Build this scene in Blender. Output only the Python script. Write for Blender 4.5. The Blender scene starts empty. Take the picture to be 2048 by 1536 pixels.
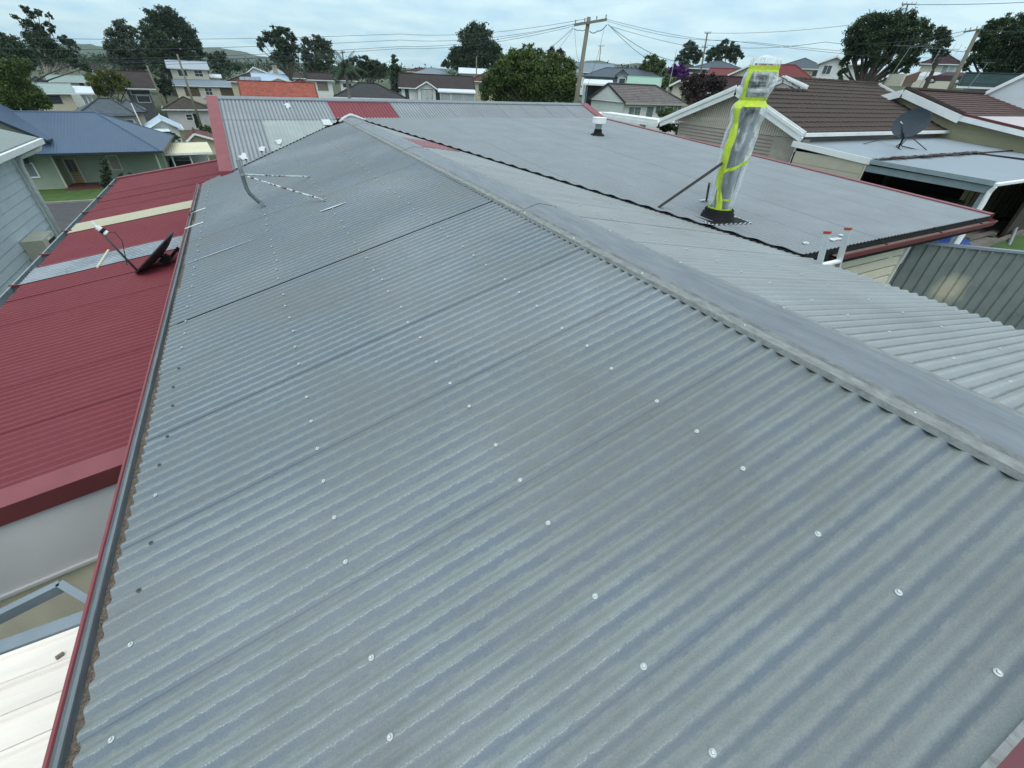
import bpy, math, random
import numpy as np
from mathutils import Vector, noise
rnd = random.Random(7)
sc = bpy.context.scene
C = sc.collection

# ------------------------------------------------------------------ camera
# world frame: origin at the photographer's phone, +Y along the main ridge, +X across it, Z up (metres)
FPX = 849.896
RX = Vector((0.88297083, -0.24738205, 0.39895442))
RY = Vector((-0.46777935, -0.53484152, 0.70365263))
RZ = Vector((0.03930636, -0.80792739, -0.58796967))
cd = bpy.data.cameras.new("camera")
cam = bpy.data.objects.new("camera", cd)
C.objects.link(cam)
from mathutils import Matrix
cam.matrix_world = Matrix(((RX[0], -RX[1], -RX[2], 0), (RY[0], -RY[1], -RY[2], 0), (RZ[0], -RZ[1], -RZ[2], 0), (0, 0, 0, 1)))
cd.sensor_width = 36
cd.lens = 36 * FPX / 2048
cd.clip_start = 0.05
cd.clip_end = 8000
sc.camera = cam

# ------------------------------------------------------------------ sky, sun, exposure
w = bpy.data.worlds.new("World")
sc.world = w
w.use_nodes = True
wt = w.node_tree
for n in list(wt.nodes):
    wt.nodes.remove(n)
SUN_EL, SUN_AZ = math.radians(55), math.radians(205)   # azimuth measured from +Y towards +X
sky = wt.nodes.new("ShaderNodeTexSky")
sky.sky_type = 'NISHITA'
sky.sun_disc = False
sky.sun_elevation = SUN_EL
sky.sun_rotation = SUN_AZ
b1 = wt.nodes.new("ShaderNodeBackground")
b1.inputs[1].default_value = 0.12
wt.links.new(sky.outputs[0], b1.inputs[0])
tc = wt.nodes.new("ShaderNodeTexCoord")
sep = wt.nodes.new("ShaderNodeSeparateXYZ")
wt.links.new(tc.outputs['Generated'], sep.inputs[0])
def wm(op, a, b):
    m = wt.nodes.new("ShaderNodeMath"); m.operation = op
    for i, x in enumerate((a, b)):
        if isinstance(x, (int, float)): m.inputs[i].default_value = x
        elif x is not None: wt.links.new(x, m.inputs[i])
    return m.outputs[0]
zz = wm('ADD', wm('MAXIMUM', sep.outputs[2], 0.0), 0.16)
cx = wm('DIVIDE', sep.outputs[0], zz)
cy = wm('DIVIDE', sep.outputs[1], zz)
comb = wt.nodes.new("ShaderNodeCombineXYZ")
wt.links.new(cx, comb.inputs[0]); wt.links.new(cy, comb.inputs[1])
n1 = wt.nodes.new("ShaderNodeTexNoise")
n1.inputs['Scale'].default_value = 0.9
n1.inputs['Detail'].default_value = 9
n1.inputs['Roughness'].default_value = 0.62
n1.inputs['Distortion'].default_value = 0.35
wt.links.new(comb.outputs[0], n1.inputs['Vector'])
r1 = wt.nodes.new("ShaderNodeValToRGB")
r1.color_ramp.elements[0].position = 0.32; r1.color_ramp.elements[0].color = (0.8, 0.8, 0.8, 1)
r1.color_ramp.elements[1].position = 0.60; r1.color_ramp.elements[1].color = (1, 1, 1, 1)
wt.links.new(n1.outputs[0], r1.inputs[0])
n2 = wt.nodes.new("ShaderNodeTexNoise")
n2.inputs['Scale'].default_value = 2.3
n2.inputs['Detail'].default_value = 8
wt.links.new(comb.outputs[0], n2.inputs['Vector'])
r2 = wt.nodes.new("ShaderNodeValToRGB")
r2.color_ramp.elements[0].position = 0.36; r2.color_ramp.elements[0].color = (0.44, 0.71, 0.87, 1)
r2.color_ramp.elements[1].position = 0.64; r2.color_ramp.elements[1].color = (0.64, 0.88, 0.95, 1)
wt.links.new(n2.outputs[0], r2.inputs[0])
b2 = wt.nodes.new("ShaderNodeBackground")
ovh = wt.nodes.new("ShaderNodeMix"); ovh.data_type = 'RGBA'
wt.links.new(wm('MULTIPLY', wm('POWER', wm('MAXIMUM', sep.outputs[2], 0.0), 0.7), 0.85), ovh.inputs[0])
wt.links.new(r2.outputs[0], ovh.inputs[6]); ovh.inputs[7].default_value = (0.78, 0.83, 0.85, 1)
wt.links.new(wm('ADD', wm('MULTIPLY', wm('MAXIMUM', sep.outputs[2], 0.0), 0.75), 0.85), b2.inputs[1])
wt.links.new(ovh.outputs[2], b2.inputs[0])
mx = wt.nodes.new("ShaderNodeMixShader")
wt.links.new(r1.outputs[0], mx.inputs[0])
wt.links.new(b1.outputs[0], mx.inputs[1]); wt.links.new(b2.outputs[0], mx.inputs[2])
wo = wt.nodes.new("ShaderNodeOutputWorld")
wt.links.new(mx.outputs[0], wo.inputs[0])

sl = bpy.data.lights.new("sun", 'SUN')
sl.energy = 0.9
sl.angle = math.radians(38)
sl.color = (1.0, 0.94, 0.86)
so = bpy.data.objects.new("sun", sl)
C.objects.link(so)
sd = Vector((math.sin(SUN_AZ) * math.cos(SUN_EL), math.cos(SUN_AZ) * math.cos(SUN_EL), math.sin(SUN_EL)))
so.rotation_euler = sd.to_track_quat('Z', 'Y').to_euler()
sc.view_settings.view_transform = 'Standard'
sc.view_settings.look = 'None'
sc.view_settings.exposure = 0.28
sc.view_settings.gamma = 1
sc.view_settings.use_curve_mapping = False
sc.render.engine = 'CYCLES'
sc.cycles.use_denoising = True
sc.cycles.max_bounces = 6
sc.cycles.transparent_max_bounces = 12
sc.cycles.volume_bounces = 0

# ------------------------------------------------------------------ geometry of sight lines (used only to read true positions off the photograph)
def ray(px, py):
    c = Vector((px - 1024, py - 768, FPX))
    return Vector((RX.dot(c), RY.dot(c), RZ.dot(c)))
def onX(px, py, v): r = ray(px, py); return r * (v / r.x)
def onY(px, py, v): r = ray(px, py); return r * (v / r.y)
def onZ(px, py, v): r = ray(px, py); return r * (v / r.z)
def onP(px, py, n, d): r = ray(px, py); return r * (d / Vector(n).dot(r))
def atD(px, py, d):
    r = ray(px, py); return r * (d / math.hypot(r.x, r.y))

# ------------------------------------------------------------------ materials
def newmat(name):
    m = bpy.data.materials.new(name); m.use_nodes = True
    t = m.node_tree; b = t.nodes["Principled BSDF"]
    return m, t, b
def nd(t, typ, **kw):
    n = t.nodes.new(typ)
    for k, v in kw.items(): n.inputs[k.replace('_', ' ')].default_value = v
    return n
def mixc(t, fac, a, b, mode='MIX'):
    m = t.nodes.new("ShaderNodeMix"); m.data_type = 'RGBA'; m.blend_type = mode
    for i, x in ((0, fac), (6, a), (7, b)):
        if hasattr(x, 'links'): t.links.new(x, m.inputs[i])
        elif isinstance(x, (int, float)): m.inputs[i].default_value = x
        else: m.inputs[i].default_value = (*x, 1)
    return m.outputs[2]
def mth(t, op, a, b=0.0, c=None):
    m = t.nodes.new("ShaderNodeMath"); m.operation = op
    for i, x in enumerate((a, b) if c is None else (a, b, c)):
        if hasattr(x, 'links'): t.links.new(x, m.inputs[i])
        else: m.inputs[i].default_value = x
    return m.outputs[0]
def ramp(t, x, lo, hi):
    m = t.nodes.new("ShaderNodeMapRange")
    m.inputs[1].default_value = lo; m.inputs[2].default_value = hi
    t.links.new(x, m.inputs[0]); return m.outputs[0]
_mc = {}
def pm(name, c1, c2=None, scale=3.0, rough=0.6, metal=0.0, bump=0.0, bscale=None, spec=0.4, detail=6, lo=0.35, hi=0.65, stretch=None):
    if name in _mc: return _mc[name]
    m, t, b = newmat(name)
    c2 = c2 or tuple(x * 0.78 for x in c1)
    tcn = t.nodes.new("ShaderNodeTexCoord")
    v = tcn.outputs['Object']
    if stretch:
        mp = t.nodes.new("ShaderNodeMapping"); mp.inputs['Scale'].default_value = stretch
        t.links.new(v, mp.inputs[0]); v = mp.outputs[0]
    n = nd(t, "ShaderNodeTexNoise", Scale=scale, Detail=detail, Roughness=0.65)
    t.links.new(v, n.inputs['Vector'])
    f = ramp(t, n.outputs[0], lo, hi)
    t.links.new(mixc(t, f, c1, c2), b.inputs['Base Color'])
    b.inputs['Roughness'].default_value = rough
    b.inputs['Metallic'].default_value = metal
    b.inputs['Specular IOR Level'].default_value = spec
    if bump:
        n3 = nd(t, "ShaderNodeTexNoise", Scale=bscale or scale * 6, Detail=4)
        t.links.new(v, n3.inputs['Vector'])
        bp = t.nodes.new("ShaderNodeBump"); bp.inputs['Strength'].default_value = bump; bp.inputs['Distance'].default_value = 0.02
        t.links.new(n3.outputs[0], bp.inputs['Height']); t.links.new(bp.outputs[0], b.inputs['Normal'])
    _mc[name] = m
    return m

def corr_mat(name, dust, flank_tint, rough=0.5, metal=0.1, flank_mix=0.5, speck=0.5, line=0.25, blot=(0.82, 1.1), valley_shade=0.35, spec=0.3, vlo=0.8, stain=None):
    """weathered corrugated sheet: dust clings to the crests, flank reflection and valley shade painted in; UV = (corrugations, metres)"""
    m, t, b = newmat(name)
    tcn = t.nodes.new("ShaderNodeTexCoord"); ob = tcn.outputs['Object']
    uv = t.nodes.new("ShaderNodeUVMap")
    sx = t.nodes.new("ShaderNodeSeparateXYZ"); t.links.new(uv.outputs[0], sx.inputs[0])
    fr = mth(t, 'FRACT', mth(t, 'ADD', sx.outputs[0], 0.5))
    ph = mth(t, 'MULTIPLY', mth(t, 'ABSOLUTE', mth(t, 'SUBTRACT', fr, 0.5)), 2.0)      # 0 crest .. 1 valley
    nm = nd(t, "ShaderNodeTexNoise", Scale=26.0, Detail=5, Roughness=0.7); t.links.new(ob, nm.inputs['Vector'])
    nb = nd(t, "ShaderNodeTexNoise", Scale=1.7, Detail=7, Roughness=0.62); t.links.new(ob, nb.inputs['Vector'])
    ng = nd(t, "ShaderNodeTexNoise", Scale=210.0, Detail=3, Roughness=0.8); t.links.new(ob, ng.inputs['Vector'])
    nl = nd(t, "ShaderNodeTexNoise", Scale=0.6, Detail=4); t.links.new(ob, nl.inputs['Vector'])
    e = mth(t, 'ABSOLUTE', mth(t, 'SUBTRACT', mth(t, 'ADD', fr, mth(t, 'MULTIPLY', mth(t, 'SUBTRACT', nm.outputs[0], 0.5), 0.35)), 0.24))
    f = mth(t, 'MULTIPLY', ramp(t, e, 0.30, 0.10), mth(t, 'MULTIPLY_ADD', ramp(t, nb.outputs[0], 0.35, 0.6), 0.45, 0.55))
    col = mixc(t, mth(t, 'MULTIPLY', f, flank_mix * 2 if flank_mix < .5 else 1.0), dust, flank_tint)
    # pale crust line where the tinted band meets the dust, on one flank
    asym = mth(t, 'ADD', mth(t, 'SUBTRACT', fr, 0.43), mth(t, 'MULTIPLY', mth(t, 'SUBTRACT', nm.outputs[0], 0.5), 0.30))
    ln = mth(t, 'SUBTRACT', 1.0, mth(t, 'MULTIPLY', mth(t, 'ABSOLUTE', asym), 22.0))
    ln = mth(t, 'MULTIPLY', mth(t, 'MAXIMUM', ln, 0.0), mth(t, 'MULTIPLY', ramp(t, ng.outputs[0], 0.40, 0.60), line * 1.3))
    lnm = ramp(t, nl.outputs[0], 0.42, 0.6)
    col = mixc(t, mth(t, 'MULTIPLY', ln, lnm), col, (0.42, 0.46, 0.47))
    bl = mth(t, 'MULTIPLY_ADD', ramp(t, nb.outputs[0], 0.3, 0.7), blot[1] - blot[0], blot[0])
    vd = ramp(t, mth(t, 'ADD', ph, mth(t, 'MULTIPLY', mth(t, 'SUBTRACT', nm.outputs[0], 0.5), 0.3)), vlo, 0.98)     # shade painted along the bottom of each valley
    bl = mth(t, 'MULTIPLY', bl, mth(t, 'SUBTRACT', 1.0, mth(t, 'MULTIPLY', vd, valley_shade)))
    # broad weather stains and run-off streaks down the slope
    if stain:
        mps = t.nodes.new("ShaderNodeMapping"); mps.inputs['Scale'].default_value = stain; t.links.new(ob, mps.inputs[0])
        ns = nd(t, "ShaderNodeTexNoise", Scale=1.0, Detail=6, Roughness=0.65, Distortion=0.6); t.links.new(mps.outputs[0], ns.inputs['Vector'])
        col = mixc(t, mth(t, 'MULTIPLY', ramp(t, ns.outputs[0], 0.50, 0.72), 0.22), col, (0.125, 0.118, 0.108))
        col = mixc(t, mth(t, 'MULTIPLY', ramp(t, nl.outputs[0], 0.52, 0.70), 0.30), col, (0.26, 0.285, 0.30))
        col = mixc(t, mth(t, 'MULTIPLY', ramp(t, nl.outputs[0], 0.46, 0.30), 0.32), col, (0.105, 0.115, 0.118))
    mm = t.nodes.new("ShaderNodeVectorMath"); mm.operation = 'SCALE'; t.links.new(col, mm.inputs[0]); t.links.new(bl, mm.inputs['Scale'])
    sp = mth(t, 'MULTIPLY_ADD', ng.outputs[0], speck * 0.9, 1 - speck * 0.45)
    m2 = t.nodes.new("ShaderNodeVectorMath"); m2.operation = 'SCALE'; t.links.new(mm.outputs[0], m2.inputs[0]); t.links.new(sp, m2.inputs['Scale'])
    t.links.new(m2.outputs[0], b.inputs['Base Color'])
    b.inputs['Metallic'].default_value = metal; b.inputs['Specular IOR Level'].default_value = spec
    rg = mth(t, 'MULTIPLY_ADD', nb.outputs[0], 0.25, rough - 0.1)
    t.links.new(rg, b.inputs['Roughness'])
    bp = t.nodes.new("ShaderNodeBump"); bp.inputs['Strength'].default_value = 0.25; bp.inputs['Distance'].default_value = 0.002
    t.links.new(ng.outputs[0], bp.inputs['Height']); t.links.new(bp.outputs[0], b.inputs['Normal'])
    return m

M_ROOF = corr_mat("weathered_grey_sheet", (0.205, 0.232, 0.230), (0.092, 0.125, 0.158), rough=0.46, metal=0.05, speck=1.0, valley_shade=0.10, blot=(0.80, 1.16), spec=.5, line=.5, stain=(0.7, 4.0, 0.7))  # second colour paints the sky's reflection on the near flanks
M_ROOF_R = corr_mat("weathered_grey_sheet_east_lit", (0.30, 0.325, 0.33), (0.24, 0.265, 0.28), rough=0.5, metal=0.05, line=0.1, speck=0.35, valley_shade=0.6, vlo=.7, stain=(.5, 2.5, .5))  # lighter copy: the east slope's extra brightness is put into the colour
M_ROOF_F = corr_mat("weathered_grey_sheet_far", (0.275, 0.305, 0.325), (0.225, 0.25, 0.275), rough=0.55, metal=0.05, line=0.0, blot=(0.8, 1.1), valley_shade=0.6, vlo=.5, speck=.1)
M_ROOF_P = corr_mat("pale_fresh_sheet", (0.33, 0.37, 0.365), (0.295, 0.335, 0.335), rough=0.5, metal=0.05, line=0.0, speck=0.2, valley_shade=.2)
M_RED = corr_mat("dark_red_sheet", (0.225, 0.056, 0.068), (0.145, 0.031, 0.040), rough=0.5, metal=0.0, line=0.0, speck=0.25, blot=(0.86, 1.08), valley_shade=0.3, spec=0.12)
M_CREAMSTRIP = corr_mat("cream_fibreglass_sheet", (0.55, 0.52, 0.38), (0.36, 0.36, 0.27), rough=0.4, metal=0, line=0, speck=0.2)
M_CLEARSTRIP = corr_mat("milky_fibreglass_sheet", (0.44, 0.50, 0.54), (0.12, 0.15, 0.18), rough=0.35, metal=0, line=0.0, speck=0.2)
M_TRIM = pm("grey_flashing", (0.185, 0.21, 0.235), (0.125, 0.145, 0.168), scale=3.5, rough=0.45, metal=0.05, bump=0.15, stretch=(6, 1, 1), lo=.3, hi=.7)
M_TRIM_E = pm("grey_flashing_edge", (0.25, 0.265, 0.262), (0.14, 0.15, 0.152), scale=14, rough=0.6, bump=0.2, stretch=(3, 1, 1))
M_REDTRIM = pm("dark_red_trim", (0.225, 0.064, 0.074), (0.195, 0.054, 0.063), scale=4, rough=0.45, spec=.2)
M_BLACK = pm("black_rubber", (0.008, 0.009, 0.010), (0.014, 0.015, 0.016), rough=0.7, spec=.15)
M_DARK = pm("dark_void", (0.015, 0.015, 0.016), rough=0.9)
M_WHITE = pm("white_paint", (0.78, 0.80, 0.80), (0.68, 0.71, 0.72), scale=2, rough=0.5)
M_CREAM = pm("cream_paint", (0.60, 0.57, 0.44), (0.52, 0.50, 0.39), scale=2, rough=0.6)
M_SEAL = pm("white_sealant", (0.68, 0.72, 0.73), (0.45, 0.49, 0.51), scale=40, rough=0.5, bump=0.5)
M_GLASS = pm("dark_window_glass", (0.02, 0.028, 0.035), (0.05, 0.065, 0.075), scale=0.8, rough=0.12, spec=0.8)
M_STEEL = pm("galvanised_steel", (0.30, 0.34, 0.36), (0.20, 0.24, 0.26), scale=12, rough=0.45, metal=0.4)
M_ALU = pm("bright_aluminium", (0.62, 0.66, 0.68), (0.5, 0.54, 0.56), scale=8, rough=0.35, metal=0.5)
M_WOOD = pm("weathered_pole_timber", (0.21, 0.20, 0.155), (0.13, 0.125, 0.10), scale=6, rough=0.85, bump=0.4, stretch=(4, 4, 0.3))
M_CABLE = pm("black_cable", (0.03, 0.035, 0.04), rough=0.7)
M_BARK = pm("tree_bark", (0.075, 0.065, 0.05), (0.04, 0.034, 0.028), scale=5, rough=0.9, bump=0.5)
M_BARKP = pm("pale_tree_bark", (0.36, 0.33, 0.28), (0.2, 0.18, 0.15), scale=5, rough=0.9)

# ------------------------------------------------------------------ mesh helpers
ORG = {}
def reg(o, parent, org):
    ORG[o.name] = org
    if parent is not None: o.parent = parent
def empty(name, loc, label, cat, group=None):
    o = bpy.data.objects.new(name, None); C.objects.link(o)
    o.location = loc; o.empty_display_size = 0.1
    o['label'] = label; o['category'] = cat
    if group: o['group'] = group
    ORG[o.name] = Vector(loc)
    return o
class MB:
    def __init__(s): s.v = []; s.f = []; s.uv = []; s.mi = []; s.cur = 0
    def add(s, vs, fs, uvs=None):
        k = len(s.v); s.v += [tuple(x) for x in vs]
        for i, f in enumerate(fs):
            s.f.append(tuple(k + j for j in f)); s.mi.append(s.cur)
            s.uv.append(uvs[i] if uvs else None)
    def quad(s, a, b, c, d, uv=None): s.add([a, b, c, d], [(0, 1, 2, 3)], [uv] if uv else None)
    def tri(s, a, b, c): s.add([a, b, c], [(0, 1, 2)])
    def box(s, lo, hi):
        x0, y0, z0 = lo; x1, y1, z1 = hi
        s.add([(x0, y0, z0), (x1, y0, z0), (x1, y1, z0), (x0, y1, z0), (x0, y0, z1), (x1, y0, z1), (x1, y1, z1), (x0, y1, z1)],
              [(0, 3, 2, 1), (4, 5, 6, 7), (0, 1, 5, 4), (1, 2, 6, 5), (2, 3, 7, 6), (3, 0, 4, 7)])
    def obox(s, c, ax, ay, az):     # centre and half-axis vectors
        c = Vector(c); ax = Vector(ax); ay = Vector(ay); az = Vector(az)
        vs = [c + ax * i + ay * j + az * k for k in (-1, 1) for j in (-1, 1) for i in (-1, 1)]
        s.add(vs, [(0, 2, 3, 1), (4, 5, 7, 6), (0, 1, 5, 4), (1, 3, 7, 5), (3, 2, 6, 7), (2, 0, 4, 6)])
    def beam(s, a, b, w, h, up=(0, 0, 1)):
        a = Vector(a); b = Vector(b); d = (b - a); L = d.length; d.normalize()
        sdv = d.cross(Vector(up))
        if sdv.length < 1e-4: sdv = d.cross(Vector((0, 1, 0)))
        sdv.normalize(); u = sdv.cross(d)
        s.obox((a + b) / 2, d * L / 2, sdv * w / 2, u * h / 2)
    def tube(s, pts, rad, n=8, cap=True):
        pts = [Vector(p) for p in pts]
        if not hasattr(rad, '__len__'): rad = [rad] * len(pts)
        k = len(s.v); prev = None
        for i, p in enumerate(pts):
            d = (pts[min(i + 1, len(pts) - 1)] - pts[max(i - 1, 0)]).normalized()
            ref = prev if prev is not None else (Vector((1, 0, 0)) if abs(d.x) < 0.9 else Vector((0, 1, 0)))
            a = (ref - d * ref.dot(d)).normalized(); prev = a; b = d.cross(a)
            for j in range(n):
                th = 2 * math.pi * j / n
                s.v.append(tuple(p + (a * math.cos(th) + b * math.sin(th)) * rad[i]))
        for i in range(len(pts) - 1):
            for j in range(n):
                s.f.append((k + i * n + j, k + i * n + (j + 1) % n, k + (i + 1) * n + (j + 1) % n, k + (i + 1) * n + j)); s.uv.append(None); s.mi.append(s.cur)
        if cap:
            s.f.append(tuple(k + j for j in range(n - 1, -1, -1))); s.uv.append(None); s.mi.append(s.cur)
            s.f.append(tuple(k + (len(pts) - 1) * n + j for j in range(n))); s.uv.append(None); s.mi.append(s.cur)
    def lathe(s, c, prof, n=20, axis=(0, 0, 1)):
        c = Vector(c); az = Vector(axis).normalized()
        a = az.cross(Vector((0, 1, 0)) if abs(az.y) < .9 else Vector((1, 0, 0))).normalized(); b = az.cross(a)
        k = len(s.v)
        for r, h in prof:
            for j in range(n):
                th = 2 * math.pi * j / n
                s.v.append(tuple(c + az * h + (a * math.cos(th) + b * math.sin(th)) * r))
        for i in range(len(prof) - 1):
            for j in range(n):
                s.f.append((k + i * n + j, k + i * n + (j + 1) % n, k + (i + 1) * n + (j + 1) % n, k + (i + 1) * n + j)); s.uv.append(None); s.mi.append(s.cur)
    def prism(s, prof, a, b, dirv):
        """closed 2D profile [(p,q)..] (p along a, q along b) swept along dirv from origin given in prof points"""
        n = len(prof); vs = [Vector(p) for p in prof] + [Vector(p) + Vector(dirv) for p in prof]
        fs = [(i, (i + 1) % n, n + (i + 1) % n, n + i) for i in range(n)] + [tuple(range(n - 1, -1, -1)), tuple(range(n, 2 * n))]
        s.add(vs, fs)
    def build(s, name, mat, parent=None, smooth=False, label=None, kind=None, cat=None, group=None):
        org = ORG[parent.name] if parent is not None else None
        if parent is None and s.v:
            a = np.array(s.v); org = Vector((float(a[:, 0].mean()), float(a[:, 1].mean()), float(a[:, 2].min())))
        me = bpy.data.meshes.new(name)
        me.from_pydata([(x - org[0], y - org[1], z - org[2]) for x, y, z in s.v], [], s.f)
        for mm in (mat if isinstance(mat, (list, tuple)) else [mat]): me.materials.append(mm)
        if isinstance(mat, (list, tuple)): me.polygons.foreach_set('material_index', s.mi)
        if any(u is not None for u in s.uv):
            l = me.uv_layers.new(name="UVMap"); dat = []
            for f, u in zip(s.f, s.uv):
                dat += [c for q in (u or [(0, 0)] * len(f)) for c in q]
            l.data.foreach_set('uv', dat)
        if smooth: me.polygons.foreach_set('use_smooth', [True] * len(me.polygons))
        me.update()
        o = bpy.data.objects.new(name, me); C.objects.link(o)
        if parent is None: o.location = org
        reg(o, parent, org)
        if label: o['label'] = label
        if kind: o['kind'] = kind
        if cat: o['category'] = cat
        if group: o['group'] = group
        return o
def inst(src, name, loc, parent, rot=None, scale=None):
    o = src.copy(); o.name = name; C.objects.link(o)
    o.parent = parent; o.location = Vector(loc) - ORG[parent.name]
    if rot: o.rotation_euler = rot
    if scale: o.scale = scale
    return o

def corr(mb, org, U, V, N, u0, u1, vf, pitch=0.0752, amp=0.0085, per=8, nv=6, lift=0.004, du=0.0, wob=0.0012, phase=0.0):
    """corrugated sheet surface; crest tops lie on the plane; sheet's far-u edge laps over its neighbour"""
    org = Vector(org); U = Vector(U); V = Vector(V); N = Vector(N)
    n = max(2, int(round((u1 - u0) / pitch * per))); k = len(mb.v); cols = []
    for i in range(n + 1):
        u = u0 + (u1 - u0) * i / n
        va, vb = vf(u)
        ph = (u - phase) / pitch
        e = 0.0
        if u - u0 < pitch * 0.7: e = lift * (1 - (u - u0) / (pitch * 0.7))
        cols.append((u, va, vb, ph))
        for j in range(nv + 1):
            v = va + (vb - va) * j / nv
            wz = wob * noise.noise(Vector((u * 1.3, v * 1.7, org.x + 3))) * 2 if wob else 0
            p = org + U * (u) + V * v + N * (amp * math.cos(2 * math.pi * ph) - amp + e + du + wz)
            mb.v.append(tuple(p))
    for i in range(n):
        if cols[i][2] - cols[i][1] < 1e-4 and cols[i + 1][2] - cols[i + 1][1] < 1e-4: continue
        for j in range(nv):
            a = k + i * (nv + 1) + j; b = a + nv + 1
            mb.f.append((a, b, b + 1, a + 1)); mb.mi.append(0)
            va, vb = cols[i][1:3]; wa, wb = cols[i + 1][1:3]
            mb.uv.append(((cols[i][3], va + (vb - va) * j / nv), (cols[i + 1][3], wa + (wb - wa) * j / nv),
                          (cols[i + 1][3], wa + (wb - wa) * (j + 1) / nv), (cols[i][3], va + (vb - va) * (j + 1) / nv)))

# ------------------------------------------------------------------ terrain
CTRL = [(0, 2, -4.6), (0, 14, -5.0), (9, 6, -4.5), (-4, 5, -5.0), (-8, 12, -5.6), (-7, 24, -7.4), (-14, 50, -9.2), (-10, 38, -8.9), (-30, 40, -9.5), (-12, 44.5, -9.1),
        (22, 6, -4.4), (28, 7, -4.35), (30, 16, -4.3), (20, 22, -5.2), (8, 30, -7.2), (-2, 75, -9.2), (-8, 97, -9.3), (-12, 129, -7.2), (26, 92, -5.4),
        (45, 130, -6.2), (36, 44, -5.3), (48, 30, -3.8), (60, 20, -2.2), (75, 60, -1.6), (100, 50, 0.6), (133, 59, 2.2), (90, 20, 0.5), (70, 100, -3.5), (110, 100, -1.0),
        (-40, 90, -9.0), (-60, 120, -8.0), (0, -30, -4.0), (40, -30, -2.5), (-40, -20, -6.0), (60, 160, -5), (-60, 180, -7), (20, 200, -8), (160, 120, 0), (180, 40, 3), (120, 200, -5), (8, 60, -7.4)]
CA = np.array(CTRL)
def ground(x, y):
    d2 = (CA[:, 0] - x) ** 2 + (CA[:, 1] - y) ** 2 + 9.0
    wgt = d2 ** -1.6
    z = float((wgt * CA[:, 2]).sum() / wgt.sum())
    r = math.hypot(x, y - 40)
    if r > 240:
        k = min(1, (r - 240) / 500); z = z * (1 - k) + (-14) * k
    return z
def grid_axis(a, lim):
    out = [0.0]; s = a
    while out[-1] < lim:
        out.append(out[-1] + s); s *= 1.045
    return out
ax = grid_axis(2.2, 2500)
xs = sorted([-t for t in ax[1:]] + ax); ys = [t + 25 for t in xs]
mb = MB(); nx, ny = len(xs), len(ys)
for y in ys:
    for x in xs: mb.v.append((x, y, ground(x, y) - 0.03))
for j in range(ny - 1):
    for i in range(nx - 1):
        a = j * nx + i; mb.f.append((a, a + 1, a + nx + 1, a + nx)); mb.uv.append(None); mb.mi.append(0)
mg, t, b = newmat("rough_ground")
ob = t.nodes.new("ShaderNodeTexCoord").outputs['Object']
na = nd(t, "ShaderNodeTexNoise", Scale=0.12, Detail=8, Roughness=0.7); t.links.new(ob, na.inputs['Vector'])
nb_ = nd(t, "ShaderNodeTexNoise", Scale=3.0, Detail=6, Roughness=0.75); t.links.new(ob, nb_.inputs['Vector'])
c = mixc(t, ramp(t, na.outputs[0], 0.42, 0.6), (0.045, 0.075, 0.022), (0.13, 0.115, 0.08))
c = mixc(t, ramp(t, nb_.outputs[0], 0.3, 0.75), c, (0.03, 0.05, 0.018))
t.links.new(c, b.inputs['Base Color']); b.inputs['Roughness'].default_value = 0.95
g = mb.build("ground", mg, None, smooth=True, kind='structure')
def drape(name, mat, pts, dz=0.02, nx_=20, ny_=8, kind='structure', z=None):
    """sheet over four corners (x,y), laid on the terrain"""
    m = MB(); (a, b_, c_, d_) = pts
    for j in range(ny_ + 1):
        for i in range(nx_ + 1):
            u, v = i / nx_, j / ny_
            x = (a[0] * (1 - u) + b_[0] * u) * (1 - v) + (d_[0] * (1 - u) + c_[0] * u) * v
            y = (a[1] * (1 - u) + b_[1] * u) * (1 - v) + (d_[1] * (1 - u) + c_[1] * u) * v
            m.v.append((x, y, (ground(x, y) if z is None else z) + dz))
    for j in range(ny_):
        for i in range(nx_):
            k = j * (nx_ + 1) + i; m.f.append((k, k + 1, k + nx_ + 2, k + nx_ + 1)); m.uv.append(None); m.mi.append(0)
    return m.build(name, mat, None, smooth=True, kind=kind)
M_ASPH = pm("asphalt", (0.075, 0.075, 0.08), (0.055, 0.055, 0.06), scale=2.5, rough=0.9, bump=0.3, bscale=60)
M_CONC = pm("concrete", (0.26, 0.255, 0.24), (0.18, 0.175, 0.165), scale=1.5, rough=0.9, bump=0.2)
M_LAWN = pm("lawn_grass", (0.075, 0.135, 0.03), (0.045, 0.095, 0.022), scale=1.2, rough=0.95, bump=0.6, bscale=25)
drape("road", M_ASPH, [(-60, 35.5), (30, 34.0), (30, 42.6), (-60, 44.2)], 0.35, 60, 10)
drape("lawn", M_LAWN, [(-60, 44.5), (30, 43.0), (30, 50.0), (-60, 50.6)], 0.30, 60, 8)
m = MB()
for i in range(60):
    x0, x1 = -60 + i * 1.5, -60 + (i + 1) * 1.5 - 0.01
    y0 = 44.2 - (x0 + 60) * 1.6 / 90; y1 = 44.2 - (x1 + 60) * 1.6 / 90
    z0 = ground(x0, y0) + 0.30; z1 = ground(x1, y1) + 0.30
    m.add([(x0, y0, z0), (x1, y1, z1), (x1, y1 + .28, z1), (x0, y0 + .28, z0), (x0, y0, z0 + .17), (x1, y1, z1 + .17), (x1, y1 + .28, z1 + .17), (x0, y0 + .28, z0 + .17)],
          [(4, 5, 6, 7), (0, 1, 5, 4), (2, 3, 7, 6), (1, 2, 6, 5), (3, 0, 4, 7)])
m.build("kerb", M_CONC, None, kind='structure')

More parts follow.
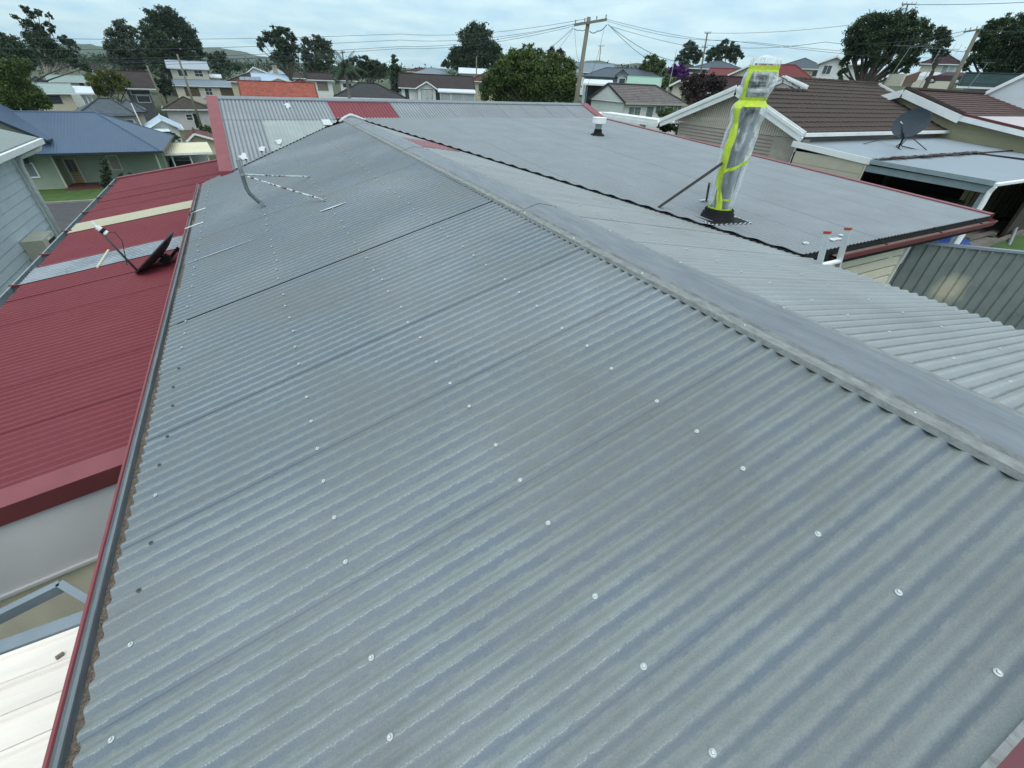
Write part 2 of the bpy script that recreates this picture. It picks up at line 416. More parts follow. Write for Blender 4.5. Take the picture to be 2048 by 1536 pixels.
# ------------------------------------------------------------------ our house: the main corrugated gable roof
X_E, Z_E, X_R, Z_R = -0.953, -1.748, 2.121, -0.948           # west eave, ridge (sheet crest planes)
pl = math.atan2(Z_R - Z_E, X_R - X_E); pr = math.atan(0.179)
X_EE = 5.01; Z_EE = Z_R - (X_EE - X_R) * math.tan(pr)
YN = -0.281
S_ST = 0.30                                                   # pitch of the far gable: z = -0.69 - 0.30*(13 - y)
def y_steep(z): return 13 + (z + 0.69) / S_ST
S_SK = 0.0485; Y_SK = 2.45; Z_SK = -1.445                      # low skillion
def z_sk(y): return Z_SK + S_SK * (y - Y_SK)
def y_sk(z): return Y_SK + (z - Z_SK) / S_SK
house = empty("corrugated_roof_house", (2.1, 4.0, -4.7), "nearest house with long weathered grey corrugated roof and grey ridge capping", "house")
V1 = (math.cos(pl), 0, math.sin(pl)); N1 = (-math.sin(pl), 0, math.cos(pl))
L1 = (X_R - 0.03 - X_E) / math.cos(pl)
LAP = [0.245 + 0.7515 * k for k in range(-1, 16)]
jr = random.Random(3)
for k in range(len(LAP) - 1):
    ya, yb = LAP[k], LAP[k + 1]
    if yb < YN: continue
    ya = max(ya, YN)
    top = yb + 0.004
    if k == 5: top = yb - 0.030          # the one open joint, a dark line right across
    jit = jr.uniform(-0.012, 0.012)
    def vf(u, jit=jit):
        lo = 0.0 + jit
        zv = -0.69 - S_ST * (13 - u) - 0.06
        if u > 9.4: lo = max(lo, (zv - Z_E) / math.sin(pl))
        return (min(lo, L1), L1)
    m = MB()
    corr(m, (X_E, 0, Z_E), (0, 1, 0), V1, N1, max(YN, ya - 0.02), top, vf, nv=10, lift={1: .003, 2: .0045, 3: .0028, 4: .0048, 5: .0014}.get(k, .0007), du=-0.0004 * (k % 3), phase=LAP[0])
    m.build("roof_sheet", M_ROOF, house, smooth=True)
V2 = (-math.cos(pr), 0, math.sin(pr)); N2 = (math.sin(pr), 0, math.cos(pr))
L2 = (X_EE - X_R - 0.03) / math.cos(pr)
for k in range(len(LAP) - 1):
    ya, yb = LAP[k], LAP[k + 1]
    if yb < YN or ya > 12: continue
    ya = max(ya, YN); jit = jr.uniform(-0.01, 0.015)
    def vf(u, jit=jit):
        zv = z_sk(u) + 0.02 if u > 2.3 else -99
        lo = jit
        if u > 2.3: lo = max(lo, (zv - 0.05 - Z_EE) / math.sin(pr))
        return (min(lo, L2), L2)
    m = MB()
    corr(m, (X_EE, 0, Z_EE), (0, 1, 0), V2, N2, max(YN, ya - .02), yb + 0.003, vf, nv=8, lift=jr.choice((0.001, 0.0015, 0.002, 0.005)), phase=LAP[0])
    m.build("roof_sheet", M_ROOF_R, house, smooth=True, label="grey corrugated sheet, brightness painted in, on the far side of the ridge")
# black sheet added under the roof so open gaps look shaded
m = MB()
m.quad((X_E + .02, YN + .03, Z_E - .05), (X_R, YN + .03, Z_R - .06), (X_R, 12.0, Z_R - .06), (X_E + .02, 9.3, Z_E - .05))
m.quad((X_R, YN + .03, Z_R - .06), (X_EE - .03, YN + .03, Z_EE - .05), (X_EE - .03, 2.3, Z_EE - .05), (X_R, 12.0, Z_R - .06))
m.build("roof_gap_shade", M_DARK, house)
# walls below
m = MB(); m.box((-0.55, -0.0, -4.75), (4.55, 8.8, Z_E - 0.16)); m.build("wall", M_CREAM, house)

# ridge capping: lengths lapped end to end, each a bent sheet with a pressed edge
capx = [(1.928, 0.000, -0.010), (1.937, 0, 0.011), (1.982, 0, 0.008), (1.992, 0, 0.002), (2.002, 0, 0.012), (2.140, 0, 0.0), (2.285, 0, 0.014), (2.300, 0, 0.004), (2.314, 0, 0.008), (2.376, 0, 0.006), (2.382, 0, -0.008)]
def cap_z(x):
    zl = Z_R + (x - X_R) * math.tan(pl); zr = Z_R - (x - X_R) * math.tan(pr)
    return min(zl, zr)
ys_ = [YN - 0.02, 1.62, 3.45, 5.28, 7.1, 8.95, 10.6, 11.85]
for i in range(len(ys_) - 1):
    m = MB(); a, b_ = ys_[i], ys_[i + 1] + 0.05
    nseg = 12; pts = []
    for j in range(nseg + 1):
        y = a + (b_ - a) * j / nseg; row = []
        for (x, _, dz) in capx:
            z = cap_z(x) + 0.007 + dz
            if abs(x - 2.14) < .001: z = Z_R + 0.022
            z += 0.003 * noise.noise(Vector((x * 2, y * 1.3, 2))) - (0.003 if i % 2 else 0)
            if dz < -0.005: z += 0.003 * noise.noise(Vector((x, y * 6, 7)))
            row.append((x + 0.004 * noise.noise(Vector((x, y * .9, 4))), y, z))
        pts.append(row)
    for j in range(nseg):
        for q in range(len(capx) - 1):
            edge = q in (0, 1, 2, 3, 6, 7, 8, 9)
            m.cur = 1 if edge else 0
            m.quad(pts[j][q], pts[j][q + 1], pts[j + 1][q + 1], pts[j + 1][q])
    m.build("ridge_cap", [M_TRIM, M_TRIM_E], house)
# screws: dished white-zinc washers with a hex head
m = MB(); m.lathe((0, 0, 0), [(0.0001, 0.001), (0.0092, 0.001), (0.0095, 0.0022), (0.0068, 0.004)], 14)
m.lathe((0, 0, 0), [(0.0068, 0.004), (0.0048, 0.0042)], 14)
m.lathe((0, 0, 0), [(0.0045, 0.003), (0.0045, 0.0078), (0.0034, 0.0085), (0.0001, 0.0085)], 6)
M_SCREW = pm("zinc_screw", (0.62, 0.66, 0.66), (0.36, 0.39, 0.40), scale=150, rough=0.35, metal=0.2)
M_SCREWD = pm("dull_old_screw", (0.09, 0.095, 0.1), (0.05, 0.055, 0.06), scale=200, rough=0.6)
ORG['_z'] = Vector((0, 0, 0))
proto = m.build("screw", M_SCREW, house); protoD = None
for v in proto.data.vertices: v.co += ORG[house.name]
proto.data.update()
first = True; md = proto.data.copy(); md.materials.clear(); md.materials.append(M_SCREWD)
nscrew = 0; rest = []
rotL = (0, -pl, 0); rotR = (0, pr, 0)
P = 0.07515
def crest(y): return LAP[0] + round((y - LAP[0]) / P) * P
for k in range(len(LAP) - 1):
    for (xr, idx) in ((-0.835, (3, 6, 9)), (-0.083, (0, 3, 6) if k % 2 else (1, 4, 7)), (0.622, (0, 3, 7)), (1.310, (0, 4, 7))):
        for i in idx:
            y = LAP[k] + i * P + (0.0)
            y = crest(y)
            if y < YN + 0.03 or y > 12.2: continue
            x = xr + jr.uniform(-0.012, 0.012)
            z = Z_R + (x - X_R) * math.tan(pl)
            if y > y_steep(z) - 0.15: continue
            rest.append((y, x, z, rotL, jr.random() < (0.6 if xr < -0.5 and y < 3.4 else 0.0)))
    for xr in (2.9, 3.7, 4.75):
        for i in (1, 4, 8):
            y = crest(LAP[k] + i * P); x = xr + jr.uniform(-.012, .012); z = Z_R - (x - X_R) * math.tan(pr)
            if y < YN + .05 or (y > 2.3 and z < z_sk(y) + .04): continue
            rest.append((y, x, z, rotR, False))
for i in range(16):
    y = 0.36 + 0.755 * i
    rest.append((y, 1.962, cap_z(1.962) + 0.011, rotL, False)); rest.append((y + 0.05, 2.345, cap_z(2.345) + 0.010, rotR, False))
rest.sort(key=lambda r: math.sqrt(r[0] ** 2 + r[1] ** 2 + r[2] ** 2))
for (y, x, z, rt, dull) in rest:
    if y > 12 or nscrew >= 290: continue
    sc_ = 1.0
    if first:
        proto.location = Vector((x, y, z)) - ORG[house.name]; proto.rotation_euler = rt; first = False
    else:
        o = inst(proto, "screw", (x, y, z), house, rt)
        if dull: o.data = md
    nscrew += 1
# west gutter: red outer lip, grey inside, debris on the floor
def sweepY(mb, prof, y0, y1, n=1, wob=0.0):
    for j in range(n):
        a = y0 + (y1 - y0) * j / n; b_ = y0 + (y1 - y0) * (j + 1) / n
        for i in range(len(prof) - 1):
            mb.quad((prof[i][0], a, prof[i][1]), (prof[i + 1][0], a, prof[i + 1][1]), (prof[i + 1][0], b_, prof[i + 1][1]), (prof[i][0], b_, prof[i][1]))
gut = MB()
sweepY(gut, [(-1.040, -1.900), (-1.048, -1.80), (-1.046, -1.776), (-1.034, -1.772), (-1.030, -1.780)], YN - 0.05, 9.85, 1)
gut.cur = 1
sweepY(gut, [(-1.030, -1.780), (-1.031, -1.798), (-1.024, -1.808), (-1.026, -1.824), (-1.031, -1.832), (-1.028, -1.858), (-1.015, -1.872), (-0.905, -1.872), (-0.902, -1.765)], YN - 0.05, 9.85, 1)
gut.cur = 0
sweepY(gut, [(-1.040, -1.900), (-0.898, -1.900), (-0.898, -1.765)], YN - .05, 9.85, 1)
M_GUTIN = pm("grey_gutter_inside", (0.50, 0.56, 0.60), (0.34, 0.39, 0.43), scale=5, rough=0.4, metal=0.2, stretch=(8, 0.6, 8))
gut.build("gutter", [M_REDTRIM, M_GUTIN], house)
m = MB(); dr = random.Random(5)
for i in range(170):
    a = YN + (9.8 - YN) * i / 170; b_ = YN + (9.8 - YN) * (i + 1) / 170
    h = lambda y, s: -1.832 + 0.008 * noise.noise(Vector((s, y * 7, 1)))
    w_ = lambda y: -1.016 + 0.008 * noise.noise(Vector((3, y * 9, 1)))
    m.quad((w_(a), a, h(a, 1) - .004), (-0.905, a, h(a, 3) + .008), (-0.905, b_, h(b_, 3) + .008), (w_(b_), b_, h(b_, 1) - .004))
M_DEB = pm("leaf_debris", (0.30, 0.25, 0.20), (0.12, 0.10, 0.085), scale=60, rough=1.0, bump=1.0, bscale=120)
o = m.build("gutter_debris", M_DEB, house); o['kind'] = 'stuff'
# red barge along the near gable end
m = MB()
for (xa, za, xb, zb) in ((X_E - .07, Z_E, X_R, Z_R), (X_R, Z_R, X_EE + .04, Z_EE)):
    dz = (zb - za)
    m.cur = 1
    m.add([(xa, YN - .012, za + .0125), (xb, YN - .012, zb + .0125), (xb, YN + .004, zb + .0125), (xa, YN + .004, za + .0125)], [(0, 1, 2, 3)])
    m.cur = 0
    m.quad((xa, YN - .20, za + .006), (xb, YN - .20, zb + .006), (xb, YN - .012, zb + .012), (xa, YN - .012, za + .012))
    m.quad((xa, YN - .20, za - .20), (xb, YN - .20, zb - .20), (xb, YN - .20, zb + .006), (xa, YN - .20, za + .006))
m.build("barge_board", [pm("dark_maroon_trim", (0.13, 0.036, 0.05), (0.11, 0.03, 0.042), rough=.5), M_TRIM_E], house)  # barge in a darker maroon than the other trim
# east side fascia, small
m = MB(); m.box((X_EE - .12, YN, Z_EE - .20), (X_EE - .09, 2.3, Z_EE - .03)); m.build("fascia", M_REDTRIM, house)
# painted streaks and scuffs lying on the corrugation crests
def streak(mb, p, q, w0, up):
    p = Vector(p); q = Vector(q); n = 10; d = (q - p); s = Vector((0, 1, 0))
    for i in range(n):
        t0, t1 = i / n, (i + 1) / n
        wa = w0 * (0.35 + 0.65 * math.sin(math.pi * min(1, max(0.06, t0)))); wb = w0 * (0.35 + 0.65 * math.sin(math.pi * min(1, max(0.06, t1))))
        mb.quad(p + d * t0 - s * wa + up, p + d * t0 + s * wa + up, p + d * t1 + s * wb + up, p + d * t1 - s * wb + up)
def rp(x, y): return Vector((x, y, Z_R + (x - X_R) * math.tan(pl)))
yA, yB = crest(5.46), crest(5.61)
upv = Vector(N1) * 0.0022
m = MB(); streak(m, rp(-0.93, yA), rp(-0.22, yA), 0.008, upv); m.build("paint_streak", M_SEAL, house, label="long thin white streak running up from the gutter")
m = MB(); streak(m, rp(0.50, yB + .0), rp(0.80, yB), 0.022, upv); m.build("paint_streak", M_SEAL, house, label="short thick white streak beside the antenna strut foot")
for (x, y) in ((-0.94, 6.9), (-0.94, 7.65)):
    m = MB(); m.tube([(x - .1, y - .02, -1.765), (x + .02, y, rp(x + .02, y).z + .006), (x + .12, y, rp(x + .12, y).z + .006)], 0.006, 6)
    m.build("gutter_strap", M_WHITE, house)

# ------------------------------------------------------------------ the far gable and the long low skillion (one house behind ours, joined to it)
XL, XRR = -0.45, 9.42
far = empty("red_trimmed_roof_house", (4.5, 8.0, -5.0), "long grey corrugated roof with dark red barge trim running across behind the nearest roof", "house")
sv = math.atan(S_ST); VS = (0, math.cos(sv), math.sin(sv)); NS = (0, -math.sin(sv), math.cos(sv))
def sheetrow(x0, x1, y0f, y1, mat, base_y, zf, V, N, amp=.0085, lab=None, lift=.005, nv=4, off=.035, per=8, parent=far, wob=.001):
    m = MB()
    org = Vector((0, base_y, zf(base_y) + off)); vy = V[1]
    corr(m, org, (1, 0, 0), V, N, x0, x1, lambda u: (min((y0f(u) - base_y) / vy, (y1 - base_y) / vy), (y1 - base_y) / vy), nv=nv, amp=amp, lift=lift, phase=XL, per=per, wob=wob)
    return m.build("roof_sheet", mat, parent, smooth=True, label=lab)
zst = lambda y: -0.69 - S_ST * (13 - y)
def valleyL(x):
    z = Z_R + (x - X_R) * math.tan(pl)
    return y_steep(z - 0.0) if x < X_R else 11.9
YR = 13.0
k = 0; x = XL
while x < XRR - 0.01:
    xa, xb = x, min(x + 0.752, XRR)
    lab = None; mt = M_ROOF_F
    if 1.6 < xa < 3.0: mt = M_RED; lab = "dark red replacement sheet in the upper row"
    sheetrow(xa, xb + .015, lambda u: 11.9 + .012 * noise.noise(Vector((u * 5, 0, 0))), YR - .02, mt, 12, zst, VS, NS, lab=lab, off=.043)
    if xa < 1.75:
        mt = M_ROOF_P if xa > 0.2 else M_ROOF_F
        sheetrow(xa, min(xb + .015, 2.12), lambda u: max(9.3, valleyL(u) - 0.05), 11.98, mt, 12, zst, VS, NS, lab="paler grey sheet in the lower row" if xa > .2 else None, off=.035)
    x += 0.752; k += 1
# skillion
ss = math.atan(S_SK); VK = (0, math.cos(ss), math.sin(ss)); NK = (0, -math.sin(ss), math.cos(ss))
def valleyR(xq):
    if xq >= 4.95: return Y_SK
    z = Z_R - (xq - X_R) * math.tan(pr)
    return max(Y_SK, min(11.9, y_sk(z) - 0.10 + 0.03 * noise.noise(Vector((xq * 6, 0, 5)))))
x = XL + 0.752 * 3
while x < XRR - 0.01:
    xa, xb = x, min(x + 0.752, XRR)
    sheetrow(xa, xb + .015, valleyR, 11.97, M_ROOF_F, 6.0, z_sk, VK, NK, nv=14, off=.04, lift=jr.choice((.0002, .0004, .0012)))
    x += 0.752
# shadow gap under the raked cut, made as black strips
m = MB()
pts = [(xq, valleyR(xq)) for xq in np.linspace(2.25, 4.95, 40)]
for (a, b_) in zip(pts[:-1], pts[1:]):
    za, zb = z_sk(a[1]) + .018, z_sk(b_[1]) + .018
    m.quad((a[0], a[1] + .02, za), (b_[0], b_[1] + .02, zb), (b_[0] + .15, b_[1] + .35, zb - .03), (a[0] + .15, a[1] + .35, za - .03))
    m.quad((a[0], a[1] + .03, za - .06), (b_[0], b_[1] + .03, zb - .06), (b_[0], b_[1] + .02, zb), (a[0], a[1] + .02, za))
m.build("valley_gap_shade", M_DARK, far)
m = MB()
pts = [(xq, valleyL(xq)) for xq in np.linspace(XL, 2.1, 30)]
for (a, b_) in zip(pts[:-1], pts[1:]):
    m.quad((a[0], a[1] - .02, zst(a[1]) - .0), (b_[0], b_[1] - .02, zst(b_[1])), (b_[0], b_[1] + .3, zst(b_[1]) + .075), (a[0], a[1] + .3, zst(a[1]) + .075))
m.build("valley_gap_shade", M_DARK, far)  # black strip standing for the shadow gap along the west valley
# red apron flashing showing in the valley
a = onP(782, 272, (0.179, 0, 1), -0.944 + .179 * X_R); b_ = onP(825, 290, (0.179, 0, 1), -0.944 + .179 * X_R); c_ = onP(922, 303, (0.179, 0, 1), -0.944 + .179 * X_R); d_ = onP(868, 286, (0.179, 0, 1), -0.944 + .179 * X_R)
m = MB(); m.quad(a, b_, c_, d_ + Vector((.05, .25, -.01))); m.build("valley_flashing", M_REDTRIM, far)
# ridge cap of the far gable
m = MB()
for i in range(12):
    xa = XL - .25 + (XRR - XL + .25) * i / 12; xb = XL - .25 + (XRR - XL + .25) * (i + 1) / 12 + .01
    zr = -0.69 + .05 - (.002 if i % 2 else 0)
    P_ = [(12.86, zr - .055), (12.86, zr - .03), (12.90, zr - .02), (13.03, zr + .012), (13.2, zr - .03)]
    for q in range(4): m.quad((xa, P_[q][0], P_[q][1]), (xb, P_[q][0], P_[q][1]), (xb, P_[q + 1][0], P_[q + 1][1]), (xa, P_[q + 1][0], P_[q + 1][1]))
m.build("ridge_cap", M_TRIM, far)
# north slope, black sheet shading the gaps, walls
m = MB()
m.quad((XL, 13.0, -.68), (XRR, 13.0, -.68), (XRR, 16.2, -1.65), (XL, 16.2, -1.65))
m.build("north_slope", M_ROOF_F, far)
m = MB()
m.quad((XL + .03, 11.95, zst(11.95) - .02), (XRR - .03, 11.95, zst(11.95) - .02), (XRR - .03, 13, -.71), (XL + .03, 13, -.71))
m.quad((XL + .03, 9.6, zst(9.6) - .02), (2.1, 11.97, zst(11.97) - .02), (2.0, 12, zst(12) - .02), (XL + .03, 12, zst(12) - .02))
m.quad((4.9, 2.45, z_sk(2.45) - .03), (XRR - .03, 2.45, z_sk(2.45) - .03), (XRR - .03, 11.95, z_sk(11.95) - .03), (2.4, 11.95, z_sk(11.95) - .03))
m.build("roof_gap_shade", M_DARK, far)
m = MB(); m.box((-0.3, 9.9, -5.4), (XRR - .25, 15.8, -1.75)); m.box((4.7, 2.9, -4.9), (8.12, 10, -1.72)); m.build("wall", M_CREAM, far)
# barge boards (red): west steep end, east end with the change of pitch
m = MB()
def bargeW(yA, zA, yB, zB, xo, xi, drop=.16, t=.012):
    m.quad((xo, yA, zA + t), (xi, yA, zA + t), (xi, yB, zB + t), (xo, yB, zB + t))
    m.quad((xo, yA, zA - drop), (xo, yA, zA + t), (xo, yB, zB + t), (xo, yB, zB - drop))
    m.quad((xi, yA, zA + t), (xi, yA, zA - .03), (xi, yB, zB - .03), (xi, yB, zB + t))
bargeW(9.78, zst(9.78) + .05, 13.0, -.69 + .05, XL - .20, XL + .015)
m.quad((XL - .20, 9.78, zst(9.78) + .062), (XL - .20, 9.78, zst(9.78) - .1), (XL + .015, 9.78, zst(9.78) - .1), (XL + .015, 9.78, zst(9.78) + .062))
m.build("barge_board", M_REDTRIM, far)
m = MB()
bargeW(Y_SK - .0, z_sk(Y_SK) + .045, 12.0, z_sk(12) + .045, XRR + .10, XRR - .02)
bargeW(12.0, z_sk(12) + .045, 13.0, -.69 + .05, XRR + .16, XRR - .10)
m.build("barge_board", M_REDTRIM, far)
# south gutter of the skillion: red quad gutter with grey strap bits
m = MB(); zg = Z_SK + .012
G = [(2.45, zg - .01), (2.45, zg - .09), (2.365, zg - .10), (2.35, zg - .06), (2.34, zg - .035), (2.342, zg - .022), (2.352, zg - .024)]
for q in range(len(G) - 1):
    m.cur = 1 if q == 0 else 0
    m.quad((5.42, G[q][0], G[q][1]), (XRR - .0, G[q][0], G[q][1]), (XRR - .0, G[q + 1][0], G[q + 1][1]), (5.42, G[q + 1][0], G[q + 1][1]))
m.cur = 0
m.add([(XRR - .0, y, z) for (y, z) in G[:6]], [(0, 1, 2, 3, 4, 5)])
m.build("gutter", [M_REDTRIM, M_DARK], far)
m = MB(); m.box((5.42, 2.352, zg - .016), (XRR - .01, 2.445, zg - .012 + .0)); 
m.v = [(x_, y_, z_ - .045) for x_, y_, z_ in m.v]; m.build("gutter_debris", M_DEB, far)['kind'] = 'stuff'
for xq in (6.35, 7.7, 8.9):
    m = MB(); m.tube([(xq, 2.46, zg + .02), (xq, 2.41, zg - .012), (xq, 2.345, zg - .02)], .008, 5); m.build("gutter_strap", M_DARK, far)
m = MB(); m.box((4.9, 2.462, zg - .20), (XRR, 2.49, zg + .008)); m.build("fascia", M_DARK, far)
# cream metal boards of the south wall
M_CLAD = pm("cream_wall_board", (0.72, 0.69, 0.55), (0.66, 0.63, 0.50), scale=3, rough=0.5)
zt = -1.66
for i in range(18):
    m = MB(); z1 = zt - i * .152; z0 = z1 - .145
    pr_ = [(2.80, z1), (2.775, z1 - .015), (2.765, z0 + .03), (2.80, z0 + .004)]
    vs = [(4.7, y, z) for y, z in pr_] + [(8.14, y, z) for y, z in pr_]
    m.add(vs, [(0, 1, 5, 4), (1, 2, 6, 5), (2, 3, 7, 6), (0, 3, 2, 1), (4, 5, 6, 7)])
    m.build("wall_board", M_CLAD, far)
m = MB(); m.box((8.13, 2.74, -4.7), (8.17, 2.86, -1.66)); m.build("corner_trim", M_WHITE, far)
m = MB(); m.box((5.60, 2.755, -2.25), (5.92, 2.785, -1.93)); m.build("window", M_GLASS, far)
# sealant smears on the far gable
def blob(name, x, y, zf, rx, ry, parent, mat=M_SEAL, seed=0, N=NS, label=None, h=.012):
    m = MB(); nn = 18; c0 = Vector((x, y, zf(y) + .045)); rings = []
    for (rr, hh) in ((.8, -0.003), (.6, h * .3), (.35, h * .4)):
        ring = []
        for j in range(nn):
            th = 2 * math.pi * j / nn; q = rr * (1 + .9 * noise.noise(Vector((math.cos(th) * 1.6, math.sin(th) * 1.6, seed))))
            yy = y + ry * q * math.sin(th); ring.append((x + rx * q * math.cos(th), yy, zf(yy) + .045 + hh))
        rings.append(ring)
    for a in range(2):
        for j in range(nn): m.quad(rings[a][j], rings[a][(j + 1) % nn], rings[a + 1][(j + 1) % nn], rings[a + 1][j])
    m.add(rings[2], [tuple(range(nn))])
    return m.build(name, mat, parent, smooth=True, label=label)
for i, (x, y, rx, ry) in enumerate(((-0.20, 10.33, .10, .13), (0.13, 10.62, .09, .12), (0.48, 10.91, .08, .12), (0.92, 12.62, .09, .14))):
    blob("sealant_patch", x, y, zst, rx, ry, far, seed=i * 3.3)
m = MB(); m.obox((1.58, 11.72, zst(11.72) + .055), (.09, 0, 0), (0, .13, .13 * S_ST), (0, 0, .006)); m.build("patch_plate", M_SEAL, far)
for i, (x, y, rx, ry) in enumerate(((5.72, 2.62, .13, .05), (5.2, 2.66, .06, .03), (5.92, 2.68, .05, .025))):
    blob("sealant_patch", x, y, z_sk, rx, ry, far, seed=20 + i)
# sealed end of the main ridge
m = MB()
arc = []
for i in range(15):
    t_ = i / 14; x = 1.86 + .62 * t_; zz_ = cap_z(x) + .03 + .055 * math.sin(math.pi * t_)
    y = 11.78 + .12 * math.sin(math.pi * t_); arc.append((x, y, zz_ - .03, .05 + .03 * noise.noise(Vector((t_ * 7, 1, 1)))))
m.tube([(a[0], a[1], a[2]) for a in arc], [a[3] * .62 for a in arc], 8)
m.build("ridge_end_seal", M_SEAL, far, smooth=True)

# ------------------------------------------------------------------ red lean-to roof on the west side
lean = empty("red_lean_to", (-2.0, 8.0, -5.2), "dark red corrugated lean-to roof below the nearest roof's west gutter", "lean-to")
sl_ = math.atan(0.144); VR = (math.cos(sl_), 0, math.sin(sl_)); NR = (-math.sin(sl_), 0, math.cos(sl_))
XO, ZO = -2.98, -2.09 + .144 * (-2.98 + 1.25)
LR = (-0.80 - XO) / math.cos(sl_)
y0 = 2.78; seams = []
yy = y0
plan = [(0.762, 'r')] * 6
yy = 2.92
bounds = []
while yy < 14.0:
    if abs(yy - 7.15) < .2: bounds.append((7.20, 7.80, 'clear')); yy = 7.80; continue
    if abs(yy - 9.33) < .45 and yy > 8.9: bounds.append((9.40, 10.02, 'cream')); yy = 10.02; continue
    nxt = yy + .74
    if yy < 7.2 and nxt > 6.9: nxt = 7.20
    if 7.7 < yy < 9.4 and nxt > 9.2: nxt = 9.40
    nxt = min(nxt, 14.0)
    if nxt - yy < .05: break
    bounds.append((yy, nxt, 'r')); yy = nxt
for (a, b_, kd) in bounds:
    m = MB(); mt = {'r': M_RED, 'clear': M_CLEARSTRIP, 'cream': M_CREAMSTRIP}[kd]
    corr(m, (XO, 0, ZO), (0, 1, 0), VR, NR, a, b_ + .012, lambda u: (0.0 + (.02 if kd == 'r' else -.01), LR), nv=5, lift=.005, du=.0 if kd == 'r' else .004, phase=2.78, amp=.0085, per=8)
    m.build("roof_sheet", mt, lean, smooth=True, label={'r': None, 'clear': "milky translucent corrugated strip", 'cream': "cream corrugated strip"}[kd])
m = MB(); m.quad((XO + .03, 2.8, ZO - .05), (-.9, 2.8, -2.09 + .144 * .35 - .05), (-.9, 13.97, -2.09 + .144 * .35 - .05), (XO + .03, 13.97, ZO - .05)); m.build("roof_gap_shade", M_DARK, lean)  # black sheet added under the lean-to to shade its gaps
m = MB()
def zl_(x): return -2.09 + .144 * (x + 1.25)
xa, xb = XO - .03, -1.0
m.quad((xa, 2.755, zl_(xa) + .012), (xb, 2.755, zl_(xb) + .012), (xb, 2.94, zl_(xb) + .014), (xa, 2.94, zl_(xa) + .014))
m.cur = 1
m.quad((xa, 2.755, zl_(xa) - .115), (xb, 2.755, zl_(xb) - .115), (xb, 2.755, zl_(xb) + .012), (xa, 2.755, zl_(xa) + .012))
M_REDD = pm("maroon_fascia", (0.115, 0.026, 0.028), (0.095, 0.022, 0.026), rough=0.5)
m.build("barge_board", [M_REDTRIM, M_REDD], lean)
m = MB(); m.box((XO - .04, 13.9, ZO - .1), (-.5, 14.02, ZO + .03)); m.v = [(x_, y_, z_ + .144 * (x_ - XO)) for x_, y_, z_ in m.v]; m.build("end_flashing", M_REDTRIM, lean)
m = MB()
for (p0, p1) in (((-3.06, -2.36), (-3.06, -2.42)), ((-3.06, -2.42), (-2.97, -2.43)), ((-2.97, -2.43), (-2.965, -2.37))):
    m.quad((p0[0], 2.65, p0[1]), (p1[0], 2.65, p1[1]), (p1[0], 14.0, p1[1]), (p0[0], 14.0, p0[1]))
m.box((-3.075, 2.65, -2.362), (-3.055, 14, -2.345))
m.build("gutter", M_STEEL, lean)
for i in range(9):
    m = MB(); y = 3.6 + i * 1.2; m.box((-3.08, y, -2.37), (-2.96, y + .03, -2.335)); m.build("gutter_strap", M_REDD, lean)
m = MB(); m.tube([(-2.16, 7.15, zl_(-2.16) + .006), (-2.16, 7.86, zl_(-2.16) + .006)], .014, 6); m.build("strip_batten", M_CREAM, lean)
m = MB(); m.box((XO + .4, 2.95, -5.4), (-.6, 13.8, -2.5)); m.build("wall", M_CREAM, lean)
M_GREYP = pm("grey_soffit_panel", (0.50, 0.50, 0.52), (0.44, 0.44, 0.46), scale=1.5, rough=0.5)
m = MB(); pz_ = lambda x: -2.79 + .15 * (x + 1.6)
m.add([(xa, 2.80, zl_(xa) - .05), (-.6, 2.80, zl_(-.6) - .05), (-.6, 2.775, pz_(-.6)), (xa, 2.775, pz_(xa))], [(0, 1, 2, 3)]); m.build("end_panel", M_GREYP, lean)
M_BEIGE = pm("beige_lower_wall", (0.68, 0.64, 0.52), (0.56, 0.52, 0.42), scale=1.2, rough=0.8, stretch=(3, 1, .7))
m = MB(); m.box((xa - .6, 2.84, -5.3), (-.62, 2.9, -2.6)); m.build("lower_wall", M_BEIGE, lean)
m = MB(); m.beam((xa, 2.77, pz_(xa) - .012), (-.6, 2.77, pz_(-.6) - .012), .03, .024); m.build("panel_bead", M_GREYP, lean)

# white insulated-panel patio roof in the near left corner
pat = empty("white_patio_roof", (-2.4, 0.5, -5.0), "white ribbed patio roof at the bottom left beside the red gutter lip", "patio roof")
M_PATIO = pm("dusty_white_panel", (0.80, 0.74, 0.67), (0.66, 0.61, 0.55), scale=2.2, rough=0.55, bump=.15, stretch=(.4, 3, 1))
z0 = -2.22
yy = 1.78; i = 0
while yy > -1.6:
    nx_ = yy - .145
    m = MB()
    pf = [(yy, 0), (yy - .006, .014), (yy - .022, .014), (yy - .030, 0), (nx_ + .004, 0.0), (nx_, -.006)]
    for q in range(len(pf) - 1):
        m.quad((-5.2, pf[q][0], z0 + pf[q][1]), (-1.09, pf[q][0], z0 + pf[q][1]), (-1.09, pf[q + 1][0], z0 + pf[q + 1][1]), (-5.2, pf[q + 1][0], z0 + pf[q + 1][1]))
    m.quad((-5.2, nx_, z0 - .006), (-1.09, nx_, z0 - .006), (-1.09, nx_, z0 - .05), (-5.2, nx_, z0 - .05))
    m.build("roof_panel", M_PATIO, pat)
    yy = nx_ - .004; i += 1
m = MB(); m.box((-5.2, -1.6, z0 - .12), (-1.09, 1.78, z0 - .055)); m.build("panel_core", M_PATIO, pat)
M_BG = pm("blue_grey_flashing", (0.22, 0.27, 0.31), (0.17, 0.21, 0.25), rough=.5)
m = MB(); m.box((-5.25, 1.782, z0 - .13), (-1.09, 1.85, z0 + .022)); m.build("edge_flashing", M_BG, pat)
m = MB(); m.box((-1.085, -1.6, z0 - .3), (-1.060, 1.85, -1.93)); m.build("wall_flashing", M_BG, pat)
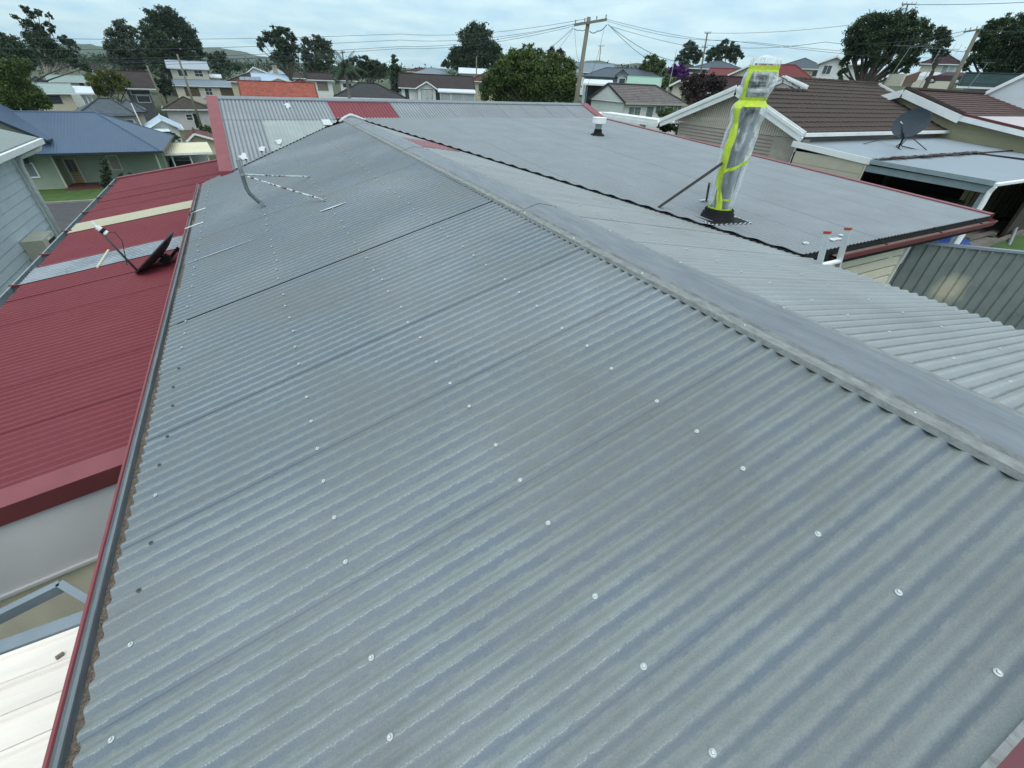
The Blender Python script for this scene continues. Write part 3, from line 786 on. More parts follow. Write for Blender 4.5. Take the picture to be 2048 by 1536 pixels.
for i, (x, y) in enumerate(((-1.35, 1.66), (-1.6, 1.30), (-1.75, 1.02), (-1.3, .9))):
    m = MB(); m.obox((x, y, z0 + .006), (.012, .006, 0), (-.004, .008, 0), (0, 0, .004)); m.build("dead_leaf", M_DEB, pat)
br = empty("steel_angle_bracket", (-1.5, 2.0, -2.3), "dark blue-grey steel angle frame above the white patio roof edge", "bracket")
m = MB()
a = onZ(0, 1224, -2.3); b_ = onZ(118, 1166, -2.3); c_ = onZ(178, 1202, -2.3)
a = b_ + (a - b_) * 2.5
m.beam(a, b_, .04, .006); m.beam(a + Vector((0, -.018, -.03)), b_ + Vector((0, -.018, -.03)), .005, .06)
m.build("rail", M_BG, br)
m = MB(); m.beam(b_, c_, .035, .006); m.beam(b_ + Vector((.018, 0, -.02)), c_ + Vector((.018, 0, -.02)), .005, .04); m.build("arm", M_BG, br)

# ------------------------------------------------------------------ things standing on the near roofs
# bent antenna mast with two rusty stays
am = empty("antenna_mast", (-.09, 6.67, -1.52), "bent steel antenna mast stub with two rust-flecked stays on the nearest roof", "mast")
m = MB()
m.tube([(-.085, 6.67, -1.505), (-.13, 6.67, -1.44), (-.19, 6.67, -1.355), (-.208, 6.67, -1.29), (-.21, 6.67, -1.2), (-.21, 6.67, -.965)], .024, 12)
M_MAST = pm("dull_galvanised_pipe", (0.16, 0.19, 0.20), (0.11, 0.13, 0.14), scale=10, rough=.5, metal=.2)
m.build("pipe", M_MAST, am, smooth=True)
M_STAY = pm("flaking_white_stay", (0.55, 0.62, 0.64), (0.10, 0.045, 0.03), scale=16, rough=.7, lo=.50, hi=.56, detail=4)
for (x, y) in ((.604, 7.447), (.60, 5.958)):
    m = MB(); e = rp(x, y) + Vector((0, 0, .012)); s_ = Vector((-.205, 6.67 + (.02 if y > 6.67 else -.02), -1.135))
    m.tube([s_, s_ + (e - s_) * .5 + Vector((0, 0, -.004)), e - (e - s_).normalized() * .04], .0095, 8); m.obox(e - (e - s_).normalized() * .03, (e - s_).normalized() * .05, (.0, .013, 0), (0, 0, .003)); m.build("stay", M_STAY, am, smooth=False)
m = MB(); m.obox((-.085, 6.67, -1.513), Vector(V1) * .04, (0, .03, 0), Vector(N1) * .004); m.obox((-.09, 6.645, -1.49), (.015, 0, .02), (0, .003, 0), (-.02, 0, .02)); m.obox((-.09, 6.695, -1.49), (.015, 0, .02), (0, .003, 0), (-.02, 0, .02)); m.build("foot_bracket", M_STEEL, am)
m = MB(); m.tube([(-.21, 6.63, -1.135), (-.21, 6.71, -1.135)], .009, 6); m.lathe((-.21, 6.67, -1.15), [(.027, 0), (.029, .005), (.029, .025), (.027, .03)], 12); m.build("stay_clamp", M_STEEL, am)

# dark satellite dish on the red lean-to
def dish(name, label, c, nrm, upd, ru, rv, feed_len, mat, base, arm_r=.012, legs=None, depth=.07):
    e = empty(name, base, label, "satellite dish")
    c = Vector(c); n = Vector(nrm).normalized(); u = Vector(upd); u = (u - n * u.dot(n)).normalized(); s_ = n.cross(u)
    m = MB(); nn = 32; rings = []
    for k_, rr in enumerate((0, .25, .5, .75, 1.0)):
        ring = [c + (u * math.cos(2 * math.pi * j / nn) * ru + s_ * math.sin(2 * math.pi * j / nn) * rv) * rr + n * (depth * (rr * rr - 1)) for j in range(nn)]
        rings.append(ring)
    for a in range(4):
        for j in range(nn):
            m.quad(rings[a][j], rings[a][(j + 1) % nn], rings[a + 1][(j + 1) % nn], rings[a + 1][j])
            off = n * -.012
            m.quad(rings[a][j] + off, rings[a + 1][j] + off, rings[a + 1][(j + 1) % nn] + off, rings[a][(j + 1) % nn] + off)
    for j in range(nn): m.quad(rings[4][j], rings[4][(j + 1) % nn], rings[4][(j + 1) % nn] - n * .012, rings[4][j] - n * .012)
    m.build("reflector", mat, e, smooth=False)
    bot = c - u * ru * .92; fp = c - u * ru * .35 + n * feed_len
    m = MB(); m.tube([bot - n * .03, bot + (fp - bot) * .5, fp], [arm_r * 1.2, arm_r, arm_r], 8); m.build("feed_arm", mat, e, smooth=True)
    m = MB(); m.tube([fp - n * .10 + u * .0, fp - n * .0], [.030, .030], 12); m.tube([fp, fp + (fp - bot).normalized() * .07], [.014, .014], 8)
    lnb = m.build("receiver", M_WHITE, e, smooth=False)
    m = MB(); m.lathe(fp - n * .075, [(.031, 0), (.034, .004), (.034, .03), (.031, .034)], 12, axis=n); m.build("collar", M_BLACK, lnb)
    return e, c, n, u, s_, bot, fp
M_DISH = pm("dark_grey_dish", (0.045, 0.055, 0.065), (0.032, 0.040, 0.048), scale=6, rough=.4)
dz_, c, n, u, s_, bot, fp = dish("satellite_dish", "dark satellite dish on the red lean-to roof beside the west gutter, seen edge-on", (-1.40, 6.60, -1.93), (-.62, .10, .76), (.78, .14, .61), .34, .30, .52, M_DISH, (-1.2, 6.65, -2.09))
m = MB(); m.tube([(-1.17, 6.72, -2.08), (-1.17, 6.72, -1.95), c - n * .16, c - n * .08], .02, 8); m.tube([(-1.17, 6.72, -1.97), (-1.06, 6.6, -1.99)], .015, 8); m.build("mount", M_BLACK, dz_, smooth=True)
m = MB(); m.obox(c - n * .13, s_ * .05, u * .06, n * .04); m.tube([c - n * .1 + s_ * .05, c - n * .16 - s_ * .07], .012, 8); m.tube([c - n * .14 + u * .06, c - n * .05 + u * .02], .01, 6); m.build("back_bracket", M_BLACK, dz_)
m = MB(); m.tube([fp - n * .08, fp + u * .06 - n * .14, fp + u * .02 - n * .24, bot + n * .1], .005, 5); m.build("cable", M_CABLE, dz_)
m = MB(); m.tube([(-1.10, 6.62, -2.0), (-1.09, 6.95, -1.98), (-1.05, 7.35, -1.86), (-1.03, 7.6, -1.75), (-.95, 7.65, -1.72)], .008, 6); m.build("lead_in_cable", M_CABLE, dz_)

# plastic-wrapped flue
FX, FY = 4.945, 3.69; FZ = z_sk(3.69) + .04
fl = empty("wrapped_flue", (FX, FY, FZ), "tall flue pipe wrapped in clear plastic with yellow-green tape on the skillion", "flue")
M_FLUE = pm("dull_flue_metal", (0.17, 0.20, 0.215), (0.12, 0.14, 0.155), scale=5, rough=.4, metal=.3)
m = MB(); m.lathe((FX, FY, FZ), [(.10, .05), (.10, 1.16), (.085, 1.17), (.085, 1.22)], 24); m.build("pipe", M_FLUE, fl, smooth=True)
m = MB(); m.lathe((FX, FY, FZ + 1.22), [(.085, 0), (.13, .02), (.13, .10), (.115, .11), (.115, .14), (.13, .15), (.13, .22), (.08, .27), (.0, .28)], 24)
M_COWL = pm("banded_dark_cowl", (0.05, 0.055, 0.06), (0.42, 0.45, 0.46), scale=9, rough=.4, metal=.3, stretch=(.2, .2, 2), lo=.45, hi=.55)
m.build("cowl", M_COWL, fl, smooth=True)
def wrad(h, th):
    prof = [(0, .235), (.05, .235), (.15, .24), (.28, .255), (.45, .27), (.62, .275), (.78, .285), (.92, .285), (1.02, .26), (1.10, .30), (1.17, .315), (1.22, .25), (1.245, .205), (1.28, .225), (1.36, .27), (1.44, .285), (1.50, .27), (1.54, .245), (1.60, .255), (1.66, .25)]
    for a, b_ in zip(prof[:-1], prof[1:]):
        if a[0] <= h <= b_[0]:
            r = a[1] + (b_[1] - a[1]) * (h - a[0]) / (b_[0] - a[0]); break
    else: r = .25
    p = Vector((math.cos(th) * 2.2, math.sin(th) * 2.2, h * 3.5))
    fold = noise.noise(p) * .022 + noise.noise(p * 2.7 + Vector((0, 0, 5))) * .014 + .010 * math.sin(th * 9 + h * 5 + 3 * noise.noise(p))
    return (r + fold * min(1, h * 4 + .25)) * 0.59
def wpt(h, th, off=0.0):
    r = wrad(h, th) + off
    lean_ = -.03 * math.sin(h * 2.2)
    return (FX + lean_ + r * math.cos(th), FY + r * math.sin(th), FZ + .06 + h * .93)
m = MB(); NH, NT = 64, 72; HT = 1.64
k0 = len(m.v)
for i in range(NH + 1):
    for j in range(NT): m.v.append(wpt(HT * i / NH, 2 * math.pi * j / NT))
for i in range(NH):
    for j in range(NT):
        m.f.append((i * NT + j, i * NT + (j + 1) % NT, (i + 1) * NT + (j + 1) % NT, (i + 1) * NT + j)); m.uv.append(None); m.mi.append(0)
topc = len(m.v); m.v.append((FX, FY, FZ + .06 + HT * .93 + .03))
for j in range(NT): m.f.append((NH * NT + j, NH * NT + (j + 1) % NT, topc)); m.uv.append(None); m.mi.append(0)
mw, t, b = newmat("clear_plastic_wrap")
ob = t.nodes.new("ShaderNodeTexCoord").outputs['Object']
mp_ = t.nodes.new('ShaderNodeMapping'); mp_.inputs['Scale'].default_value = (1, 1, .35); t.links.new(ob, mp_.inputs[0])
nn_ = nd(t, "ShaderNodeTexNoise", Scale=6.0, Detail=6, Roughness=0.6, Distortion=2.2); t.links.new(mp_.outputs[0], nn_.inputs['Vector'])
b.inputs['Base Color'].default_value = (0.86, 0.93, 0.95, 1); b.inputs['Roughness'].default_value = 0.2
lw = t.nodes.new("ShaderNodeLayerWeight"); lw.inputs[0].default_value = 0.45
al = mth(t, 'ADD', mth(t, 'MULTIPLY', lw.outputs['Facing'], 0.75), mth(t, 'MULTIPLY', ramp(t, nn_.outputs[0], 0.52, 0.72), 0.5))
al = mth(t, 'MINIMUM', mth(t, 'ADD', al, 0.02), 0.95)
t.links.new(al, b.inputs['Alpha'])
bp = t.nodes.new("ShaderNodeBump"); bp.inputs['Strength'].default_value = .7; bp.inputs['Distance'].default_value = .03
t.links.new(nn_.outputs[0], bp.inputs['Height']); t.links.new(bp.outputs[0], b.inputs['Normal'])
m.build("plastic_wrap", mw, fl, smooth=True)
M_TAPE = pm("yellow_green_tape", (0.55, 0.68, 0.03), (0.38, 0.52, 0.06), scale=9, rough=.35, bump=.4)
def band(h0, h1, tA=0, tB=2 * math.pi, slope=0.0, n=60, off=.006):
    m = MB()
    for j in range(n):
        a = tA + (tB - tA) * j / n; b_ = tA + (tB - tA) * (j + 1) / n
        ha = slope * (a - tA); hb = slope * (b_ - tA)
        w1 = .008 * noise.noise(Vector((a * 3, h0 * 9, 0))); w2 = .008 * noise.noise(Vector((b_ * 3, h0 * 9, 0)))
        for q in range(3):
            p0 = h0 + (h1 - h0) * q / 3; p1 = h0 + (h1 - h0) * (q + 1) / 3
            m.quad(wpt(p0 + ha + w1, a, off), wpt(p0 + hb + w2, b_, off), wpt(p1 + hb + w2, b_, off), wpt(p1 + ha + w1, a, off))
    return m
band(.0, .07).build("tape_band", M_TAPE, fl, smooth=True)
band(1.19, 1.28).build("tape_band", M_TAPE, fl, smooth=True)
band(1.52, 1.575).build("tape_band", M_TAPE, fl, smooth=True)
band(.50, .54, math.radians(200), math.radians(310), slope=.08).build("tape_band", M_TAPE, fl, smooth=True)
band(.17, .195, math.radians(212), math.radians(262), slope=.0, n=14).build("tape_band", M_TAPE, fl, smooth=True)
# long strip up the near side, doubled low down
def strip(hA, hB, thA, thB, wd, n=50, off=.009):
    m = MB()
    for i in range(n):
        h0 = hA + (hB - hA) * i / n; h1 = hA + (hB - hA) * (i + 1) / n
        t0 = thA + (thB - thA) * i / n + .14 * noise.noise(Vector((h0 * 4, 0, 0))); t1 = thA + (thB - thA) * (i + 1) / n + .14 * noise.noise(Vector((h1 * 4, 0, 0)))
        w0 = wd * (1 + .4 * noise.noise(Vector((h0 * 5, 3, 0)))); w1 = wd * (1 + .4 * noise.noise(Vector((h1 * 5, 3, 0))))
        for q in range(3):
            a0 = t0 - w0 + 2 * w0 * q / 3; a1 = t0 - w0 + 2 * w0 * (q + 1) / 3; c0 = t1 - w1 + 2 * w1 * q / 3; c1 = t1 - w1 + 2 * w1 * (q + 1) / 3
            m.quad(wpt(h0, a0, off), wpt(h0, a1, off), wpt(h1, c1, off), wpt(h1, c0, off))
    return m
strip(.02, .50, math.radians(212), math.radians(184), .24).build("tape_strip", M_TAPE, fl, smooth=True)
strip(.42, 1.24, math.radians(188), math.radians(178), .26).build("tape_strip", M_TAPE, fl, smooth=True)
strip(1.2, 1.54, math.radians(168), math.radians(176), .16).build("tape_strip", M_TAPE, fl, smooth=True)
m = MB(); m.lathe((FX, FY, FZ - .02), [(.215, 0), (.20, .02), (.20, .035), (.185, .04), (.19, .07), (.17, .085), (.175, .11), (.155, .13)], 32); m.build("rubber_boot", M_BLACK, fl, smooth=True)
m = MB(); q = .29
for i in range(28):
    for s4 in range(4):
        a = -q + 2 * q * i / 28; b_ = -q + 2 * q * (i + 1) / 28
        za = FZ - .012 + .008 * math.sin(i * 1.9); zb = FZ - .012 + .008 * math.sin((i + 1) * 1.9)
        P4 = [((a, -q), (b_, -q), (b_, -q + .03), (a, -q + .03)), ((q, a), (q, b_), (q - .03, b_), (q - .03, a)), ((a, q), (b_, q), (b_, q - .03), (a, q - .03)), ((-q, a), (-q, b_), (-q + .03, b_), (-q + .03, a))][s4]
        m.add([(FX + p[0] * .98 + p[1] * .2, FY - p[0] * .2 + p[1] * .98, z) for p, z in zip(P4, (za, zb, zb, za))], [(0, 1, 2, 3)])
m.build("flashing_edge", M_ALU, fl)
m = MB(); m.add([(FX + p[0] * .98 + p[1] * .2, FY - p[0] * .2 + p[1] * .98, FZ - .006) for p in ((-.27, -.27), (.27, -.27), (.27, .27), (-.27, .27))], [(0, 1, 2, 3)]); m.build("flashing_base", M_BLACK, fl)
M_BRACE = pm("brown_steel_brace", (0.045, 0.042, 0.042), (0.07, 0.06, 0.055), scale=9, rough=.55)
m = MB(); m.beam((4.46, 4.24, -1.33), (4.71, 3.66, -.725), .03, .03); m.build("brace", M_BRACE, fl)
m = MB(); e = onP(1413, 400, NK, Vector(NK).dot(Vector((0, Y_SK, Z_SK + .05)))); m.beam(e, (4.80, 3.83, -.98), .025, .025); m.build("brace", M_BRACE, fl)
m = MB(); m.obox(e + Vector((-.05, 0, .004)), (.08, 0, 0), (0, .02, 0), (0, 0, .003)); m.build("brace_foot", M_ALU, fl)

# small white-capped vent
vz = z_sk(9.3) + .04
ve = empty("roof_vent", (7.27, 9.3, vz), "short vent pipe with white cap and black boot on the skillion", "vent")
m = MB(); m.lathe((7.27, 9.3, vz), [(.065, .1), (.08, .18), (.083, .30), (.083, .34)], 20)
M_VP = pm("greenish_vent_pipe", (0.30, 0.37, 0.36), (0.24, 0.30, 0.30), rough=.4, metal=.2); m.build("pipe", M_VP, ve, smooth=True)
m = MB(); m.lathe((7.27, 9.3, vz), [(.07, .225), (.155, .225), (.16, .235), (.16, .33), (.165, .335), (.165, .345), (.15, .35), (.0, .36)], 24); 
m.v = [(x_, y_, z_ + .005) for x_, y_, z_ in m.v]; m.build("cap", M_WHITE, ve)
m = MB(); m.lathe((7.27, 9.3, vz), [(.165, -.005), (.155, .012), (.12, .03), (.095, .05), (.09, .11), (.07, .125)], 20); m.build("rubber_boot", M_BLACK, ve, smooth=False)

# extension ladder against the skillion gutter
la = empty("ladder", (5.1, 1.6, -4.7), "aluminium ladder with red stile caps leaning on the skillion gutter", "ladder")
lf = Vector((0, .20, 1)).normalized()
def lp(x, s_): return Vector((x, 2.235, -1.43)) + lf * s_
xs2 = (4.80, 5.13)
xl_, xr_ = 4.79, 5.15
for x in (xl_, xr_):
    m = MB()
    m.obox(lp(x, -1.4), (.0125, 0, 0), lf * 1.69, lf.cross(Vector((1, 0, 0))) * .026)
    st = m.build("stile", M_ALU, la)
    m = MB(); m.obox(lp(x, .30), (.016, 0, 0), lf * .012, lf.cross(Vector((1, 0, 0))) * .030); m.build("end_cap", pm("red_plastic", (.42, .05, .03), rough=.4), st)
for k_ in range(11):
    m = MB(); a = lp(xl_, -.02 - k_ * .28); b_ = lp(xr_, -.02 - k_ * .28); m.beam(a, b_, .05, .022); m.build("rung", M_WHITE if k_ == 0 else M_ALU, la)

# ------------------------------------------------------------------ green-grey metal fence to the east
fe = empty("metal_fence", (9.3, 1.7, -4.6), "green-grey ribbed metal fence with a pale patch starting at the cream wall corner", "fence")
FA = Vector((8.24, 2.75, -1.72)); FB = onZ(2048, 505, -1.75); fd = Vector((FB.x - FA.x, FB.y - FA.y, 0)).normalized(); fn = Vector((-fd.y, fd.x, 0)) * -1
if fn.y > 0: fn = -fn
mf, t, b = newmat("green_grey_fence")
ob = t.nodes.new("ShaderNodeTexCoord").outputs['Object']
nf = nd(t, "ShaderNodeTexNoise", Scale=3.0, Detail=8, Roughness=0.7); t.links.new(ob, nf.inputs['Vector'])
c = mixc(t, ramp(t, nf.outputs[0], .35, .7), (0.185, 0.215, 0.215), (0.13, 0.155, 0.155))
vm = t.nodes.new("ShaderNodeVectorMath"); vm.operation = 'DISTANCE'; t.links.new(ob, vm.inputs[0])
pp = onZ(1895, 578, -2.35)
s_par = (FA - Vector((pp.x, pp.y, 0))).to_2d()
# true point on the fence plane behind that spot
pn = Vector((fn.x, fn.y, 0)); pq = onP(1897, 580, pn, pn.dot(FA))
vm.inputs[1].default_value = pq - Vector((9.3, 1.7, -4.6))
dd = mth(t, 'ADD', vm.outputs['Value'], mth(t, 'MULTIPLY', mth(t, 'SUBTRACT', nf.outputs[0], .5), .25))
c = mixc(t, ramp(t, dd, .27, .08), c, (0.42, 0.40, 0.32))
t.links.new(c, b.inputs['Base Color']); b.inputs['Roughness'].default_value = .45
RP = .16
for i in range(26):
    m = MB(); s0 = i * RP
    prof = [(0, 0), (.020, .0), (.032, .022), (.056, .022), (.068, 0), (RP, 0)]
    for q in range(len(prof) - 1):
        a = FA + fd * (s0 + prof[q][0]) + fn * prof[q][1]; b_ = FA + fd * (s0 + prof[q + 1][0]) + fn * prof[q + 1][1]
        zt_ = -1.76
        m.quad((a.x, a.y, -4.7), (b_.x, b_.y, -4.7), (b_.x, b_.y, zt_), (a.x, a.y, zt_))
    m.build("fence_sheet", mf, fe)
m = MB(); a = Vector((FA.x, FA.y, -1.75)); b_ = a + fd * (26 * RP); m.beam(a, b_, .06, .035); m.build("top_rail", M_BG, fe)

# ------------------------------------------------------------------ generic builders for the neighbourhood
M_TILES = {}
def tilemat(name, c1, c2, rough=.8):
    if name in M_TILES: return M_TILES[name]
    m, t, b = newmat(name)
    ob = t.nodes.new("ShaderNodeTexCoord").outputs['Object']
    uv = t.nodes.new("ShaderNodeUVMap").outputs[0]
    br_ = t.nodes.new("ShaderNodeTexBrick")
    for k_, v in (('Scale', 1.0), ('Mortar Size', .012), ('Brick Width', .33), ('Row Height', .34), ('Bias', 0.0)): br_.inputs[k_].default_value = v
    br_.inputs['Color1'].default_value = (*c1, 1); br_.inputs['Color2'].default_value = (*c2, 1); br_.inputs['Mortar'].default_value = (*[x * .45 for x in c2], 1)
    t.links.new(uv, br_.inputs['Vector'])
    n_ = nd(t, "ShaderNodeTexNoise", Scale=.9, Detail=9, Roughness=.75); t.links.new(ob, n_.inputs['Vector'])
    mm = t.nodes.new("ShaderNodeVectorMath"); mm.operation = 'SCALE'; t.links.new(br_.outputs[0], mm.inputs[0])
    t.links.new(mth(t, 'MULTIPLY_ADD', n_.outputs[0], .9, .55), mm.inputs['Scale'])
    t.links.new(mm.outputs[0], b.inputs['Base Color']); b.inputs['Roughness'].default_value = rough
    b.inputs['Specular IOR Level'].default_value = .3
    M_TILES[name] = m; return m
def metalmat(name, c1, c2=None, rough=.6, rib=.19):
    if name in M_TILES: return M_TILES[name]
    m, t, b = newmat(name); c2 = c2 or tuple(x * .8 for x in c1)
    ob = t.nodes.new("ShaderNodeTexCoord").outputs['Object']
    uv = t.nodes.new("ShaderNodeUVMap").outputs[0]
    sx = t.nodes.new("ShaderNodeSeparateXYZ"); t.links.new(uv, sx.inputs[0])
    n_ = nd(t, "ShaderNodeTexNoise", Scale=.7, Detail=8, Roughness=.7); t.links.new(ob, n_.inputs['Vector'])
    wv = mth(t, 'SINE', mth(t, 'MULTIPLY', sx.outputs[0], 2 * math.pi / rib))
    t.links.new(mixc(t, ramp(t, n_.outputs[0], .3, .7), c1, c2), b.inputs['Base Color'])
    bp_ = t.nodes.new("ShaderNodeBump"); bp_.inputs['Strength'].default_value = .5; bp_.inputs['Distance'].default_value = .02
    t.links.new(wv, bp_.inputs['Height']); t.links.new(bp_.outputs[0], b.inputs['Normal'])
    b.inputs['Roughness'].default_value = rough
    b.inputs['Specular IOR Level'].default_value = .15
    M_TILES[name] = m; return m
def boardmat(name, c1, c2=None, gauge=.18):
    """horizontal boards too far off to tell apart one by one"""
    if name in M_TILES: return M_TILES[name]
    m, t, b = newmat(name); c2 = c2 or tuple(x * .9 for x in c1)
    ob = t.nodes.new("ShaderNodeTexCoord").outputs['Object']
    sx = t.nodes.new("ShaderNodeSeparateXYZ"); t.links.new(ob, sx.inputs[0])
    fr_ = mth(t, 'FRACT', mth(t, 'DIVIDE', sx.outputs[2], gauge))
    n_ = nd(t, "ShaderNodeTexNoise", Scale=.8, Detail=8, Roughness=.7); t.links.new(ob, n_.inputs['Vector'])
    t.links.new(mixc(t, ramp(t, n_.outputs[0], .35, .7), c1, c2), b.inputs['Base Color'])
    bp_ = t.nodes.new("ShaderNodeBump"); bp_.inputs['Strength'].default_value = .6; bp_.inputs['Distance'].default_value = .03
    t.links.new(mth(t, 'SUBTRACT', 1, fr_), bp_.inputs['Height']); t.links.new(bp_.outputs[0], b.inputs['Normal'])
    b.inputs['Roughness'].default_value = .6
    M_TILES[name] = m; return m

def slope(mb, e0, e1, t1, t0, tile=True, gauge=.34, th=.03):
    """roof face: eave e0->e1, top t0->t1 (t0 above e0). tiles: stepped courses; metal: one sheet with thickness"""
    e0, e1, t1, t0 = map(Vector, (e0, e1, t1, t0))
    n = (e1 - e0).cross(t0 - e0)
    if n.length < 1e-6: n = (e1 - e0).cross(t1 - e0)
    n.normalize()
    if n.z < 0: n = -n
    L = ((t0 + t1) / 2 - (e0 + e1) / 2).length
    ud = (e1 - e0).normalized()
    vd = n.cross(ud); vd = vd if vd.z > 0 else -vd
    def UV(p): return ((p - e0).dot(ud), (p - e0).dot(vd))
    nc = max(1, int(round(L / gauge))) if tile else 1
    for i in range(nc):
        a0 = e0 + (t0 - e0) * (i / nc); a1 = e1 + (t1 - e1) * (i / nc)
        b0 = e0 + (t0 - e0) * ((i + 1) / nc); b1 = e1 + (t1 - e1) * ((i + 1) / nc)
        up = n * th
        mb.add([a0 + up, a1 + up, b1, b0], [(0, 1, 2, 3)], [[UV(a0), UV(a1), UV(b1), UV(b0)]])
        mb.add([a0, a1, a1 + up, a0 + up], [(0, 1, 2, 3)], [[UV(a0), UV(a1), UV(a1), UV(a0)]])

def windowp(parent, p00, p10, p11, p01, out, fw=.07, fm=None, pm_=None, bars=(0, 0), name="window"):
    """window in the wall: frame proud of the wall with the pane set back inside it"""
    p00, p10, p11, p01 = map(Vector, (p00, p10, p11, p01)); out = Vector(out).normalized()
    u = (p10 - p00); v = (p01 - p00); W = u.length; H = v.length; u.normalize(); v.normalize()
    c = (p00 + p11) / 2 + out * .025
    m = MB()
    m.obox(c - v * (H / 2 + fw / 2), u * (W / 2 + fw), v * fw / 2, out * .035); m.obox(c + v * (H / 2 + fw / 2), u * (W / 2 + fw), v * fw / 2, out * .035)
    m.obox(c - u * (W / 2 + fw / 2), u * fw / 2, v * H / 2, out * .035); m.obox(c + u * (W / 2 + fw / 2), u * fw / 2, v * H / 2, out * .035)
    for i in range(bars[0]): m.obox(c + u * (W * ((i + 1) / (bars[0] + 1) - .5)), u * fw * .3, v * H / 2, out * .025)
    for i in range(bars[1]): m.obox(c + v * (H * ((i + 1) / (bars[1] + 1) - .5)), u * W / 2, v * fw * .3, out * .022)
    f = m.build(name, fm or M_WHITE, parent)
    m = MB(); m.obox(c - out * .015, u * W / 2, v * H / 2, out * .012)
    m.build("pane", pm_ or M_GLASS, f)
    return f

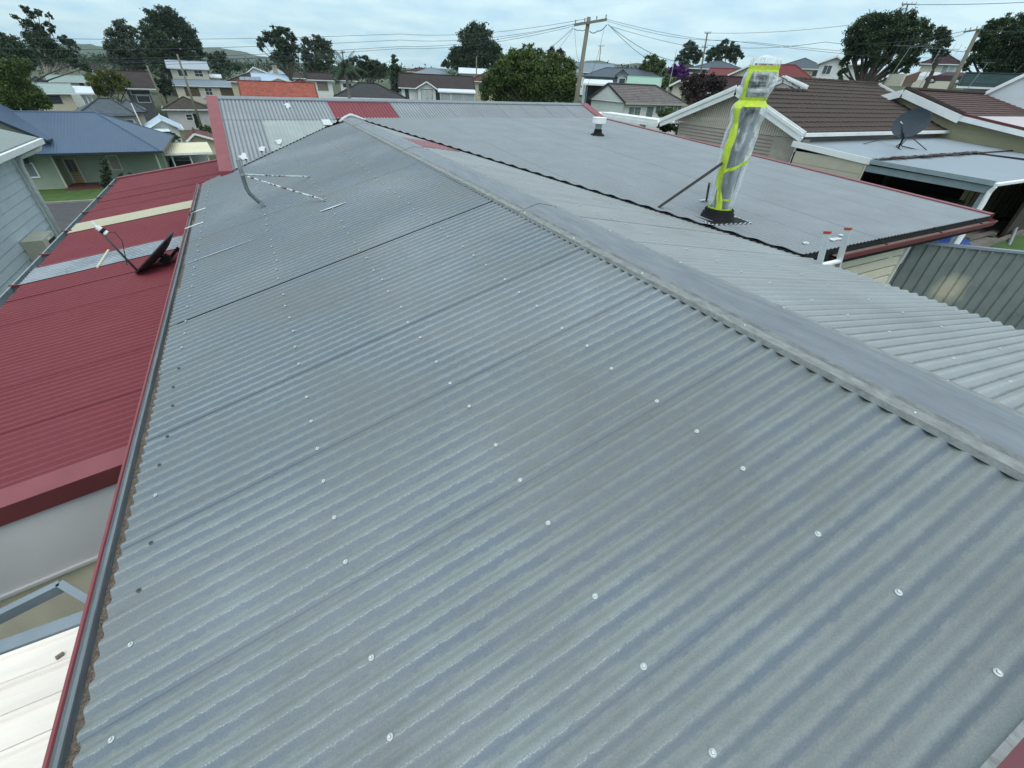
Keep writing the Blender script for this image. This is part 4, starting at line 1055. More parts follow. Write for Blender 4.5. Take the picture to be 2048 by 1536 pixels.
def house_(name, label, L, R, ye, yr, yb, d, dep, typ, wm_, rm_, tile=True, rot=0.0, wins=(), oh=.45, trim=None, ridge=None, doors=(), cat="house", group=None, post=False, extra=2.5, step=None):
    """a house read off its eave line: L,R,ye = pixels of the front eave; yr = ridge, yb = wall foot, d = metres away, dep = depth of the block"""
    pcx = (L + R) / 2
    c0 = atD(pcx, ye, d)
    az = Vector((c0.x, c0.y, 0)).normalized()
    n = Vector((az.x * math.cos(rot) - az.y * math.sin(rot), az.x * math.sin(rot) + az.y * math.cos(rot), 0))   # points away from viewer
    rr = Vector((n.y, -n.x, 0))
    dn = n.dot(c0)
    FP = lambda px, py, off=0.0: onP(px, py, n, dn + off)
    def uz(px, py, off=0.0): p = FP(px, py, off); return (p - c0).dot(rr), p.z
    u0 = uz(L, ye)[0]; u1 = uz(R, ye)[0]; ze = c0.z
    zb = uz(pcx, yb, oh)[1] - extra
    e = empty(name, (c0.x + n.x * dep / 2, c0.y + n.y * dep / 2, zb), label, cat, group)
    W = lambda u, q, z: Vector((c0.x + rr.x * u + n.x * q, c0.y + rr.y * u + n.y * q, z))
    # walls
    m = MB(); a, b_ = u0 + oh, u1 - oh; q0, q1 = oh, dep - oh; zt_ = ze - .02
    zw = zb
    if not post:
        P8 = [W(a, q0, zw), W(b_, q0, zw), W(b_, q1, zw), W(a, q1, zw), W(a, q0, zt_), W(b_, q0, zt_), W(b_, q1, zt_), W(a, q1, zt_)]
        m.add(P8, [(0, 1, 5, 4), (1, 2, 6, 5), (2, 3, 7, 6), (3, 0, 4, 7)])
    else:
        for (uu, qq) in ((a, q0), (b_, q0), ((a + b_) / 2, q0)):
            mp = MB(); mp.obox(W(uu, qq, (zw + zt_) / 2), rr * .06, n * .06, Vector((0, 0, (zt_ - zw) / 2))); mp.build("post", wm_, e)
        m.add([W(a, q1, zw), W(b_, q1, zw), W(b_, q1, zt_), W(a, q1, zt_)], [(0, 1, 2, 3)])
    # roof
    rm = MB(); gb = MB()
    if typ in ('side', 'hip'):
        zr = onP(pcx if ridge is None else (ridge[0] + ridge[1]) / 2, yr, n, dn + dep / 2).z
        hp = (dep / 2 if typ == 'hip' else 0)
        if ridge:
            ra = uz(ridge[0], yr, dep / 2)[0]; rb = uz(ridge[1], yr, dep / 2)[0]
        else: ra, rb = u0 + hp * .9, u1 - hp * .9
        if typ == 'side' and not ridge: ra, rb = u0, u1
        if rb < ra: ra = rb = (ra + rb) / 2
        A, B, Cc, D = W(u0, 0, ze), W(u1, 0, ze), W(u1, dep, ze), W(u0, dep, ze)
        E_, F_ = W(ra, dep / 2, zr), W(rb, dep / 2, zr)
        slope(rm, A, B, F_, E_, tile); slope(rm, Cc, D, E_, F_, tile)
        if ra > u0 + .3: slope(rm, D, A, E_, E_, tile)
        else: m.add([W(u0 + oh, q0, ze - .03), W(u0 + oh, q1, ze - .03), W(u0 + oh, dep / 2, zr - .15)], [(0, 1, 2)])
        if rb < u1 - .3: slope(rm, B, Cc, F_, F_, tile)
        else: m.add([W(u1 - oh, q0, ze - .03), W(u1 - oh, q1, ze - .03), W(u1 - oh, dep / 2, zr - .15)], [(0, 1, 2)])
        if tile:      # ridge and hip tiles
            rm.cur = 0
            for (p, q) in ((E_, F_), (A, E_), (B, F_)):
                if (p - q).length > .5: rm.tube([p + Vector((0, 0, .04)), q + Vector((0, 0, .04))], .09, 6)
        else:
            for (p, q) in ((E_, F_), (A, E_), (B, F_)):
                if (p - q).length > .5: rm.tube([p + Vector((0, 0, .02)), q + Vector((0, 0, .02))], .07, 6)
        gb.beam(A + n * -.05 + Vector((0, 0, -.06)), B + n * -.05 + Vector((0, 0, -.06)), .11, .12); gb.beam(B + rr * .03 + Vector((0, 0, -.06)), Cc + rr * .03 + Vector((0, 0, -.06)), .1, .12) if rb < u1 - .3 else None
        gb.beam(A - rr * .03 + Vector((0, 0, -.06)), D - rr * .03 + Vector((0, 0, -.06)), .1, .12) if ra > u0 + .3 else None
        if ra <= u0 + .3:
            gb.beam(A + Vector((0, 0, -.03)), E_ + Vector((0, 0, -.03)), .05, .16); 
        if rb >= u1 - .3:
            gb.beam(B + Vector((0, 0, -.03)), F_ + Vector((0, 0, -.03)), .05, .16)
    elif typ == 'front':
        px_r = pcx if ridge is None else ridge
        ur, zr = uz(px_r, yr)
        A, B, Cc, D = W(u0, 0, ze), W(u1, 0, ze), W(u1, dep, ze), W(u0, dep, ze)
        E_, F_ = W(ur, 0, zr), W(ur, dep, zr)
        slope(rm, D, A, E_, F_, tile); slope(rm, B, Cc, F_, E_, tile)
        m.add([W(a, q0, ze - .03), W(b_, q0, ze - .03), W(ur, q0, zr - .15)], [(0, 1, 2)])
        gb.beam(A + Vector((0, 0, -.05)), E_ + Vector((0, 0, -.05)), .05, .18); gb.beam(B + Vector((0, 0, -.05)), E_ + Vector((0, 0, -.05)), .05, .18)
        gb.beam(B + rr * .05 + Vector((0, 0, -.06)), Cc + rr * .05 + Vector((0, 0, -.06)), .1, .12)
        rm.tube([E_ + Vector((0, 0, .03)), F_ + Vector((0, 0, .03))], .08, 6)
    elif typ == 'flat':     # falls towards the viewer; yr = its far edge
        zr = onP(pcx, yr, n, dn + dep).z
        A, B, Cc, D = W(u0, 0, ze), W(u1, 0, ze), W(u1, dep, zr), W(u0, dep, zr)
        slope(rm, A, B, Cc, D, False)
        gb.beam(A + Vector((0, 0, -.07)), B + Vector((0, 0, -.07)), .08, .16); gb.beam(B + Vector((0, 0, -.07)), Cc + Vector((0, 0, -.07)), .06, .16); gb.beam(A + Vector((0, 0, -.07)), D + Vector((0, 0, -.07)), .06, .16)
    if m.v: m.build("wall" if not post else "back_wall", wm_, e)
    rm.build("roof", rm_, e)
    if gb.v: gb.build("gutter", trim or M_WHITE, e)
    for wn in wins:
        (x0, y0, x1, y1) = wn[:4]; kw = wn[4] if len(wn) > 4 else {}
        pz = []
        for (x_, y_) in ((x0, y1), (x1, y1), (x1, y0), (x0, y0)): pz.append(uz(x_, y_, oh))
        ua, ub = (pz[0][0] + pz[3][0]) / 2, (pz[1][0] + pz[2][0]) / 2; za, zb_ = (pz[0][1] + pz[1][1]) / 2, (pz[2][1] + pz[3][1]) / 2
        windowp(e, W(ua, oh, za), W(ub, oh, za), W(ub, oh, zb_), W(ua, oh, zb_), -n, **kw)
    return dict(e=e, W=W, uz=uz, n=n, rr=rr, u0=u0, u1=u1, ze=ze, zb=zb, oh=oh, dep=dep)

# ------------------------------------------------------------------ white weatherboard neighbour on the left edge
wh = empty("white_weatherboard_house", (-9.0, 12.0, -5.6), "pale bluish white weatherboard house at the left edge with an air conditioner in its wall", "house")
XW, YW, ZWE = -5.4, 16.25, -2.0
M_WB = pm("bluish_white_board", (0.52, 0.60, 0.66), (0.45, 0.53, 0.60), scale=1.5, rough=.55)
zt = ZWE
for i in range(17):
    z1 = zt - i * .2; z0 = z1 - .2
    m = MB(); pf = [(XW - .02, z1), (XW, z1 - .002), (XW + .022, z0 + .006), (XW + .018, z0), (XW - .02, z0)]
    vs = [(x, 2.0, z) for x, z in pf] + [(x, YW, z) for x, z in pf]
    m.add(vs, [(1, 0, 5, 6), (2, 1, 6, 7), (3, 2, 7, 8), (4, 3, 8, 9), (5, 4, 3, 2), (6, 7, 8, 9)][:4] + [(9, 8, 7, 6, 5)])
    m.build("weatherboard", M_WB, wh)
m = MB(); m.box((-13, 2.0, -5.8), (XW - .02, YW - .02, ZWE + .05)); m.build("wall", M_WB, wh)
m = MB(); m.box((XW - .03, YW - .02, -5.7), (XW + .04, YW + .06, ZWE)); m.build("corner_board", M_WHITE, wh)
m = MB(); m.tube([(XW + .46, YW + .75, -1.95), (XW + .44, YW + .6, -2.06), (XW + .16, YW + .05, -2.16), (XW + .12, YW - .02, -2.36), (XW + .12, YW - .02, -5.6)], .055, 10); m.build("downpipe", pm("pale_pipe", (.62, .66, .66), rough=.5), wh, smooth=True)
# hipped roof
M_WHR = metalmat("pale_green_grey_metal", (0.27, 0.31, 0.30), (0.23, 0.27, 0.265))
m = MB(); e1 = (XW + .45, 1.0, -1.84); e2 = (XW + .45, 17.1, -1.84); e3 = (-13.3, 17.1, -1.84)
slope(m, e1, e2, (-9.2, 12.85, .35), (-9.2, 1.0, .35), False); slope(m, e2, e3, (-9.2, 12.85, .35), (-9.2, 12.85, .35), False)
m.build("roof", M_WHR, wh)
m = MB(); m.beam((XW + .49, 1, -1.90), (XW + .49, 17.15, -1.90), .11, .12); m.beam((XW + .5, 17.15, -1.90), (-13, 17.15, -1.90), .11, .12); m.build("gutter", M_WHITE, wh)
m = MB(); m.box((XW - 7, 1, -1.99), (XW + .45, 17.1, -1.965)); m.build("eave_lining", M_WHITE, wh)
# air conditioner through the wall
ac = MB(); ac.box((XW + .02, 14.15, -4.28), (XW + .42, 14.95, -3.62)); a0 = ac.build("air_conditioner", pm("ivory_plastic", (.58, .56, .46), rough=.5), wh)
m = MB(); m.box((XW + .42, 14.42, -4.24), (XW + .43, 14.90, -3.72)); m.build("grille", M_DARK, a0)
m = MB(); m.box((XW + .421, 14.42, -3.70), (XW + .428, 14.62, -3.66)); m.build("control_panel", M_WHITE, a0)
for i in range(9):
    m = MB(); m.box((XW + .43, 14.42, -4.22 + i * .055), (XW + .437, 14.90, -4.205 + i * .055)); m.build("louvre", M_BRACE, a0)
m = MB(); m.lathe((XW + .02, 15.55, -4.22), [(.05, 0), (.05, .05), (.0, .055)], 10, axis=(1, 0, 0)); m.build("wall_tap_cover", M_STEEL, wh)

# ------------------------------------------------------------------ blue-roofed green weatherboard house across the street
bl = empty("blue_roof_house", (-12.0, 53, -9.3), "pale green weatherboard house with blue metal roof and timber front door across the street", "house")
M_BLUE = metalmat("blue_roof_metal", (0.080, 0.122, 0.185), (0.070, 0.108, 0.168), rough=.42, rib=.2)
M_BLTRIM = pm("navy_trim", (0.02, 0.032, 0.05), rough=.4)
M_SAGE = pm("sage_board", (0.30, 0.35, 0.27), (0.26, 0.31, 0.24), scale=1.2, rough=.7)
yf, zE = 48.2, -6.25
xr_e = onZ(323, 305, zE).x; rE = onY(190, 224, yf + 5.2); rz = rE.z
xw_e = onZ(90, 279, zE).x - 0.0
m = MB()
A = (xw_e, yf, zE); B = (xr_e, yf, zE); Cc = (xr_e, yf + 10.4, zE); D = (-28, yf + 10.4, zE)
R1 = (rE.x, yf + 5.2, rz); R0 = (-24, yf + 5.2, rz)
slope(m, A, B, R1, (xw_e, yf + 5.2, rz), False); slope(m, B, Cc, R1, R1, False); slope(m, Cc, D, R0, R1, False)
# gabled wing flush with the house front on the left, its eave higher than the verandah's
yg = 49.7; wx1 = -14.17; xg = -13.67; zEw = -5.46; xc = xg - 4.6; zg_ = zEw + 4.6 * .64
slope(m, (xg, yg - .8, zEw), (xg, yf + 5.2, zEw), (xc, yf + 6.5, zg_), (xc, yg - .8, zg_), False)
slope(m, (xc - 4.6, yf + 5.2, zEw), (xc - 4.6, yg - .8, zEw), (xc, yg - .8, zg_), (xc, yf + 6.5, zg_), False)
slope(m, (-28, yf + 10.4, zE), (-28, yf + 3, zE), (-24, yf + 5.2, rz), (-24, yf + 5.2, rz), False)
m.tube([R0, R1], .08, 6); m.tube([B, R1], .09, 6); m.tube([(xr_e, yf + 10.4, zE), R1], .08, 6); m.tube([(xc, yg - .8, zg_), (xc, yf + 6, zg_)], .08, 6)
m.build("roof", M_BLUE, bl)
m = MB(); m.beam(A, B, .14, .14); m.beam(B, Cc, .14, .14); m.beam((xg + .02, yg - .8, zEw), (xg + .02, yf + 5, zEw), .12, .14); m.beam((xg, yg - .82, zEw - .02), (xc, yg - .82, zg_ - .02), .06, .2); m.beam((xc - 4.6, yg - .82, zEw - .02), (xc, yg - .82, zg_ - .02), .06, .2)
m.build("gutter", M_BLTRIM, bl)
zG = -9.2
# wing wall of boards
n_b = 24
for i in range(n_b):
    z1 = zEw - .12 - i * .150; z0 = z1 - .150
    m = MB(); xa_, xb_ = xc - 4.0, wx1
    m.add([(xa_, yg, z1), (xb_, yg, z1), (xb_, yg - .028, z0 + .008), (xa_, yg - .028, z0 + .008), (xa_, yg, z0), (xb_, yg, z0)], [(3, 2, 1, 0), (4, 5, 2, 3)])
    m.build("weatherboard", M_SAGE, bl)
m = MB(); m.box((xc - 4.0, yg + .002, zG - 1.4), (wx1 - .02, yf + 6, zEw - .04)); m.box((xw_e - 1, 51.22, zG - 1.4), (xr_e - .5, yf + 9.8, zE - .05))
m.add([(xc - 4.0, yg + .01, zEw - .1), (wx1, yg + .01, zEw - .1), (xc, yg + .01, zg_ - .15)], [(0, 1, 2)]); m.build("wall", M_SAGE, bl)
m = MB(); m.box((wx1 - .05, yg - .05, zG + .1), (wx1 + .05, yg + .06, zEw - .05)); m.build("corner_board", M_CREAM, bl)
def rectY(x0p, y0p, x1p, y1p, Y):
    a = onY(x0p, y0p, Y); b_ = onY(x1p, y1p, Y); return a, b_
# window in the wing
a, b_ = onY(38, 331, yg), onY(68, 353, yg)
x0_, x1_ = -16.6, -15.5
windowp(bl, (x0_, yg - .03, b_.z), (x1_, yg - .03, b_.z), (x1_, yg - .03, a.z + .1), (x0_, yg - .03, a.z + .1), (0, -1, 0), fw=.1, bars=(1, 0), pm_=pm("curtained_glass", (.10, .12, .14), (.28, .31, .33), scale=3, rough=.15, stretch=(6, 1, .3)))
aw = MB(); aw.add([(x0_ - .1, yg - .05, a.z + .9), (x1_ + .1, yg - .05, a.z + .9), (x1_ + .1, yg - .75, a.z + .2), (x0_ - .1, yg - .75, a.z + .2)], [(0, 1, 2, 3)]); aw.build("awning", M_BLTRIM, bl)
# recessed porch: timber door with dark panes and a cream window
yp = 51.2
pdz = zG + .45
a = onY(130, 318, yp); b_ = onY(168, 366, yp)
dx0, dx1 = onY(138, 340, yp).x, onY(158, 340, yp).x
M_DOOR = pm("varnished_timber", (0.34, 0.17, 0.045), (0.26, 0.12, 0.03), scale=3, rough=.4, stretch=(1, 1, .2))
d_ = windowp(bl, (dx0, yp, b_.z), (dx1, yp, b_.z), (dx1, yp, a.z), (dx0, yp, a.z), (0, -1, 0), fw=.09, fm=M_CREAM, name="door", pm_=M_DOOR)
for i in range(2):
    xa_ = dx0 + (dx1 - dx0) * (.06 + .5 * i); m = MB(); m.box((xa_, yp - .09, a.z - (a.z - b_.z) * .52), (xa_ + (dx1 - dx0) * .38, yp - .07, a.z - .06)); m.build("door_pane", M_GLASS, d_)
wx0, wx1b = onY(222, 330, yp).x, onY(240, 330, yp).x; wz1, wz0 = onY(230, 312, yp).z, onY(232, 338, yp).z
windowp(bl, (wx0, yp, wz0), (wx1b, yp, wz0), (wx1b, yp, wz1), (wx0, yp, wz1), (0, -1, 0), fw=.1, fm=M_CREAM, pm_=pm("closed_blind", (.30, .30, .25), rough=.6))
m = MB()
for i in range(12): m.box((wx0, yp - .06, wz0 + (wz1 - wz0) * i / 12), (wx1b, yp - .05, wz0 + (wz1 - wz0) * (i + .7) / 12))
for i in range(15):
    z1 = zE - .1 - i * .18; m = MB(); m.add([(xw_e, yp, z1), (xr_e - .5, yp, z1), (xr_e - .5, yp - .03, z1 - .172), (xw_e, yp - .03, z1 - .172), (xw_e, yp, z1 - .18), (xr_e - .5, yp, z1 - .18)], [(3, 2, 1, 0), (4, 5, 2, 3)])
    m.build("weatherboard", M_SAGE, bl)
m = MB(); m.box((wx1 + .05, yf + .6, zG - .8), (xr_e - .5, yp, zG + .42)); m.build("porch_floor", pm("red_brick_step", (.14, .05, .04), (.09, .035, .03), scale=5), bl)
m = MB(); m.box((dx0 - .4, yf - .5, zG - .8), (dx1 + 1.0, yf + .2, zG + .18)); m.build("step", M_CONC, bl)
m = MB(); m.box((xr_e - .62, yf + .25, zG), (xr_e - .50, yf + .37, zE - .05)); m.build("porch_post", M_SAGE, bl)

# ------------------------------------------------------------------ brown tiled house on the right (gable end faces us)
bh = empty("brown_tiled_house", (27, 15.8, -4.9), "brown tiled house with white bargeboards and a tan ribbed gable end, behind the wrapped flue", "house")
XB = 20.0; ZE2 = -1.50; YE2 = 12.17; YM = 15.87; SP = .365
zrA = ZE2 + .03 + SP * (YM - YE2); YN2 = 2 * YM - YE2
M_BTILE = tilemat("brown_roof_tile", (0.095, 0.068, 0.056), (0.07, 0.05, 0.042), rough=.85)
def zt2(y): return ZE2 + .03 + SP * (y - YE2)
XEnd = 33.95; YTOP = 17.25; ztop = zt2(YTOP)
# individual tiles, nearest courses and columns first
ts = MB(); tw, tl = .40, .43
prf = [(-.20, .010), (-.165, .032), (-.12, .030), (-.06, .012), (.02, .008), (.10, .014), (.17, .028), (.20, .024)]
ang = math.atan(SP)
vs = []
for (s_, hz) in ((0, 0.030), (tl * 1.03, 0.0)):
    for (x_, h_) in prf: vs.append((x_, s_ * math.cos(ang) - (h_ + hz) * math.sin(ang), s_ * math.sin(ang) + (h_ + hz) * math.cos(ang)))
npf = len(prf); fs = [(i, i + 1, npf + i + 1, npf + i) for i in range(npf - 1)]
for (x_, h_) in prf: vs.append((x_, .004, -.012))
fs += [(2 * npf + i, 2 * npf + i + 1, i + 1, i) for i in range(npf - 1)]
courses = int((YTOP - YE2) / math.cos(ang) / tl)
spots = []
for c_ in range(courses + 1):
    y = YE2 + c_ * tl * math.cos(ang)
    for q in range(int((XEnd - XB) / tw)):
        x = XB + .25 + q * tw
        ymax = YM - .25 if x < 25.0 else YTOP - .1
        if y > ymax: continue
        spots.append((x, y, zt2(y)))
spots.sort(key=lambda p: p[0] ** 2 + p[1] ** 2)
tv = ts; tv.add(vs, fs)
M_TILE1 = pm("brown_concrete_tile", (0.062, 0.044, 0.036), (0.036, 0.026, 0.022), scale=1.3, rough=.85, bump=.2)
t0 = tv.build("roof_tile", M_TILE1, bh, smooth=False)
for v in t0.data.vertices: v.co += ORG[bh.name]
tv_shift = True
tr = random.Random(9)
for i, p in enumerate(spots[:290]):
    pj = (p[0], p[1], p[2] + tr.uniform(0, .006))
    if i == 0: t0.location = Vector(pj) - ORG[bh.name]
    else: inst(t0, "roof_tile", pj, bh, rot=(tr.uniform(-.006, .006), 0, tr.uniform(-.006, .006)))
m = MB()
for p in spots[290:]:
    m.add([(v[0] + p[0], v[1] + p[1], v[2] + p[2]) for v in vs], fs)
m.build("far_roof_tiles", M_TILE1, bh)['kind'] = 'stuff'
m = MB()
m.quad((XB, YE2, zt2(YE2) - .015), (25.0, YE2, zt2(YE2) - .015), (25.0, YM, zt2(YM) - .015), (XB, YM, zt2(YM) - .015))
m.quad((25.0, YE2, zt2(YE2) - .015), (XEnd, YE2, zt2(YE2) - .015), (XEnd, YTOP, ztop - .015), (25.0, YTOP, ztop - .015))
m.quad((XB, YM, zrA), (25.0, YM, zrA), (25.0, YN2 + 0, zt2(YE2)), (XB, YN2, zt2(YE2)))
m.quad((25.0, YTOP, ztop), (XEnd, YTOP, ztop), (XEnd, 22.4, zt2(YE2)), (25.0, 22.4, zt2(YE2)))
m.build("roof", M_TILE1, bh)
m = MB()
for i in range(12):
    x = XB + i * .42; m.tube([(x, YM, zrA + .045), (x + .43, YM, zrA + .035)], [.085, .075], 8)
for i in range(21):
    x = 25.0 + i * .42; m.tube([(x, YTOP, ztop + .045), (x + .43, YTOP, ztop + .035)], [.085, .075], 8)
m.build("ridge_tiles", M_TILE1, bh)['kind'] = 'stuff'
# bargeboards, double white with a groove
def barge2(X, ya, za, yb, zb_, h=.26):
    m = MB(); m.beam((X, ya, za), (X, yb, zb_), .05, h * 1.5, up=(0, 0, 1)); m.beam((X - .04, ya, za + h * .28), (X - .04, yb, zb_ + h * .28), .05, h * .42)
    m.build("bargeboard", M_WHITE, bh)
barge2(XB - .1, YE2 - .12, ZE2 - .08, YM, zrA - .04); barge2(XB - .1, YN2 + .6, ZE2 - .30, YM, zrA - .04)
barge2(24.95, YM - .05, zrA + .12, YTOP - .02, ztop - .0, .2); barge2(24.95, 19.2, ztop - .75, YTOP - .02, ztop - .0, .2)
m = MB(); m.beam((XEnd + .03, YE2 - .1, ZE2 + .02), (XEnd + .03, YTOP, ztop + .03), .06, .12); m.build("bargeboard", M_WHITE, bh)
for x in np.linspace(0, 1, 4):
    pass
m = MB(); m.beam((XB, YE2 - .1, ZE2 - .02), (XEnd + .1, YE2 - .1, ZE2 - .02), .12, .13); m.build("gutter", M_WHITE, bh)
# gable end: vertical ribbed tan sheeting above, dark timber-look boards and a roller door below
M_TAN = pm("tan_ribbed_panel", (0.56, 0.50, 0.43), (0.49, 0.44, 0.375), scale=2, rough=.6)
XG = XB + .28
m = MB(); n_r = 62
for i in range(n_r):
    y = YE2 + .05 + (YN2 - YE2 - .1) * i / n_r; w_ = (YN2 - YE2 - .1) / n_r
    zt_ = min(zt2(y), zrA - SP * (y - YM)) - .12
    zb_ = ZE2 - .22
    if zt_ < zb_ + .02: zt_ = zb_ + .02
    m.quad((XG, y, zb_), (XG, y + w_ * .6, zb_), (XG, y + w_ * .6, zt_), (XG, y, zt_)); m.quad((XG + .02, y + w_ * .6, zb_), (XG + .02, y + w_, zb_), (XG + .02, y + w_, zt_), (XG + .02, y + w_ * .6, zt_))
    m.quad((XG, y + w_ * .6, zb_), (XG + .02, y + w_ * .6, zb_), (XG + .02, y + w_ * .6, zt_), (XG, y + w_ * .6, zt_))
m.build("gable_panel", M_TAN, bh)
M_TANW = pm("taupe_door_slat", (0.33, 0.28, 0.245), (0.28, 0.24, 0.21), scale=2, rough=.55)
yd0, yd1 = YE2 + 1.35, YN2 - .6
for i in range(20):
    z1 = ZE2 - .26 - i * .14; m = MB()
    m.add([(XG + .03, yd0, z1), (XG + .03, yd1, z1), (XG + .0, yd1, z1 - .125), (XG + .0, yd0, z1 - .125), (XG + .04, yd0, z1 - .14), (XG + .04, yd1, z1 - .14)], [(0, 1, 2, 3), (3, 2, 5, 4)])
    m.build("door_slat", M_TANW, bh)
m = MB(); m.box((XG + .05, YE2 + .05, -5.0), (XG + .5, YN2 - .4, ZE2 - .2)); m.box((XG, YE2 + .3, -5.0), (XG + .12, yd0, ZE2 - .2)); m.box((25.1, YE2 + .4, -5), (XEnd - .3, 22, ZE2 - .1)); m.box((XG + .5, YE2 + .4, -5), (25.1, YN2 - .4, ZE2 - .1)); m.build("wall", pm("taupe_wall", (0.40, 0.36, 0.31), rough=.7), bh)
m = MB(); m.add([(25.02, YM - .3, zrA - .4), (25.02, 19.0, zrA - .6), (25.02, YTOP, ztop - .12)], [(0, 1, 2)]); m.build("upper_gable_panel", M_TAN, bh)
m = MB(); m.tube([(XB - .12, YE2 - .12, ZE2 - .1), (XB - .05, YE2 + .02, ZE2 - .35), (XB - .02, YE2 + .05, -4.6)], .05, 8); m.build("downpipe", M_WHITE, bh)
# low eave to the left of the gable
m = MB(); m.box((19.6, YN2 + .55, ZE2 - .47), (19.75, 27, ZE2 - .30)); m.box((19.75, YN2 + .6, ZE2 - .33), (22, 27, ZE2 - .27)); m.box((19.62, YN2 + .55, ZE2 - .26), (19.68, 25, ZE2 - .16)); m.build("side_eave", M_WHITE, bh)
m = MB(); m.box((19.9, YN2 + 1.9, -4.8), (20.15, YN2 + 2.15, ZE2 - .45)); m.build("porch_post", M_WHITE, bh)

# low grey roof, tan side wall and carport in front of the brown house
cp = empty("grey_flat_roof_carport", (26, 9, -4.5), "low grey metal roof with white edge and dark open carport below, carrying a satellite dish", "carport")
M_GREYR = metalmat("pale_grey_roof_metal", (0.27, 0.315, 0.36), (0.235, 0.28, 0.325), rough=.42, rib=.2)
m = MB()
Z0r = -1.80; ZA = -2.02; ZB = -2.10
slope(m, (19.75, 9.2, ZA), (37, 9.2, ZA), (37, 12.3, Z0r), (19.75, 12.3, Z0r), False, th=.01)
slope(m, (19.75, 5.55, ZB), (37, 5.55, ZB), (37, 9.2, ZA - .03), (19.75, 9.2, ZA - .03), False, th=.01)
m.build("roof", M_GREYR, cp)
m = MB(); m.beam((19.70, 9.1, ZA - .03), (19.70, 12.25, Z0r - .04), .06, .20); m.build("white_fascia", M_WHITE, cp)
M_CPB = pm("blue_grey_beam", (0.25, 0.31, 0.335), (0.2, 0.26, 0.285), rough=.45)
m = MB(); m.beam((19.68, 5.5, ZB + .0), (19.68, 9.1, ZA - .02), .08, .14); m.beam((19.80, 5.6, ZB - .20), (19.80, 9.25, ZB - .17), .10, .20); m.build("edge_beam", M_CPB, cp)
m = MB(); m.box((19.7, 5.42, ZB - .07), (37, 5.55, ZB - .0)); m.build("gutter", M_WHITE, cp)
m = MB()
m.box((19.85, 5.6, -4.4), (20.02, 5.72, ZB - .05)); m.build("post", M_CPB, cp)
m = MB(); m.tube([(19.72, 5.45, ZB - .08), (19.76, 5.52, ZB - .25), (19.77, 5.50, ZB - .6), (19.77, 5.50, -4.5)], [.05, .07, .075, .075], 8); m.build("downpipe", M_WHITE, cp)
for i in range(7):
    z1 = ZA - .18 - i * .42 + .12; m = MB()
    zt_ = z1; m.box((19.72, 9.25, z1 - .41), (19.76, 12.0, z1)); m.build("wall_board", pm("tan_wide_board", (0.47, 0.435, 0.35), (0.42, 0.39, 0.31), scale=1.5, rough=.6), cp)
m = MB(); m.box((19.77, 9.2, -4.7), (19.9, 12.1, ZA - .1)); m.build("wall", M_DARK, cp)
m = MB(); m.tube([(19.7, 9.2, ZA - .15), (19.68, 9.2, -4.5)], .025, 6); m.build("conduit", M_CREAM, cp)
M_CPI = pm("shaded_brown_lining", (0.045, 0.038, 0.03), (0.03, 0.026, 0.022), rough=.9)  # the carport's interior shade is put into this dark brown
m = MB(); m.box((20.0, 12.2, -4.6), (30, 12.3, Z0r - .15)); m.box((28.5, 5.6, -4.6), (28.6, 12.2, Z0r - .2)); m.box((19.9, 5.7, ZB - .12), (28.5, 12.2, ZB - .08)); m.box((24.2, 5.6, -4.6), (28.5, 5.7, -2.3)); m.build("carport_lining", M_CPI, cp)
for (x, y) in ((22.5, 11.6), (24.4, 11.6), (26.4, 11.2)):
    m = MB(); m.box((x, y, -4.4), (x + .35, y + .1, -2.3)); m.build("wall_panel", pm("dim_tan_panel", (.13, .115, .085), rough=.8), cp)
m = MB(); m.box((21, 6.5, -4.35), (23.2, 8.3, -3.6)); m.box((21.4, 6.8, -3.6), (22.7, 8.0, -3.1)); m.build("covered_heap", M_BLACK, cp)
# leaves caught in the valley gutter
m = MB(); lr = random.Random(4)
for i in range(420):
    x = 19.9 + (lr.random() ** .8) * 9; y = 9.2 + lr.gauss(0, .05 + .012 * (x - 19.9)); z = ZA + .012 + lr.random() * .03 * min(1, (x - 19.8))
    a = lr.uniform(0, 6.3); s_ = lr.uniform(.04, .11)
    m.add([(x + s_ * math.cos(a + q * 1.57) * (1.8 if q % 2 else .7), y + s_ * .7 * math.sin(a + q * 1.57), z + lr.uniform(0, .03)) for q in range(4)], [(0, 1, 2, 3)])
m.tube([(19.8, 9.2, ZA - .005), (24, 9.2, ZA + .0), (37, 9.2, ZA)], .035, 5)
o = m.build("fallen_leaves", pm("reddish_dead_leaves", (0.075, 0.035, 0.032), (0.03, 0.02, 0.02), scale=4), cp); o['kind'] = 'stuff'
dc_ = onX(1822, 246, 24.8); dn_ = (onX(1796, 226, 23.75) - dc_)
dd, c, n, u, s_, bot, fp = dish("satellite_dish", "large grey-blue satellite dish on tripod legs on the low grey roof", dc_, dn_, (.30, .05, 1), .56, .70, .60, pm("blue_grey_dish", (0.035, 0.050, 0.066), (0.025, 0.037, 0.050), scale=3, rough=.35), (24.9, 10.7, -1.95), arm_r=.028, depth=.10)
m = MB(); m.tube([(24.9, 10.7, -1.95), (24.9, 10.7, -1.6), c - n * .12 - u * .3], .035, 8)
for q in (-.12, .12):
    m.tube([(24.9, 10.7, -1.75), (24.9 + q, 10.7 - q * .5, -1.85), (24.9 + q * 6, 10.7 - abs(q) * 4, -1.96)], .018, 6)
m.build("mast", M_BLACK, dd)
for e_ in ((23.6, 11.6, -1.88), (26.0, 10.05, -1.97)):
    m = MB(); m.tube([c - n * .1 - u * .35, e_], .018, 6); m.build("leg", M_BRACE, dd)
m = MB(); m.tube([fp - n * .1, bot + n * .15, (24.75, 10.6, -1.62), (24.65, 10.55, -1.8), (24.85, 10.55, -1.6)], .02, 6); m.build("cable", M_CABLE, dd)

